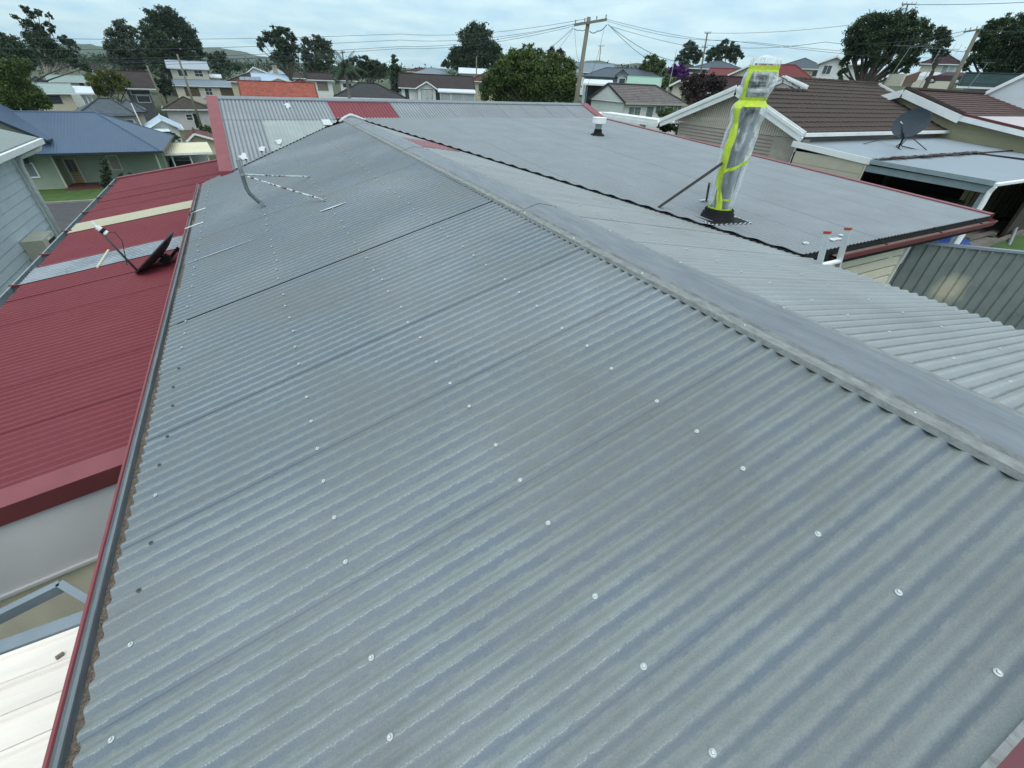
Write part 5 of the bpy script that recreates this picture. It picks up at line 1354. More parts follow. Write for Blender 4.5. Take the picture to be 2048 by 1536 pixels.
# yard beyond the fence
drape("paving", M_CONC, [(17, 2.5), (33, 2.5), (33, 9), (17, 9)], .02, 4, 4, z=-4.32)
yw = empty("yellow_ribbed_wall", (27, 5.4, -4.4), "mustard cream ribbed metal wall right of the white carport post", "wall")
for i in range(22):
    m = MB(); x = 24.6 + i * .36; y = 7.6 - .08 * i
    m.add([(x, y, -4.2), (x + .30, y - .07, -4.2), (x + .30, y - .07, -2.35), (x, y, -2.35), (x + .36, y - .03, -4.2), (x + .36, y - .03, -2.35)], [(0, 1, 2, 3), (1, 4, 5, 2)])
    m.build("wall_panel", pm("mustard_cream_metal", (0.40, 0.36, 0.20), (0.34, 0.31, 0.175), scale=1, rough=.6), yw)
m = MB(); m.beam((24.6, 7.55, -4.25), (32.5, 5.8, -4.25), .1, .2); m.build("base_rail", M_DARK, yw)
bp_ = empty("blue_tarp_bundle", (19.9, 5.1, -4.3), "crumpled blue tarp just above the fence under the red gutter", "tarp")
m = MB(); m.lathe(onZ(1885, 472, -4.1) + Vector((0, 0, -.2)), [(.9, 0), (.8, .16), (.5, .3), (.3, .22), (.0, .26)], 9); m.build("tarp_sheet", pm("blue_tarp", (.02, .07, .28), (.015, .05, .2), scale=3, rough=.4, bump=.8), bp_)
tb = empty("timber_offcuts", (22, 5.6, -4.3), "pile of grey timber offcuts on the concrete beside the carport post", "timber pile")
for (a, b_) in (((1935, 478), (2048, 448)), ((1950, 500), (2048, 462)), ((1985, 470), (2035, 440))):
    m = MB(); m.beam(onZ(*a, -4.2), onZ(*b_, -4.15), .14, .1); m.build("plank", pm("grey_timber", (.20, .18, .15), (.12, .11, .09), scale=4, rough=.9), tb)
gp = MB(); gp.tube([onZ(2016, 492, -4.3), onZ(2050, 415, -3.6)], .06, 8)
o = gp.build("leaning_pipe", M_STEEL, None, cat="pipe", label="grey leaning pipe at the right edge beyond the fence")
drape("grass_patch", M_LAWN, [(21.5, 4.4), (26, 4.0), (26, 5.4), (22.3, 5.4)], .05, 4, 4, z=-4.3)
bb = empty("black_bin", (26.5, 6.6, -4.3), "black lidded bin in front of the mustard wall at the right edge", "bin")
p = onZ(2040, 425, -4.0)
m = MB(); m.add([(p.x - .3, p.y - .3, -4.3), (p.x + .3, p.y - .3, -4.3), (p.x + .3, p.y + .3, -4.3), (p.x - .3, p.y + .3, -4.3), (p.x - .36, p.y - .36, -3.4), (p.x + .36, p.y - .36, -3.4), (p.x + .36, p.y + .36, -3.4), (p.x - .36, p.y + .36, -3.4)], [(0, 1, 5, 4), (1, 2, 6, 5), (2, 3, 7, 6), (3, 0, 4, 7), (4, 5, 6, 7)]); m.build("tub", M_BLACK, bb)
m = MB(); m.obox((p.x, p.y, -3.37), (.4, 0, 0), (0, .4, 0), (0, 0, .04)); m.build("lid", M_BLACK, bb)

# ------------------------------------------------------------------ second brown-tiled house, yellow boards
b3 = empty("yellow_brown_tiled_house", (36, 14, -4.4), "yellow boarded house with brown tiled roof and long white bargeboard, right of the dish", "house")
X3 = 32.0
pk = onX(1812, 180, X3); e3_ = onX(1925, 232, X3); e4 = onX(2048, 258, X3); 
M_BT2 = tilemat("red_brown_roof_tile", (0.10, 0.058, 0.05), (0.072, 0.042, 0.037))
s3 = (pk.z - e3_.z) / (pk.y - e3_.y)
m = MB()
xe = X3 + 17
slope(m, (X3, e3_.y, e3_.z), (xe, e3_.y, e3_.z), (xe - 4.4, pk.y, pk.z), (X3, pk.y, pk.z), True)
nyy = pk.y + (pk.y - e3_.y)
slope(m, (xe, nyy, e3_.z), (X3, nyy, e3_.z), (X3, pk.y, pk.z), (xe - 4.4, pk.y, pk.z), True)
slope(m, (xe, e3_.y, e3_.z), (xe, nyy, e3_.z), (xe - 4.4, pk.y, pk.z), (xe - 4.4, pk.y, pk.z), True)
m.tube([(X3, pk.y, pk.z + .05), (xe - 4.4, pk.y, pk.z + .05)], .1, 6); m.tube([(xe - 4.4, pk.y, pk.z + .05), (xe, e3_.y, e3_.z + .05)], .1, 6)
m.tube([(X3 + .1, pk.y, pk.z + .06), (X3 + .1, e3_.y, e3_.z + .06)], .12, 6)
m.build("roof", M_BT2, b3)
m = MB(); slope(m, (X3, e4.y - 3, e4.z - .5), (xe, e4.y - 3, e4.z - .5), (xe, e3_.y, e3_.z - .0), (X3, e3_.y, e3_.z - .0), False); m.build("skillion_roof", pm("pinkish_faded_roof", (.50, .45, .46), (.42, .38, .40), rough=.6), b3)
m = MB()
m.beam((X3 - .08, pk.y + .05, pk.z - .15), (X3 - .08, e3_.y, e3_.z - .15), .06, .34); m.beam((X3 - .08, e3_.y, e3_.z - .1), (X3 - .08, e4.y - 3, e4.z - .62), .06, .22); m.beam((X3 - .08, pk.y + .05, pk.z - .15), (X3 - .08, nyy, e3_.z - .15), .06, .34)
m.build("bargeboard", M_WHITE, b3)
m = MB(); m.beam((X3 - .02, e3_.y, e3_.z + .07), (X3 - .02, e4.y - 3, e4.z - .44), .14, .1); m.build("verge_flashing", M_REDD, b3)
M_YB = boardmat("yellow_board_wall", (0.36, 0.33, 0.20), (0.31, 0.285, 0.17), .19)
m = MB(); xw3 = X3 + .45
m.add([(xw3, e3_.y, -4.6), (xw3, nyy, -4.6), (xw3, nyy, e3_.z - .1), (xw3, pk.y, pk.z - .2), (xw3, e3_.y, e3_.z - .1)], [(0, 1, 2, 3, 4)])
m.add([(xw3, e4.y - 3, -4.6), (xw3, e3_.y, -4.6), (xw3, e3_.y, e3_.z - .1), (xw3, e4.y - 3, e4.z - .6)], [(0, 1, 2, 3)])
m.box((xw3 + .02, e3_.y + .3, -4.6), (xe - .5, nyy - .3, e3_.z - .1)); m.build("wall", M_YB, b3)

# ------------------------------------------------------------------ white weatherboard house with grey-brown tiles (middle right)
wt3 = empty("white_gabled_house", (42, 43, -5.3), "white boarded house with grey-brown tiled roof and triangular gable, behind the white-capped vent", "house")
X4 = 34.0
L4, R4, P4_ = onX(1177, 198, X4), onX(1250, 206, X4), onX(1215, 168, X4)
yS, yN_, yP, z4, zp = R4.y, L4.y, (L4.y + R4.y) / 2, (L4.z + R4.z) / 2, P4_.z
xe4 = onY(1375, 206, yS).x
M_GT = tilemat("grey_brown_roof_tile", (0.17, 0.15, 0.145), (0.135, 0.12, 0.118))
m = MB()
slope(m, (X4, yS, z4), (xe4, yS, z4), (xe4 - 2.2, yP, zp), (X4, yP, zp), True); slope(m, (xe4, yN_, z4), (X4, yN_, z4), (X4, yP, zp), (xe4 - 2.2, yP, zp), True); slope(m, (xe4, yS, z4), (xe4, yN_, z4), (xe4 - 2.2, yP, zp), (xe4 - 2.2, yP, zp), True)
m.tube([(X4, yP, zp + .05), (xe4 - 2.2, yP, zp + .05)], .1, 6); m.tube([(xe4 - 2.2, yP, zp + .05), (xe4, yS, z4 + .05)], .1, 6)
m.build("roof", M_GT, wt3)
m = MB(); m.beam((X4 - .05, yS - .1, z4 + .0), (X4 - .05, yP, zp + .02), .06, .18); m.beam((X4 - .05, yN_ + .1, z4 + .0), (X4 - .05, yP, zp + .02), .06, .18); m.build("barge_trim", pm("dark_brown_trim", (.05, .04, .035), rough=.6), wt3)
m = MB(); m.beam((X4, yS - .05, z4 - .06), (xe4, yS - .05, z4 - .06), .12, .14); m.build("gutter", pm("stone_gutter", (.42, .41, .36), rough=.5), wt3)
M_WBF = boardmat("white_far_board", (0.62, 0.66, 0.62), (0.55, 0.59, 0.56), .21)
nb4 = 9
for i in range(nb4):
    za = z4 + (zp - z4) * i / nb4; zb_ = z4 + (zp - z4) * (i + 1) / nb4; hw0 = (yN_ - yS) / 2 * (1 - i / nb4); hw1 = (yN_ - yS) / 2 * (1 - (i + 1) / nb4)
    m = MB(); m.add([(X4 + .02, yP - hw0 + .1, za), (X4 + .02, yP + hw0 - .1, za), (X4 + .06, yP + max(hw1 - .1, .01), zb_), (X4 + .06, yP - max(hw1 - .1, .01), zb_), (X4 + .06, yP - hw0 + .1, za), (X4 + .06, yP + hw0 - .1, za)], [(0, 1, 2, 3), (4, 5, 1, 0)]); m.build("gable_board", pm("white_gable_board", (.66, .70, .68), (.6, .64, .62), rough=.6), wt3)
m = MB(); m.box((X4 + .2, yS + .3, -5.6), (xe4 - .4, yN_ - .3, z4)); m.build("wall", M_WBF, wt3)
m = MB(); m.box((X4 + .17, yS + .27, -5.6), (X4 + .33, yS + .4, z4)); m.build("corner_board", M_CREAM, wt3)
yw4 = yS + .3
for (x0, y0, x1, y1, kw) in ((1258, 214, 1278, 235, dict(bars=(1, 0))), (1294, 213, 1303, 238, {}), (1312, 212, 1328, 226, dict(bars=(1, 0))), (1340, 212, 1360, 226, dict(bars=(2, 0)))):
    a = onY(x0, y0, yw4); b_ = onY(x1, y1, yw4)
    windowp(wt3, (a.x, yw4, b_.z), (b_.x, yw4, b_.z), (b_.x, yw4, a.z), (a.x, yw4, a.z), (0, -1, 0), pm_=pm("green_blind_glass", (.22, .28, .25), (.10, .13, .13), scale=1.5, rough=.2), **kw)

# ------------------------------------------------------------------ the rest of the neighbourhood
def rgb(*a): return tuple(x for x in a)
WALLW = boardmat("white_board_wall", (0.66, 0.69, 0.67), None, .2)
WALLC = pm("cream_render_wall", (0.56, 0.50, 0.37), (0.49, 0.44, 0.33), scale=.7, rough=.8)
WALLC2 = boardmat("cream_board_wall", (0.54, 0.51, 0.42), None, .2)
WALLP = pm("pinkish_white_wall", (0.55, 0.53, 0.54), (0.46, 0.45, 0.46), scale=.6, rough=.8)
WALLB = pm("red_brick_wall", (0.17, 0.075, 0.05), (0.12, 0.055, 0.04), scale=6, rough=.9)
WALLG = pm("grey_blue_wall", (0.40, 0.46, 0.50), (0.35, 0.41, 0.45), scale=.6, rough=.7)
DKBR = tilemat("dark_brown_tile", (0.058, 0.044, 0.044), (0.042, 0.033, 0.034))
DKGR = tilemat("dark_slate_tile", (0.062, 0.064, 0.068), (0.045, 0.047, 0.052))
SLATE = tilemat("blue_slate_tile", (0.105, 0.13, 0.15), (0.08, 0.10, 0.12))
OLIVE = tilemat("olive_brown_tile", (0.075, 0.065, 0.050), (0.055, 0.047, 0.038))
ORANGE = tilemat("orange_red_tile", (0.40, 0.10, 0.060), (0.24, 0.062, 0.042), rough=.7)
REDM = metalmat("dark_red_roof_metal", (0.15, 0.028, 0.030), (0.12, 0.022, 0.024))
REDB = tilemat("red_brown_tile", (0.13, 0.042, 0.040), (0.09, 0.032, 0.030))
MAROON = tilemat("maroon_tile", (0.060, 0.022, 0.030), (0.045, 0.018, 0.024))
CHAR = metalmat("charcoal_metal", (0.065, 0.085, 0.11), (0.055, 0.072, 0.095))
STEELG = metalmat("steel_grey_metal", (0.19, 0.235, 0.28), (0.16, 0.20, 0.24))
ZINC = metalmat("pale_zinc_metal", (0.36, 0.41, 0.46), (0.30, 0.35, 0.40))
WHITEM = metalmat("white_roof_metal", (0.62, 0.68, 0.73), (0.55, 0.61, 0.67))
PALEB = metalmat("pale_blue_metal", (0.42, 0.53, 0.66), (0.36, 0.47, 0.60))
MINT = metalmat("mint_metal", (0.27, 0.42, 0.34), (0.23, 0.37, 0.30))
PALEG = metalmat("pale_green_metal", (0.28, 0.36, 0.34), (0.24, 0.31, 0.30))
CREAMM = metalmat("cream_metal", (0.66, 0.62, 0.44), (0.6, 0.56, 0.4))
TEAL = tilemat("teal_tile", (0.040, 0.085, 0.085), (0.028, 0.06, 0.062))
DKT = pm("dark_trim", (0.035, 0.04, 0.045), rough=.5); BLT = pm("grey_green_trim", (0.13, 0.165, 0.17), rough=.5)
H = house_
# left
H("cream_house", "cream house with pale green metal roof at the far left beyond the blue-roofed house", 50, 150, 186, 167, 219, 84, 7.5, 'side', WALLC, PALEG, False, wins=[(86, 192, 121, 206, dict(fm=DKT))])
H("open_shelter", "small white-roofed open shelter between the pale green roof and the olive bush", 150, 188, 186, 172, 215, 84, 6, 'flat', M_WHITE, WHITEM, False, post=True, cat="shelter")
H("white_flat_house", "white flat-fronted building with grey-green roof behind the cream house at far left", 95, 172, 163, 151, 176, 104, 8, 'side', WALLW, PALEG, False, wins=[(158, 164, 168, 173)])
H("grey_roof_cottage", "small grey-roofed cottage peeping behind the cream house's left end", 55, 100, 167, 154, 175, 97, 7, 'hip', WALLC, SLATE)
o = H("dark_roof_house", "big dark brown roofed house with deep shaded verandah behind the olive bush", 232, 314, 177, 143, 208, 106, 9, 'side', pm("dim_grey_wall", (.10, .11, .125), rough=.8), DKBR, wins=[(262, 181, 300, 189), (275, 192, 300, 204)], oh=1.2)
H("long_brown_roof_house", "long low brown roof among the trees at the upper left", 168, 222, 141, 126, 148, 150, 10, 'hip', WALLW, DKBR)
H("red_roof_cottage", "small dull red roof half hidden by trees above the dark verandah house", 263, 292, 146, 130, 152, 150, 9, 'hip', WALLC, REDB)
tw_ = H("two_storey_house", "cream two-storey house with grey metal roofs behind a leaning power pole", 345, 470, 172, 160, 200, 122, 9, 'side', WALLC2, STEELG, False, wins=[(371, 176, 398, 191, dict(fm=DKT, bars=(2, 1), pm_=pm("brown_screen", (.11, .085, .05), rough=.6))), (411, 176, 424, 190, dict(fm=M_WHITE, bars=(1, 1))), (442, 177, 466, 190, dict(fm=DKT, bars=(2, 1), pm_=pm("brown_screen", (.11, .085, .05), rough=.6)))], oh=.35)
H("upper_storey", "upper cream storey with two dark windows and flat grey roof on the two-storey house", 334, 418, 137, 122, 166, 127, 8, 'side', WALLC2, ZINC, False, wins=[(356, 140, 365, 152), (368, 140, 374, 152), (389, 141, 405, 153, dict(bars=(1, 1)))], extra=0.3, cat="upper storey")
H("white_annex", "white annex with low roof right of the upper storey", 420, 443, 155, 149, 163, 132, 5, 'side', WALLW, WHITEM, False, cat="annex")
H("pinkish_cottage", "pinkish white cottage with olive-brown hip roof and dark doorway below the two-storey house", 324, 424, 219, 194, 264, 95, 8.5, 'hip', WALLP, OLIVE, wins=[(373, 229, 386, 240, dict(bars=(0, 1))), (388, 227, 400, 256, dict(pm_=M_DARK, name="door")), (358, 221, 372, 223)])
H("slate_roof_cottage", "cottage with blue slate hip roof and cream walls behind the blue-roofed house", 150, 276, 232, 198, 262, 73, 9, 'hip', WALLC2, SLATE, wins=[(255, 240, 268, 252)], trim=DKT, ridge=(196, 222))
H("slate_roof_wing", "rear wing with small slate gable behind the slate-roofed cottage", 228, 294, 224, 199, 250, 80, 7, 'hip', WALLC2, SLATE, trim=DKT, cat="house wing")
H("pale_blue_shed", "white shed with pale blue gable roof behind the cream carport", 290, 366, 259, 238, 276, 70, 6, 'front', WALLW, PALEB, False, ridge=322, cat="shed")
H("dark_edged_carport", "flat carport roof with dark fascia over pale green boards, between blue roof and pale shed", 277, 342, 264, 258, 282, 66, 4, 'flat', boardmat("mint_board_wall", (.42, .50, .42)), WHITEM, False, trim=DKT, cat="carport")
H("small_red_shed", "small dull red gabled shed roof just left of the red bargeboard", 372, 440, 282, 267, 300, 61, 5, 'front', WALLC, REDB, False, ridge=388, cat="shed")
cc = H("cream_carport", "flat cream carport beside the blue-roofed house sheltering a dark car", 328, 425, 306, 285, 340, 52.5, 6, 'flat', M_WHITE, CREAMM, False, post=True, cat="carport")
# centre
H("orange_tile_house", "bright orange-red tiled roof seen above the grey ridge", 482, 636, 194, 164, 205, 84, 12, 'side', WALLC, ORANGE, ridge=(476, 628), extra=3)
H("solar_panel_house", "brown-roofed house carrying a row of solar panels behind the orange roof", 455, 548, 164, 146, 172, 108, 9, 'hip', WALLC, DKBR)
H("pale_blue_roof_house", "pale blue metal roof to the right of the solar panels", 505, 578, 163, 148, 172, 104, 6, 'side', WALLW, PALEB, False)
H("white_gable_far_house", "white gabled house with zinc roof behind the solar panels", 490, 545, 149, 134, 160, 138, 9, 'front', WALLW, ZINC, False, ridge=506)
gz = H("chimney_house", "grey zinc hip roof with a cream brick chimney left of the umbrella-shaped gum", 522, 590, 158, 136, 166, 128, 9, 'hip', WALLW, ZINC, False)
H("white_porch_house", "white low gable fronting the chimney house beside the gum trunk", 530, 592, 166, 155, 172, 100, 6, 'front', WALLW, WHITEM, False, ridge=555)
H("green_grey_roof_house", "green-grey hip roof between gum trunk and the white two-storey house", 577, 612, 156, 141, 166, 124, 8, 'hip', WALLW, OLIVE)
H("red_roof_far_house", "dull red roof low between the chimney house and the white house", 588, 615, 166, 158, 170, 112, 7, 'hip', WALLC, REDB)
H("white_tall_house", "tall white house with brown gable roof and one blinded window, left of the palm", 614, 668, 160, 146, 200, 98, 8, 'side', WALLW, DKBR, wins=[(636, 165, 655, 180, dict(fm=BLT, pm_=pm("brown_slat_blind", (.22, .19, .14), rough=.6)))])
H("white_low_house", "white house behind the palm trunk with a small dark window", 674, 716, 161, 155, 190, 98, 8, 'side', WALLW, DKBR, wins=[(686, 167, 703, 175)])
H("black_hip_roof_house", "very dark hip roof just above the grey ridge right of the palm", 668, 815, 196, 167, 204, 66, 11, 'hip', WALLW, DKGR, ridge=(718, 752), extra=3)
mh = H("garage_house", "white house with long dark brown roof and pale garage doors in the middle distance", 797, 950, 178, 150, 205, 92, 10, 'side', WALLW, DKBR, wins=[(811, 176, 817, 197, dict(fm=DKT))])
H("garage_gable", "projecting white gable with pale garage door on the brown-roofed house", 830, 876, 178, 163, 204, 90, 4, 'front', WALLW, DKBR, ridge=853, wins=[(843, 179, 865, 203, dict(fm=DKT, fw=.05, bars=(1, 0), pm_=pm("pale_garage_door", (.50, .53, .53), rough=.5), name="garage_door"))], cat="garage")
H("triple_garage", "flat white-trimmed garage with three grey panels right of the projecting gable", 876, 951, 184, 177, 204, 89, 4, 'flat', DKT, WHITEM, False, wins=[(881, 186, 901, 203, dict(pm_=pm("grey_roller_door", (.36, .40, .42), rough=.5), name="garage_door")), (903, 186, 924, 203, dict(pm_=pm("grey_roller_door", (.36, .40, .42), rough=.5), name="garage_door")), (927, 187, 949, 204, dict(pm_=pm("grey_roller_door", (.36, .40, .42), rough=.5), name="garage_door"))], cat="garage", oh=.25)
H("long_zinc_roof_house", "long pale zinc roof with light hips beyond the garage house", 810, 920, 154, 136, 160, 140, 14, 'hip', WALLW, STEELG, False)
H("far_red_roof_house", "far dull red roof peeping over the long zinc roof", 811, 868, 144, 135, 150, 190, 12, 'hip', WALLC, REDB)
H("cream_far_house", "cream far house with white gable right of the round fig tree", 917, 980, 147, 137, 156, 128, 8, 'side', WALLC2, WHITEM, False)
H("red_hip_house", "red-brown hip-roofed house half hidden by the big green bush", 938, 1040, 164, 139, 195, 100, 10, 'hip', WALLC, REDB, ridge=(985, 1010), wins=[(957, 168, 968, 180)])
H("steel_roof_far_house", "grey-roofed far house with white gable just right of the power pole", 1146, 1228, 145, 126, 165, 122, 10, 'side', WALLW, STEELG, False, wins=[(1168, 147, 1176, 154)])
H("charcoal_roof_house", "charcoal hip-roofed house with pale gable front, centre right", 1163, 1332, 156, 137, 176, 92, 13, 'hip', WALLG, CHAR, False, ridge=(1212, 1290), trim=DKT)
H("charcoal_gable", "pale blue-white gable front with one window on the charcoal-roofed house", 1230, 1259, 152, 139, 170, 88, 5, 'front', WALLG, CHAR, False, wins=[(1238, 157, 1250, 168)], trim=DKT, cat="house wing", ridge=1246)
H("mint_roof_shed", "mint green metal roofed shed in front of the charcoal-roofed house", 1252, 1322, 170, 154, 176, 78, 6, 'side', boardmat("mint_shed_wall", (.24, .33, .26)), MINT, False, cat="shed")
H("white_roof_awning", "white-roofed open patio between the power pole and the white gabled house", 1166, 1226, 168, 159, 200, 62, 6, 'flat', DKT, WHITEM, False, post=True, cat="patio")
H("small_gable_house", "small cream gable behind the right end of the grey-brown tiled roof", 1338, 1376, 172, 160, 190, 62, 6, 'front', WALLC2, OLIVE, ridge=1360)
# right hill
H("brown_roof_hill_house", "brown tiled roof behind the purple bougainvillea", 1325, 1420, 145, 128, 150, 105, 10, 'hip', WALLC, DKBR)
H("dark_blue_roof_house", "dark slate-blue hip roof below the two gum trees on the right hill", 1378, 1492, 138, 122, 150, 106, 10, 'hip', WALLW, CHAR, False)
H("red_wing_house", "dark red roof wing left of the cream gable", 1415, 1475, 151, 137, 158, 86, 7, 'side', WALLW, REDM, False)
H("red_metal_roof_house", "large dark red metal roof with cream gable behind the flue top", 1455, 1555, 152, 128, 160, 82, 13, 'front', WALLC2, REDM, False, ridge=1505)
H("red_roof_back_house", "dark red hip roof running right from the flue top", 1500, 1632, 159, 129, 166, 86, 9, 'hip', WALLC, REDM, False, ridge=(1510, 1592))
H("brick_tile_house", "low red-brown tiled roof behind the dark-leaved tree", 1370, 1500, 186, 153, 196, 62, 8, 'side', WALLB, MAROON)
H("slate_roof_hill_house", "long dark slate roof right of the red roofs, left of the big fig tree", 1548, 1660, 137, 116, 156, 112, 12, 'hip', WALLC, CHAR, False, wins=[(1624, 142, 1636, 153)])
H("white_hill_house", "white house with corner window partly covered by the big fig tree", 1634, 1700, 128, 112, 160, 92, 9, 'front', WALLW, pm("pinkish_roof", (.42, .36, .36), rough=.7), False, ridge=1675, wins=[(1646, 131, 1662, 148, dict(bars=(1, 0)))])
H("white_wing_house", "white flat wing behind the fig tree's trunk", 1690, 1740, 128, 120, 162, 95, 8, 'flat', WALLW, WHITEM, False)
H("maroon_roof_house", "beige house with maroon hip roof up the hill behind the parked cars", 1838, 1928, 128, 107, 152, 128, 11, 'hip', WALLC2, MAROON, wins=[(1884, 131, 1894, 146, dict(pm_=pm("blue_grey_blind", (.25, .31, .34), rough=.4))), (1897, 131, 1908, 146, dict(pm_=pm("pale_blue_blind", (.42, .50, .52), rough=.4)))])
H("teal_roof_house", "teal tiled roof at the right edge below the dark trees", 1912, 2120, 176, 149, 200, 52, 12, 'hip', WALLW, TEAL, ridge=(1930, 2080))
H("white_gable_end_house", "big plain white gable end at the right edge above the brown tiles", 1955, 2150, 196, 143, 240, 44, 14, 'front', pm("plain_white_render", (.60, .64, .68), (.55, .6, .64), scale=.6, rough=.7), CHAR, False, ridge=2060, oh=.15)
# solar panels
sp_ = empty("solar_array", tuple(atD(500, 157, 104.5)), "row of four blue-grey solar panels behind the orange roof", "solar panels")
for i in range(4):
    a = atD(479 + i * 10.6, 160.5, 103.6); b_ = atD(479 + i * 10.6 + 10, 160.7, 103.6); c_ = atD(479 + i * 10.6 + 10, 153.6, 105.2); d_ = atD(479 + i * 10.6, 153.4, 105.2)
    m = MB(); dn = Vector((0, 0, -.06)); m.add([a, b_, c_, d_, a + dn, b_ + dn, c_ + dn, d_ + dn], [(0, 1, 2, 3), (4, 5, 1, 0), (5, 6, 2, 1), (7, 4, 0, 3)]); m.build("solar_panel", pm("solar_cell", (.06, .09, .16), (.09, .13, .2), rough=.2, spec=.8), sp_)
# chimney
m = MB(); p = atD(554, 150, 127); m.box((p.x - .45, p.y + 2, p.z - 1.2), (p.x + .45, p.y + 2.9, p.z + 1.5)); m.box((p.x - .52, p.y + 1.93, p.z + 1.5), (p.x + .52, p.y + 2.97, p.z + 1.68)); m.build("chimney", pm("cream_brick", (.42, .38, .30), (.34, .31, .25), scale=3, rough=.9), gz['e'])
def wallseg(name, label, a, b_, h, mat, th=.2, cat="wall"):
    a = Vector(a); b_ = Vector(b_); m = MB(); up = Vector((0, 0, h / 2)); mid = (a + b_) / 2 + up; d = (b_ - a) / 2; s_ = Vector((-d.y, d.x, 0)).normalized() * th / 2
    m.obox(mid, d, s_, up); return m.build(name, mat, None, cat=cat, label=label)
wallseg("garden_wall", "cream garden wall catching light under the fig tree", atD(1770, 171, 72), atD(1801, 172, 70), 1.05, WALLC2)
wallseg("brick_wall", "red brick garden wall between the cream wall and the parked cars", atD(1802, 172, 78), atD(1832, 160, 90), .95, WALLB)

# ------------------------------------------------------------------ vehicles
def car(name, label, base, yaw, col, L=4.4, Wd=1.75, Hh=1.55, suv=True):
    e = empty(name, tuple(base), label, "car")
    cs, sn = math.cos(yaw), math.sin(yaw)
    T = lambda x, y, z: Vector((base[0] + x * cs - y * sn, base[1] + x * sn + y * cs, base[2] + z))
    hl = L / 2
    prof = [(-hl, .35), (-hl, .75), (-hl + .08, .95), (-hl + .25, Hh - .15), (-hl + .6, Hh), (.35, Hh), (1.05, 1.0), (hl - .15, .85), (hl, .6), (hl, .35)]
    m = MB(); n = len(prof); w_ = Wd / 2
    def rowp(s_, inset): return [T(x, s_ * (w_ - (inset if z > 1.0 else 0)), z) for x, z in prof]
    A_ = rowp(-1, .14); B_ = rowp(1, .14)
    m.add(A_ + B_, [(i, i + 1, n + i + 1, n + i) for i in range(n - 1)] + [tuple(range(n)), tuple(range(2 * n - 1, n - 1, -1))])
    m.build("body", pm("car_paint_" + name, col, tuple(x * .95 for x in col), rough=.25, spec=.7), e)
    m = MB()
    for s_ in (-1, 1):
        g_ = [(-hl + .38, Hh - .18), (-hl + .3, 1.02), (.92, 1.02), (.33, Hh - .14)]
        m.add([T(x, s_ * (w_ - .125), z) for x, z in g_], [(0, 1, 2, 3)])
    m.add([T(x, y, z) for x, y, z in ((1.0, -w_ + .2, 1.03), (1.0, w_ - .2, 1.03), (.42, w_ - .25, Hh - .07), (.42, -w_ + .25, Hh - .07))], [(0, 1, 2, 3)])
    m.v = [(x, y, z + .004) for x, y, z in m.v]; m.build("window_glass", M_GLASS, e)
    for x in (-hl + .8, hl - .8):
        for s_ in (-1, 1):
            m = MB(); m.lathe(T(x, s_ * (w_ - .1), .33), [(0.01, -.1), (.33, -.1), (.33, .11), (.2, .12)], 14, axis=(-sn * s_, cs * s_, 0)); wh_ = m.build("wheel", M_BLACK, e)
            m = MB(); m.lathe(T(x, s_ * (w_ - .1), .33), [(.2, .115), (.05, .13), (.0, .13)], 10, axis=(-sn * s_, cs * s_, 0)); m.build("rim", M_ALU, wh_)
    for s_ in (-1, 1):
        m = MB(); m.obox(T(hl - .03, s_ * (w_ - .3), .72), Vector((cs, sn, 0)) * .04, Vector((-sn, cs, 0)) * .18, (0, 0, .07)); m.build("headlight", M_ALU, e)
def yawfor(p, off): return math.atan2(p[1], p[0]) + off
p = atD(1843, 166, 116); car("white_car", "white hatchback parked on the hill between fig tree and maroon-roofed house", p, yawfor(p, math.radians(100)), (.70, .72, .74))
p = atD(1884, 168, 98); car("maroon_car", "dark maroon car parked right of the white car", p, yawfor(p, math.radians(95)), (.06, .02, .028), Hh=1.4)
p = atD(372, 345, 54.0); p.z = -9.25; car("dark_car", "dark car under the cream carport with a pale bonnet reflection", p, math.radians(-88), (.03, .035, .045))

# ------------------------------------------------------------------ trees
def leafmat(name, c1, c2, c3=None):
    if name in M_TILES: return M_TILES[name]
    m, t, b = newmat(name)
    g_ = t.nodes.new("ShaderNodeNewGeometry")
    ob = t.nodes.new("ShaderNodeTexCoord").outputs['Object']
    n_ = nd(t, "ShaderNodeTexNoise", Scale=.55, Detail=4, Roughness=.7); t.links.new(ob, n_.inputs['Vector'])
    f_ = mth(t, 'ADD', mth(t, 'MULTIPLY', g_.outputs['Random Per Island'], .5), mth(t, 'MULTIPLY', n_.outputs[0], .55))
    col = mixc(t, ramp(t, f_, .25, .85), c2, c1)
    t.links.new(col, b.inputs['Base Color']); b.inputs['Roughness'].default_value = .6; b.inputs['Specular IOR Level'].default_value = .25
    M_TILES[name] = m; return m
LF_DARK = leafmat("dark_evergreen_leaf", (0.050, 0.085, 0.040), (0.018, 0.036, 0.020))
LF_GUM = leafmat("grey_green_gum_leaf", (0.085, 0.115, 0.070), (0.035, 0.055, 0.036))
LF_MID = leafmat("mid_green_leaf", (0.105, 0.155, 0.035), (0.032, 0.060, 0.018))
LF_OLIVE = leafmat("olive_leaf", (0.13, 0.15, 0.030), (0.050, 0.068, 0.018))
LF_PURP = leafmat("purple_bract", (0.13, 0.025, 0.20), (0.055, 0.012, 0.11))
LF_RED = leafmat("dark_reddish_leaf", (0.060, 0.042, 0.040), (0.024, 0.020, 0.018))
LF_FIG = leafmat("fig_leaf", (0.045, 0.085, 0.026), (0.014, 0.030, 0.014))
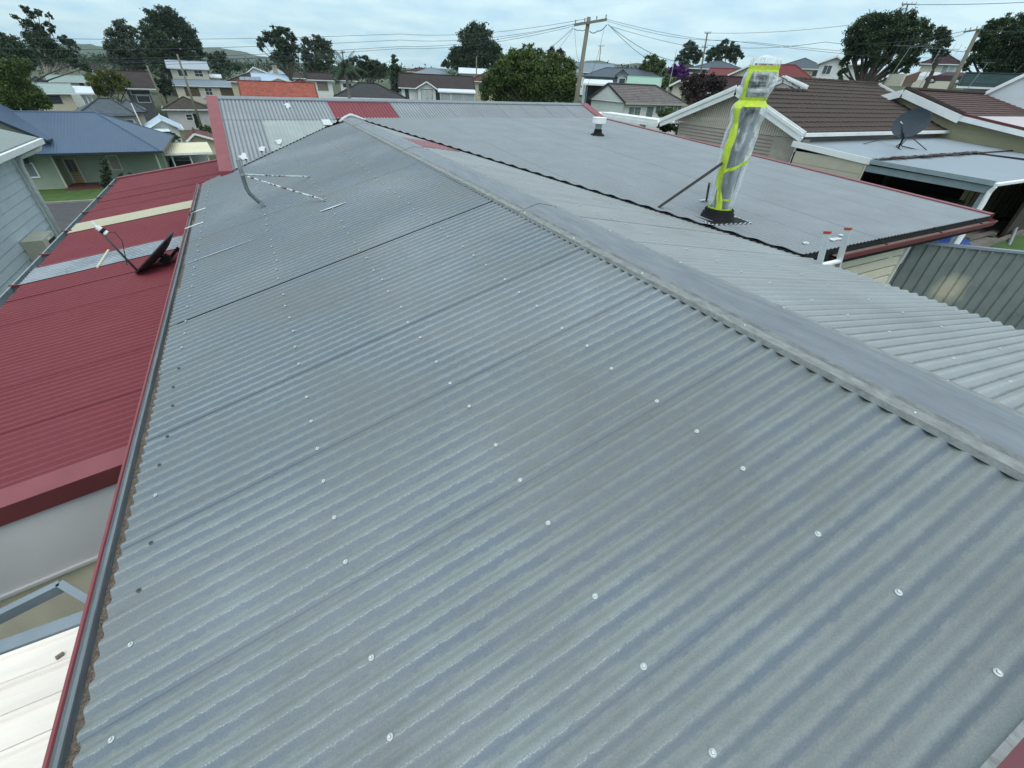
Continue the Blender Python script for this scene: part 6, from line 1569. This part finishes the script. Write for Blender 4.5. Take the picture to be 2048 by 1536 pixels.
def tree(name, label, blobs, d, mat, base=None, trunk=.3, leaf=3.6, dens=1.0, bark=None, cat="tree", group=None, seed=0, limbs=True, depthf=.8, sub=.36, flat=1.0, stems=1, droop=0):
    """crown of leaf clumps gathered in lobes (px, py, radius px at distance d) on a tapered trunk with limbs"""
    rg = np.random.RandomState(seed * 131 + len(name) * 7 + int(d))
    mx = sum(b_[0] for b_ in blobs) / len(blobs); my = max(b_[1] + b_[2] for b_ in blobs)
    cc_ = atD(mx, sum(b_[1] for b_ in blobs) / len(blobs), d); az = Vector((cc_.x, cc_.y, 0)).normalized(); rr_ = Vector((az.y, -az.x, 0))
    lobes = []
    for (px, py, r) in blobs:
        c_ = atD(px, py, d); e_ = atD(px + 1, py, d); mpp = (e_ - c_).length * (1.0)
        R_ = r * mpp
        c_ = c_ + az * rg.uniform(-1, 1) * depthf * R_
        lobes.append((c_, R_, mpp))
    if base is None: bx = mx
    else: bx = base
    gb_ = atD(bx, my, d); gz_ = ground(gb_.x, gb_.y)
    bp0 = Vector((gb_.x, gb_.y, gz_ - .3))
    e = empty(name, tuple(bp0), label, cat, group)
    V_ = []; F_ = 0
    quads = []
    for (c_, R_, mpp) in lobes:
        npx = R_ / mpp
        ncl = max(7, int(npx * 1.5)); s_ = leaf * mpp * 1.1
        nl = int(max(20 * ncl, 62 * dens * npx * npx / (leaf * leaf)) / ncl)
        dirs = rg.normal(size=(ncl, 3)); dirs /= np.linalg.norm(dirs, axis=1)[:, None]
        rad = R_ * 1.12 * (rg.uniform(.1, 1.0, ncl) ** .5)
        cen = np.array(c_)[None] + dirs * rad[:, None] * np.array([1, 1, flat])
        pts = np.repeat(cen, nl, 0) + rg.normal(size=(ncl * nl, 3)) * R_ * sub * .62 * np.array([1, 1, .7])
        if droop: pts[:, 2] -= rg.uniform(0, 1, len(pts)) ** 2 * R_ * droop
        quads.append((pts, s_))
    allv = []
    for pts, s_ in quads:
        k_ = len(pts)
        a = rg.normal(size=(k_, 3)); a /= np.linalg.norm(a, axis=1)[:, None]
        b_ = rg.normal(size=(k_, 3)); b_ -= a * (a * b_).sum(1)[:, None]; b_ /= np.linalg.norm(b_, axis=1)[:, None]
        sz = s_ * rg.uniform(.5, 1.15, k_)[:, None] * .5
        v4 = np.stack([pts - a * sz * 1.5, pts - b_ * sz * .8, pts + a * sz * 1.5, pts + b_ * sz * .8], 1)
        allv.append(v4.reshape(-1, 3))
    av = np.concatenate(allv) - np.array(bp0)
    me = bpy.data.meshes.new("crown"); nq = len(av) // 4
    me.vertices.add(len(av)); me.vertices.foreach_set('co', av.ravel())
    me.loops.add(len(av)); me.loops.foreach_set('vertex_index', np.arange(len(av)))
    me.polygons.add(nq); me.polygons.foreach_set('loop_start', np.arange(0, len(av), 4)); me.polygons.foreach_set('loop_total', np.full(nq, 4))
    me.materials.append(mat); me.update()
    o = bpy.data.objects.new("crown", me); C.objects.link(o); o.parent = e
    # trunk and limbs
    m = MB()
    low = min(lobes, key=lambda l: l[0].z)[0].z
    fork = Vector((bp0.x, bp0.y, gz_ + max(.8, (low - gz_) * .55)))
    mc = sum((l[0] for l in lobes), Vector()) / len(lobes)
    for s_i in range(stems):
        off = rr_ * (s_i - (stems - 1) / 2) * trunk * 4
        fk = fork + off * 1.5 + (mc - fork) * .12
        m.tube([bp0 + off * .4, bp0 * .5 + fk * .5 + off * .2, fk], [trunk * 1.25, trunk, trunk * .8], 8)
        if limbs:
            for i, (c_, R_, mpp) in enumerate(lobes):
                if stems > 1 and i % stems != s_i: continue
                mid = fk * .5 + c_ * .5 + Vector(tuple(rg.normal(size=3))) * R_ * .18
                m.tube([fk, mid, c_ + Vector((0, 0, -R_ * .1)), c_ + (c_ - fk).normalized() * R_ * .6], [trunk * .34, trunk * .2, trunk * .1, trunk * .03], 5)
    m.build("trunk", bark or M_BARK, e)
    return e
tree("eucalyptus_tree", "tall ragged gum tree with isolated leaf tufts at the upper left corner", [(50, 18, 8), (60, 28, 9), (76, 27, 8), (31, 34, 7), (98, 33, 6), (98, 50, 8), (58, 50, 13), (76, 62, 16), (101, 61, 8), (62, 78, 16), (84, 80, 18), (100, 95, 18), (130, 80, 11), (146, 92, 11), (118, 108, 16), (90, 118, 16), (140, 110, 12), (70, 108, 14)], 112, LF_DARK, base=105, trunk=.4, leaf=3.4, seed=1, bark=M_BARKP, stems=2)
tree("dense_dark_tree", "dark dense tree mass behind the tall gum at the left edge", [(5, 78, 14), (28, 85, 14), (8, 98, 20), (38, 100, 18), (55, 112, 16), (15, 118, 22), (60, 130, 14), (150, 125, 12), (170, 135, 10)], 98, LF_DARK, base=20, trunk=.4, seed=2)
tree("leafy_tree", "lush dark green tree filling the left edge above the blue roof", [(8, 138, 24), (36, 150, 22), (14, 165, 28), (44, 175, 24), (70, 188, 20), (28, 195, 28), (60, 205, 22), (92, 208, 13), (2, 190, 28), (84, 195, 12), (10, 215, 20), (48, 128, 16)], 58, LF_MID, base=30, trunk=.35, seed=3, leaf=3.2)
tree("broad_tree", "rounded dark tree left of the tallest crown at upper left", [(243, 55, 14), (228, 72, 14), (252, 78, 18), (262, 62, 12), (220, 88, 12), (238, 98, 16), (268, 98, 16), (284, 82, 9), (255, 118, 16), (280, 125, 14), (230, 118, 14), (215, 95, 9)], 122, LF_GUM, base=255, trunk=.4, seed=4, leaf=3.2)
tree("large_spreading_tree", "largest dark green spreading tree at the upper left, above the verandah house", [(305, 34, 15), (325, 28, 14), (345, 32, 15), (298, 55, 15), (325, 52, 20), (355, 52, 18), (372, 66, 16), (300, 80, 18), (330, 82, 22), (362, 88, 20), (388, 86, 14), (400, 104, 11), (300, 108, 18), (330, 115, 20), (362, 118, 18), (390, 120, 14), (315, 132, 14), (280, 110, 10)], 145, LF_DARK, base=335, trunk=.55, seed=5, leaf=3.2)
tree("olive_bush", "yellow-olive domed bush with bare twiggy underside in front of the dark verandah house", [(182, 158, 12), (200, 152, 12), (220, 153, 13), (240, 160, 12), (258, 166, 8), (196, 168, 14), (218, 170, 14), (240, 172, 11), (205, 184, 11), (185, 175, 10)], 90, LF_OLIVE, base=228, trunk=.25, seed=6, leaf=2.8, stems=3, cat="bush")
tree("umbrella_gum", "umbrella-shaped dark gum with visible leaning trunk left of centre", [(535, 72, 10), (548, 66, 10), (563, 64, 10), (577, 68, 9), (587, 76, 7), (524, 82, 8), (520, 94, 7), (545, 82, 9), (560, 88, 12), (580, 92, 10), (592, 102, 9), (556, 104, 11), (575, 108, 12), (548, 115, 9), (568, 120, 10), (588, 116, 7)], 106, LF_DARK, base=577, trunk=.38, seed=7, leaf=2.8)
tree("twin_gum", "paler grey-green twin-topped gum right of the umbrella-shaped one", [(613, 82, 9), (622, 92, 10), (612, 105, 11), (632, 78, 9), (642, 86, 10), (654, 92, 10), (636, 102, 12), (655, 108, 12), (663, 118, 8), (618, 122, 12), (640, 124, 12), (628, 136, 10), (652, 130, 9)], 124, LF_GUM, base=630, trunk=.35, seed=8, leaf=2.6, bark=M_BARKP)
tree("round_fig_tree", "large dense round-topped dark fig in the centre distance", [(948, 66, 16), (965, 72, 15), (932, 80, 15), (950, 90, 20), (975, 92, 16), (990, 104, 14), (998, 120, 13), (920, 106, 14), (908, 122, 12), (938, 115, 18), (965, 115, 18), (985, 128, 15), (925, 130, 14), (950, 132, 14), (892, 130, 8)], 142, LF_DARK, base=955, trunk=.7, seed=9, leaf=3.0, dens=1.3)
tree("big_green_bush", "wide mid-green bushy tree in front of the power pole at centre right", [(1010, 128, 14), (1030, 118, 15), (1052, 112, 13), (1000, 145, 18), (1028, 140, 22), (1060, 132, 20), (1088, 130, 18), (1112, 128, 17), (1135, 140, 16), (985, 165, 17), (1015, 168, 22), (1048, 165, 24), (1082, 160, 24), (1115, 160, 22), (1143, 165, 14), (975, 188, 12), (1005, 190, 18), (1045, 192, 20), (1085, 190, 20), (1125, 188, 18), (1146, 188, 10)], 54, LF_MID, base=1060, trunk=.3, seed=10, leaf=3.0, dens=1.15, cat="bush")
tree("tall_sparse_tree", "sparse feathery treetop rising behind the wide green bush", [(1062, 97, 8), (1045, 100, 8), (1075, 105, 8), (1055, 110, 10), (1085, 112, 8), (1035, 112, 8)], 66, LF_MID, base=1060, trunk=.18, seed=11, leaf=2.8, dens=.7)
tree("bronze_crowned_tree", "bronze-tipped round treetop right of the feathery one", [(1108, 106, 9), (1120, 110, 9), (1100, 114, 9), (1126, 118, 7), (1112, 120, 10)], 70, LF_RED, base=1112, trunk=.2, seed=12, leaf=2.8)
tree("mid_hill_tree", "green round tree left of the purple bougainvillea", [(1298, 122, 9), (1310, 118, 8), (1290, 132, 9), (1305, 134, 12), (1322, 132, 9), (1315, 145, 10), (1296, 146, 9), (1330, 146, 7)], 98, LF_MID, base=1308, trunk=.25, seed=13, leaf=2.6)
tree("hill_gum", "loose dark gum left of the far wooden power pole on the right hill", [(1383, 88, 7), (1390, 96, 8), (1376, 98, 9), (1396, 108, 8), (1382, 110, 10), (1366, 106, 7), (1370, 120, 10), (1392, 120, 9), (1357, 118, 7)], 122, LF_GUM, base=1382, trunk=.25, seed=14, leaf=2.5)
tree("hill_spreading_gum", "wind-swept dark gum right of the far wooden power pole", [(1448, 88, 8), (1460, 94, 9), (1440, 98, 10), (1425, 104, 9), (1470, 102, 9), (1452, 108, 11), (1482, 112, 6), (1434, 114, 9), (1418, 116, 8), (1466, 118, 9), (1440, 124, 8)], 118, LF_DARK, base=1448, trunk=.28, seed=15, leaf=2.5)
tree("bougainvillea", "vivid purple bougainvillea clump in front of brown roofs", [(1350, 137, 7), (1362, 137, 7), (1372, 144, 6), (1345, 146, 8), (1358, 148, 10), (1370, 153, 7), (1352, 157, 7)], 86, LF_PURP, base=1358, trunk=.12, seed=16, leaf=2.4, dens=1.4, cat="shrub")
tree("green_shrub", "dark green shrub at the foot of the purple bougainvillea", [(1335, 160, 9), (1348, 166, 9), (1328, 170, 8), (1342, 172, 8)], 80, LF_MID, base=1340, trunk=.1, seed=17, leaf=2.6, cat="shrub")
tree("dark_leaved_tree", "open reddish-brown leaved tree left of the wrapped flue", [(1375, 163, 9), (1392, 158, 11), (1410, 158, 11), (1430, 158, 10), (1445, 165, 9), (1372, 178, 10), (1390, 175, 13), (1412, 174, 13), (1434, 176, 12), (1380, 192, 11), (1400, 193, 13), (1422, 192, 11), (1440, 188, 8), (1395, 204, 8)], 40, LF_RED, base=1410, trunk=.12, seed=18, leaf=3.0, dens=.75)
tree("big_fig_tree", "huge dark spreading fig on the right hill with ragged hanging skirts", [(1712, 62, 18), (1735, 48, 18), (1762, 40, 18), (1790, 36, 17), (1818, 38, 17), (1842, 48, 15), (1858, 62, 12), (1705, 82, 16), (1730, 75, 20), (1760, 68, 22), (1792, 64, 22), (1824, 68, 20), (1848, 80, 14), (1700, 102, 12), (1722, 100, 16), (1752, 98, 18), (1785, 96, 18), (1815, 98, 16), (1838, 102, 13), (1690, 122, 9), (1768, 118, 14), (1800, 122, 14), (1826, 120, 12), (1685, 142, 8), (1680, 155, 6), (1740, 125, 10), (1722, 135, 9), (1790, 138, 9), (1812, 138, 8)], 74, LF_FIG, base=1728, trunk=.6, seed=19, leaf=3.2, dens=1.15, droop=.4)
tree("small_fig_tree", "smaller dark tree just right of the huge fig", [(1880, 64, 11), (1892, 72, 11), (1872, 76, 10), (1895, 88, 9), (1880, 92, 12), (1866, 96, 9), (1890, 104, 9), (1872, 108, 9)], 96, LF_FIG, base=1880, trunk=.3, seed=20, leaf=2.8)
tree("right_edge_tree", "very dark dense tree mass at the upper right corner", [(1985, 52, 15), (2010, 45, 16), (2040, 42, 18), (1968, 72, 15), (1990, 75, 20), (2020, 72, 22), (2048, 72, 22), (1955, 95, 14), (1975, 100, 18), (2005, 102, 22), (2038, 104, 24), (1945, 118, 12), (1968, 128, 14), (1998, 130, 20), (2030, 132, 22), (1932, 132, 10), (1985, 145, 12), (2055, 140, 20), (2070, 60, 20), (2075, 100, 24)], 62, LF_FIG, base=2000, trunk=.5, seed=21, leaf=3.2, dens=1.2)
tree("cypress_tree", "narrow dark conical tree right of the distant tree belt", [(789, 122, 6), (791, 132, 8), (793, 143, 9), (790, 155, 9), (793, 166, 9), (790, 178, 9)], 108, LF_DARK, base=791, trunk=.15, seed=22, leaf=2.5, dens=1.3, depthf=.2)
tree("street_shrub", "conical dark shrub on the lawn in front of the blue-roofed house", [(207, 320, 6), (209, 332, 8), (211, 345, 9), (215, 356, 10), (210, 368, 9), (222, 372, 9)], 47, LF_DARK, base=213, trunk=.08, seed=23, leaf=2.6, dens=1.3, depthf=.2, cat="shrub")
tree("porch_shrub", "small dark shrub with reddish tips below the cream window", [(240, 352, 7), (250, 358, 7), (262, 350, 5), (275, 350, 5)], 47.5, LF_DARK, base=250, trunk=.05, seed=24, leaf=2.4, cat="shrub")
tree("garden_shrub", "small leafy shrub beside the pale blue shed", [(348, 272, 6), (356, 276, 6), (345, 280, 5)], 63, LF_MID, base=350, trunk=.05, seed=25, leaf=2.3, cat="shrub")
tree("hedge_shrub", "green shrubs left of the red bargeboard below the pinkish cottage", [(404, 258, 6), (414, 256, 7), (422, 262, 6), (400, 264, 5)], 74, LF_MID, base=410, trunk=.05, seed=26, leaf=2.3, cat="shrub")
tree("side_shrub", "bright green bush against the white boarded house by the brown house's eave", [(1325, 226, 8), (1338, 224, 9), (1332, 232, 8), (1348, 228, 6)], 38, LF_MID, base=1335, trunk=.06, seed=27, leaf=2.6, cat="shrub")
tree("shade_hedge", "dark hedge under the eave left of the brown house's door", [(1325, 252, 9), (1340, 254, 10), (1355, 258, 9), (1330, 264, 8)], 31, LF_DARK, base=1338, trunk=.06, seed=28, leaf=2.8, cat="hedge")
tree("verge_shrub", "low green tuft at the road edge beside the white house's corner", [(112, 466, 6), (108, 474, 6)], 33, LF_MID, base=110, trunk=.03, seed=29, leaf=2.6, cat="shrub")
tree("palm_side_bush", "dark leafy bush right of the palm crown", [(730, 122, 9), (748, 128, 10), (765, 132, 9), (722, 134, 9), (740, 142, 11), (760, 146, 10), (716, 148, 8)], 120, LF_DARK, base=742, trunk=.2, seed=30, leaf=2.6)
tree("pale_topped_tree", "pale green treetop above the dark belt left of centre", [(706, 118, 7), (716, 122, 7), (700, 126, 7), (788, 116, 5)], 118, LF_GUM, base=710, trunk=.2, seed=31, leaf=2.4)
tree("verandah_side_tree", "dark round shrub between verandah house and two-storey house", [(322, 150, 9), (332, 165, 11), (318, 168, 9), (338, 180, 9), (325, 182, 8)], 112, LF_DARK, base=328, trunk=.15, seed=32, leaf=2.6)
tree("right_of_storey_tree", "tree group behind the right side of the two-storey house", [(440, 112, 10), (425, 118, 10), (450, 124, 10), (432, 134, 10), (455, 140, 9), (470, 132, 8)], 160, LF_DARK, base=440, trunk=.2, seed=33, leaf=2.6)
# palm
pc = atD(691, 140, 62); pg = Vector((atD(697, 200, 62).x, atD(697, 200, 62).y, -7.0))
pe = empty("palm_tree", tuple(pg), "palm tree with drooping fronds rising over the far ridge", "palm tree")
m = MB(); m.tube([pg, pg * .5 + pc * .5 + Vector((.05, 0, 0)), pc + Vector((0, 0, .1))], [.26, .19, .15], 10); m.build("trunk", pm("palm_bark", (.25, .23, .2), (.15, .14, .12), scale=5, rough=.9, stretch=(1, 1, 4)), pe)
pr2 = random.Random(11)
for i in range(26):
    th = i * 2.4 + pr2.uniform(-.2, .2); el = pr2.uniform(-.35, 1.25); Lf = pr2.uniform(1.7, 2.4)
    m = MB(); pts = []
    d0 = Vector((math.cos(th) * math.cos(el), math.sin(th) * math.cos(el), math.sin(el)))
    p = pc.copy(); dcur = d0.copy()
    for k_ in range(9):
        pts.append(p.copy()); p = p + dcur * Lf / 8; dcur = (dcur + Vector((0, 0, -.17))).normalized()
    m.tube(pts, [.025 - .0025 * k_ for k_ in range(9)], 4, cap=False)
    for k_ in range(1, 9):
        tdir = (pts[k_] - pts[k_ - 1]).normalized(); sd_ = tdir.cross(Vector((0, 0, 1))).normalized()
        for q in range(3):
            bpt = pts[k_ - 1] + (pts[k_] - pts[k_ - 1]) * (q / 3)
            ll = .55 * math.sin(math.pi * min(.95, (k_ + q / 3) / 9.5)) + .12
            for s_ in (-1, 1):
                tip = bpt + sd_ * s_ * ll * .75 + tdir * ll * .45 + Vector((0, 0, -ll * .42))
                m.add([bpt - tdir * .02, bpt + tdir * .05, tip], [(0, 1, 2)])
    m.build("frond", LF_DARK, pe)
# far tree belt and hills
tb_ = []
rg = np.random.RandomState(5)
def belt(name, x0, x1, ytop, amp, d0, d1, rmin, rmax, n, seed):
    rg = np.random.RandomState(seed); V_ = []
    for i in range(n):
        px = rg.uniform(x0, x1); d = rg.uniform(d0, d1)
        r = rg.uniform(rmin, rmax) * 230 / d
        hy = 122 + .0487 * (px - 459)
        py = hy + ytop + amp * (noise.noise(Vector((px * .02, seed, 0)))) + rg.uniform(-2, 8) + r * .5
        c_ = atD(px, py, d); mpp = (atD(px + 1, py, d) - c_).length; R_ = r * mpp
        k_ = 60
        pts = np.array(c_)[None] + rg.normal(size=(k_, 3)) * R_ * np.array([.55, .55, .45])
        a = rg.normal(size=(k_, 3)); a /= np.linalg.norm(a, axis=1)[:, None]; b_ = rg.normal(size=(k_, 3)); b_ -= a * (a * b_).sum(1)[:, None]; b_ /= np.linalg.norm(b_, axis=1)[:, None]
        sz = 3.4 * mpp * rg.uniform(.5, 1.2, k_)[:, None] * .6
        V_.append(np.stack([pts - a * sz, pts - b_ * sz, pts + a * sz, pts + b_ * sz], 1).reshape(-1, 3))
    av = np.concatenate(V_); me = bpy.data.meshes.new(name); nq = len(av) // 4
    me.vertices.add(len(av)); me.vertices.foreach_set('co', av.ravel()); me.loops.add(len(av)); me.loops.foreach_set('vertex_index', np.arange(len(av)))
    me.polygons.add(nq); me.polygons.foreach_set('loop_start', np.arange(0, len(av), 4)); me.polygons.foreach_set('loop_total', np.full(nq, 4))
    me.materials.append(LF_DARK); me.update()
    o = bpy.data.objects.new(name, me); C.objects.link(o); o['kind'] = 'stuff'; o['label'] = "belt of dark trees on the skyline behind the roofs"; o['category'] = 'trees'
belt("distant_tree_belt", -80, 1180, 2, 10, 180, 330, 9, 15, 330, 3)
belt("distant_tree_belt", 560, 800, -2, 10, 150, 190, 9, 14, 60, 4)
belt("distant_tree_belt", 1180, 2150, -22, 12, 150, 230, 7, 12, 200, 6)
belt("distant_tree_belt", -80, 460, 14, 10, 135, 175, 9, 14, 110, 8)
M_HILL = pm("wooded_hill", (0.050, 0.075, 0.040), (0.030, 0.048, 0.028), scale=.02, rough=1, bump=.0, detail=12)
def hill(name, prof, d, dep, label=None):
    m = MB(); n_ = 120; rows = 8
    pxs = [p[0] for p in prof]; hs = [p[1] for p in prof]
    for j in range(rows + 1):
        for i in range(n_ + 1):
            px = pxs[0] + (pxs[-1] - pxs[0]) * i / n_; h = float(np.interp(px, pxs, hs)); hy = 122 + .0487 * (px - 459)
            ft = atD(px, hy + 20, d); top = atD(px, hy - h, d + dep)
            f = j / rows; fz = math.sin(f * math.pi / 2) ** .8
            x = ft.x * (1 - f) + top.x * f; y = ft.y * (1 - f) + top.y * f
            z = -25 * (1 - fz) + top.z * fz
            z += (noise.noise(Vector((x * .006, y * .006, 2))) * 9 + noise.noise(Vector((x * .03, y * .03, 4))) * 5 + noise.noise(Vector((x * .09, y * .09, 4))) * 3) * fz * (d / 1500) * .8
            m.v.append((x, y, z))
    for j in range(rows):
        for i in range(n_):
            k_ = j * (n_ + 1) + i; m.f.append((k_, k_ + 1, k_ + n_ + 2, k_ + n_ + 1)); m.uv.append(None); m.mi.append(0)
    # back slope
    k_ = rows * (n_ + 1); b0 = len(m.v)
    for i in range(n_ + 1):
        p = Vector(m.v[k_ + i]); q = p + Vector((p.x, p.y, 0)).normalized() * 500; m.v.append((q.x, q.y, -25))
    for i in range(n_): m.f.append((k_ + i, k_ + i + 1, b0 + i + 1, b0 + i)); m.uv.append(None); m.mi.append(0)
    return m.build(name, M_HILL, None, smooth=True, kind='structure')
hill("hills", [(-300, 10), (0, 8), (120, 16), (180, 20), (230, 10), (330, 12), (420, 24), (470, 20), (520, 12), (600, 5), (700, 2), (820, 1)], 1500, 400)
hill("hills", [(780, 2), (900, 5), (1080, 8), (1150, 20), (1175, 34), (1200, 36), (1230, 30), (1290, 34), (1340, 26), (1450, 26), (1600, 20), (1900, 10), (2300, 5)], 1200, 400)

# ------------------------------------------------------------------ poles and wires
def pole(name, label, top, bot, d, r=.15, arms=(), mat=None, wires=None):
    T_ = atD(*top, d); B_ = atD(*bot, d); 
    B2 = T_ + (B_ - T_) * 1.0; dirv = (B2 - T_).normalized(); Lz = max(2, (T_.z - ground(T_.x, T_.y) + .5)); Bz = T_ + dirv * (Lz / max(.5, -dirv.z))
    e = empty(name, tuple(Bz), label, "power pole" if r > .06 else "aerial")
    m = MB(); m.tube([Bz, T_ * .5 + Bz * .5, T_], [r * 1.15, r * 1.0, r * .78], 10); m.build("pole_shaft", mat or M_WOOD, e, smooth=True)
    for (a, b_, w_) in arms:
        pa, pb = atD(*a, d - r), atD(*b_, d - r); m = MB(); m.beam(pa, pb, w_, w_ * 1.2); am_ = m.build("cross_arm", mat or M_WOOD, e)
        for q in (.04, .32, .68, .96):
            pq_ = pa + (pb - pa) * q; m = MB(); m.tube([pq_ + Vector((0, 0, w_ * .5)), pq_ + Vector((0, 0, w_ * .5 + .18))], [.025, .045], 6); m.build("insulator", M_STEEL, am_)
    return e
pe1 = pole("power_pole", "thick weathered timber power pole with cross arm at centre right", (1178, 34), (1152, 205), 35, .15, [((1148, 50), (1214, 39), .11)])
pole("power_pole", "thin leaning timber pole crossing the two-storey house", (354, 108), (397, 236), 88, .15)
pole("power_pole", "short pole stub among trees left of the dark verandah house roof", (293, 130), (312, 175), 104, .14)
pole("power_pole", "far timber pole rising above the palm", (684, 101), (688, 130), 110, .16, [((681, 105), (689, 104), .1)])
pole("power_pole", "slim pole in front of the round fig", (953, 113), (953, 146), 125, .15)
pole("power_pole", "distant double-armed pole behind the main pole's wires", (1202, 91), (1198, 128), 130, .12, [((1196, 92), (1209, 92), .08)])
pole("power_pole", "far timber pole between the two hill gums", (1415, 65), (1404, 130), 95, .15, [((1409, 66), (1422, 66), .1), ((1404, 94), (1415, 95), .08)])
pole("power_pole", "green-grey leaning pole with cross arm at the upper right", (1958, 58), (1905, 166), 60, .17, [((1927, 64), (1963, 58), .1)])
pole("power_pole", "pole top with cross arm poking out above the huge fig", (1816, 8), (1806, 40), 84, .11, [((1803, 8), (1832, 9), .09)])
pole("tv_aerial", "tall thin aerial mast left of the dark-leaved tree", (1353, 100), (1338, 172), 56, .03, mat=M_STEEL)
pole("tv_aerial", "leaning pipe mast beside the slate-roofed cottage", (262, 206), (291, 268), 63, .06, mat=pm("white_pipe", (.6, .64, .66)))
def aerial(label, top, bot, d, els, k=1.0):
    e = pole("tv_aerial", label, top, bot, d, .022, mat=M_MAST)
    T_ = atD(*top, d); az = Vector((T_.x, T_.y, 0)).normalized(); rr_ = Vector((az.y, -az.x, 0)); dr_ = (rr_ + az * .3).normalized(); p2 = dr_.cross(Vector((0, 0, 1)))
    m = MB(); m.tube([T_ - dr_ * k, T_ + dr_ * k], .012, 5); bm = m.build("boom", M_MAST, e)
    for i in range(els):
        c_ = T_ + dr_ * k * (-1 + 2 * i / (els - 1)); q = (p2 * .3 + Vector((0, 0, .75))).normalized() * (.42 - .02 * i) * k
        m = MB(); m.tube([c_ - q, c_ + q], .008, 4); m.build("element", M_MAST, bm)
    return e
aerial("tall TV aerial in front of the huge fig, leaning right", (1822, 92), (1772, 166), 45, 8)
aerial("TV aerial above the parked cars left of the leaning pole", (1881, 98), (1842, 168), 46, 7)
aerial("small faint aerial above the dark slate-blue roof", (1507, 112), (1503, 122), 100, 5)
aerial("TV aerial above the red roofs near the flue", (1530, 118), (1528, 128), 90, 5)
aerial("small white aerial on the teal roof", (1976, 125), (1958, 148), 50, 4, .35)
M_WIRE = pm("overhead_wire", (0.035, 0.045, 0.055), rough=.6)
def wire(label, pts, r, sag=.0):
    P_ = [atD(px, py, d) for px, py, d in pts]; out = []
    for a, b_ in zip(P_[:-1], P_[1:]):
        for i in range(12):
            t_ = i / 12; p = a + (b_ - a) * t_; p.z -= sag * 4 * t_ * (1 - t_); out.append(p)
    out.append(P_[-1]); m = MB(); m.tube(out, [r * max(.6, math.hypot(p.x, p.y) / 40) for p in out], 5, cap=False)
    return m.build("overhead_wire", M_WIRE, None, cat="wire", label=label, group="overhead wires")
wire("upper of the long wires running left from the main pole", [(1176, 37, 35), (800, 68, 50), (-60, 72, 95)], .011, .35)
wire("second long wire running left from the main pole's arm", [(1150, 48, 35), (800, 80, 48), (-60, 96, 90)], .011, .35)
wire("third long wire running left, just below the second", [(1165, 44, 35), (800, 93, 47), (-60, 117, 85)], .011, .35)
wire("lowest of the long wires running left past the round fig", [(1148, 52, 35), (800, 97, 46), (-60, 128, 82)], .011, .35)
wire("faint wire crossing in front of the verandah house", [(690, 104, 108), (350, 118, 100), (-60, 116, 110)], .010, .4)
wire("faint lower wire crossing the left trees", [(690, 106, 108), (350, 128, 98), (-60, 124, 100)], .010, .4)
wire("upper wire running right from the main pole over the hill", [(1212, 38, 35), (1500, 84, 60), (2110, 128, 110)], .010, .3)
wire("second wire running right from the main pole over the hill", [(1214, 42, 35), (1450, 80, 55), (2110, 140, 100)], .010, .3)
wire("third wire running right, passing below the hill pole's arm", [(1218, 52, 35), (1406, 95, 95)], .011, .2)
wire("service cable from the main pole down to the charcoal-roofed house", [(1216, 48, 35), (1296, 118, 55)], .014, .15)
wire("second service cable from the main pole down towards the purple bougainvillea", [(1217, 50, 35), (1350, 122, 56)], .016, .3)
wire("service cable from the main pole down left to the bronze-tipped tree", [(1146, 56, 35), (1088, 106, 40)], .014, .05)
wire("second thin service cable falling left from the main pole", [(1147, 57, 35), (1116, 98, 40)], .010, .05)
wire("near-vertical service cable falling left of the main pole", [(1149, 58, 35), (1153, 106, 46), (1162, 140, 60)], .010, .02)
wire("thin service cable falling right of the main pole to the patio", [(1208, 58, 35), (1196, 110, 48), (1165, 200, 60)], .010, .02)
wire("looped cable under the main pole's left arm", [(1148, 57, 34.8), (1160, 60, 34.8), (1171, 59, 34.8)], .020, .05)
wire("thick looped cable under the main pole's right arm", [(1179, 62, 34.8), (1195, 62, 34.8), (1214, 49, 34.8)], .026, .10)
wire("wire from the hill pole running right towards the upper right pole", [(1422, 66, 95), (1700, 50, 88), (1812, 9, 84)], .010, .3)
wire("slack wire from the hill pole to the leaning green-grey pole", [(1415, 90, 95), (1650, 84, 80), (1930, 62, 60)], .012, .5)
wire("wire from the leaning green-grey pole to the right edge", [(1960, 59, 60), (2100, 62, 55)], .012, .1)
wire("wire from the fig-top pole to the right edge", [(1830, 9, 84), (2100, 2, 80)], .012, .1)
wire("service cable from the leaning green-grey pole into the small fig", [(1930, 66, 60), (1885, 78, 58), (1820, 96, 50)], .012, .1)
wire("lower service cable across the maroon-roofed house", [(1935, 104, 55), (1850, 88, 60)], .012, .1)

# ------------------------------------------------------------------ haze
me = bpy.data.meshes.new("haze"); hx = [(x, y, z) for z in (-40, 75) for y in (-2600, 2620) for x in (-2600, 2600)]
me.from_pydata(hx, [], [(0, 2, 3, 1), (4, 5, 7, 6), (0, 1, 5, 4), (1, 3, 7, 5), (3, 2, 6, 7), (2, 0, 4, 6)])
hz = bpy.data.objects.new("haze", me); C.objects.link(hz); hz['kind'] = 'stuff'
mh_ = bpy.data.materials.new("haze_air"); mh_.use_nodes = True; t = mh_.node_tree
for n_ in list(t.nodes): t.nodes.remove(n_)
pv = t.nodes.new("ShaderNodeVolumePrincipled"); pv.inputs['Color'].default_value = (0.80, 0.90, 0.97, 1); pv.inputs['Density'].default_value = 0.00013; pv.inputs['Anisotropy'].default_value = 0.2
mo = t.nodes.new("ShaderNodeOutputMaterial"); t.links.new(pv.outputs[0], mo.inputs['Volume']); me.materials.append(mh_)
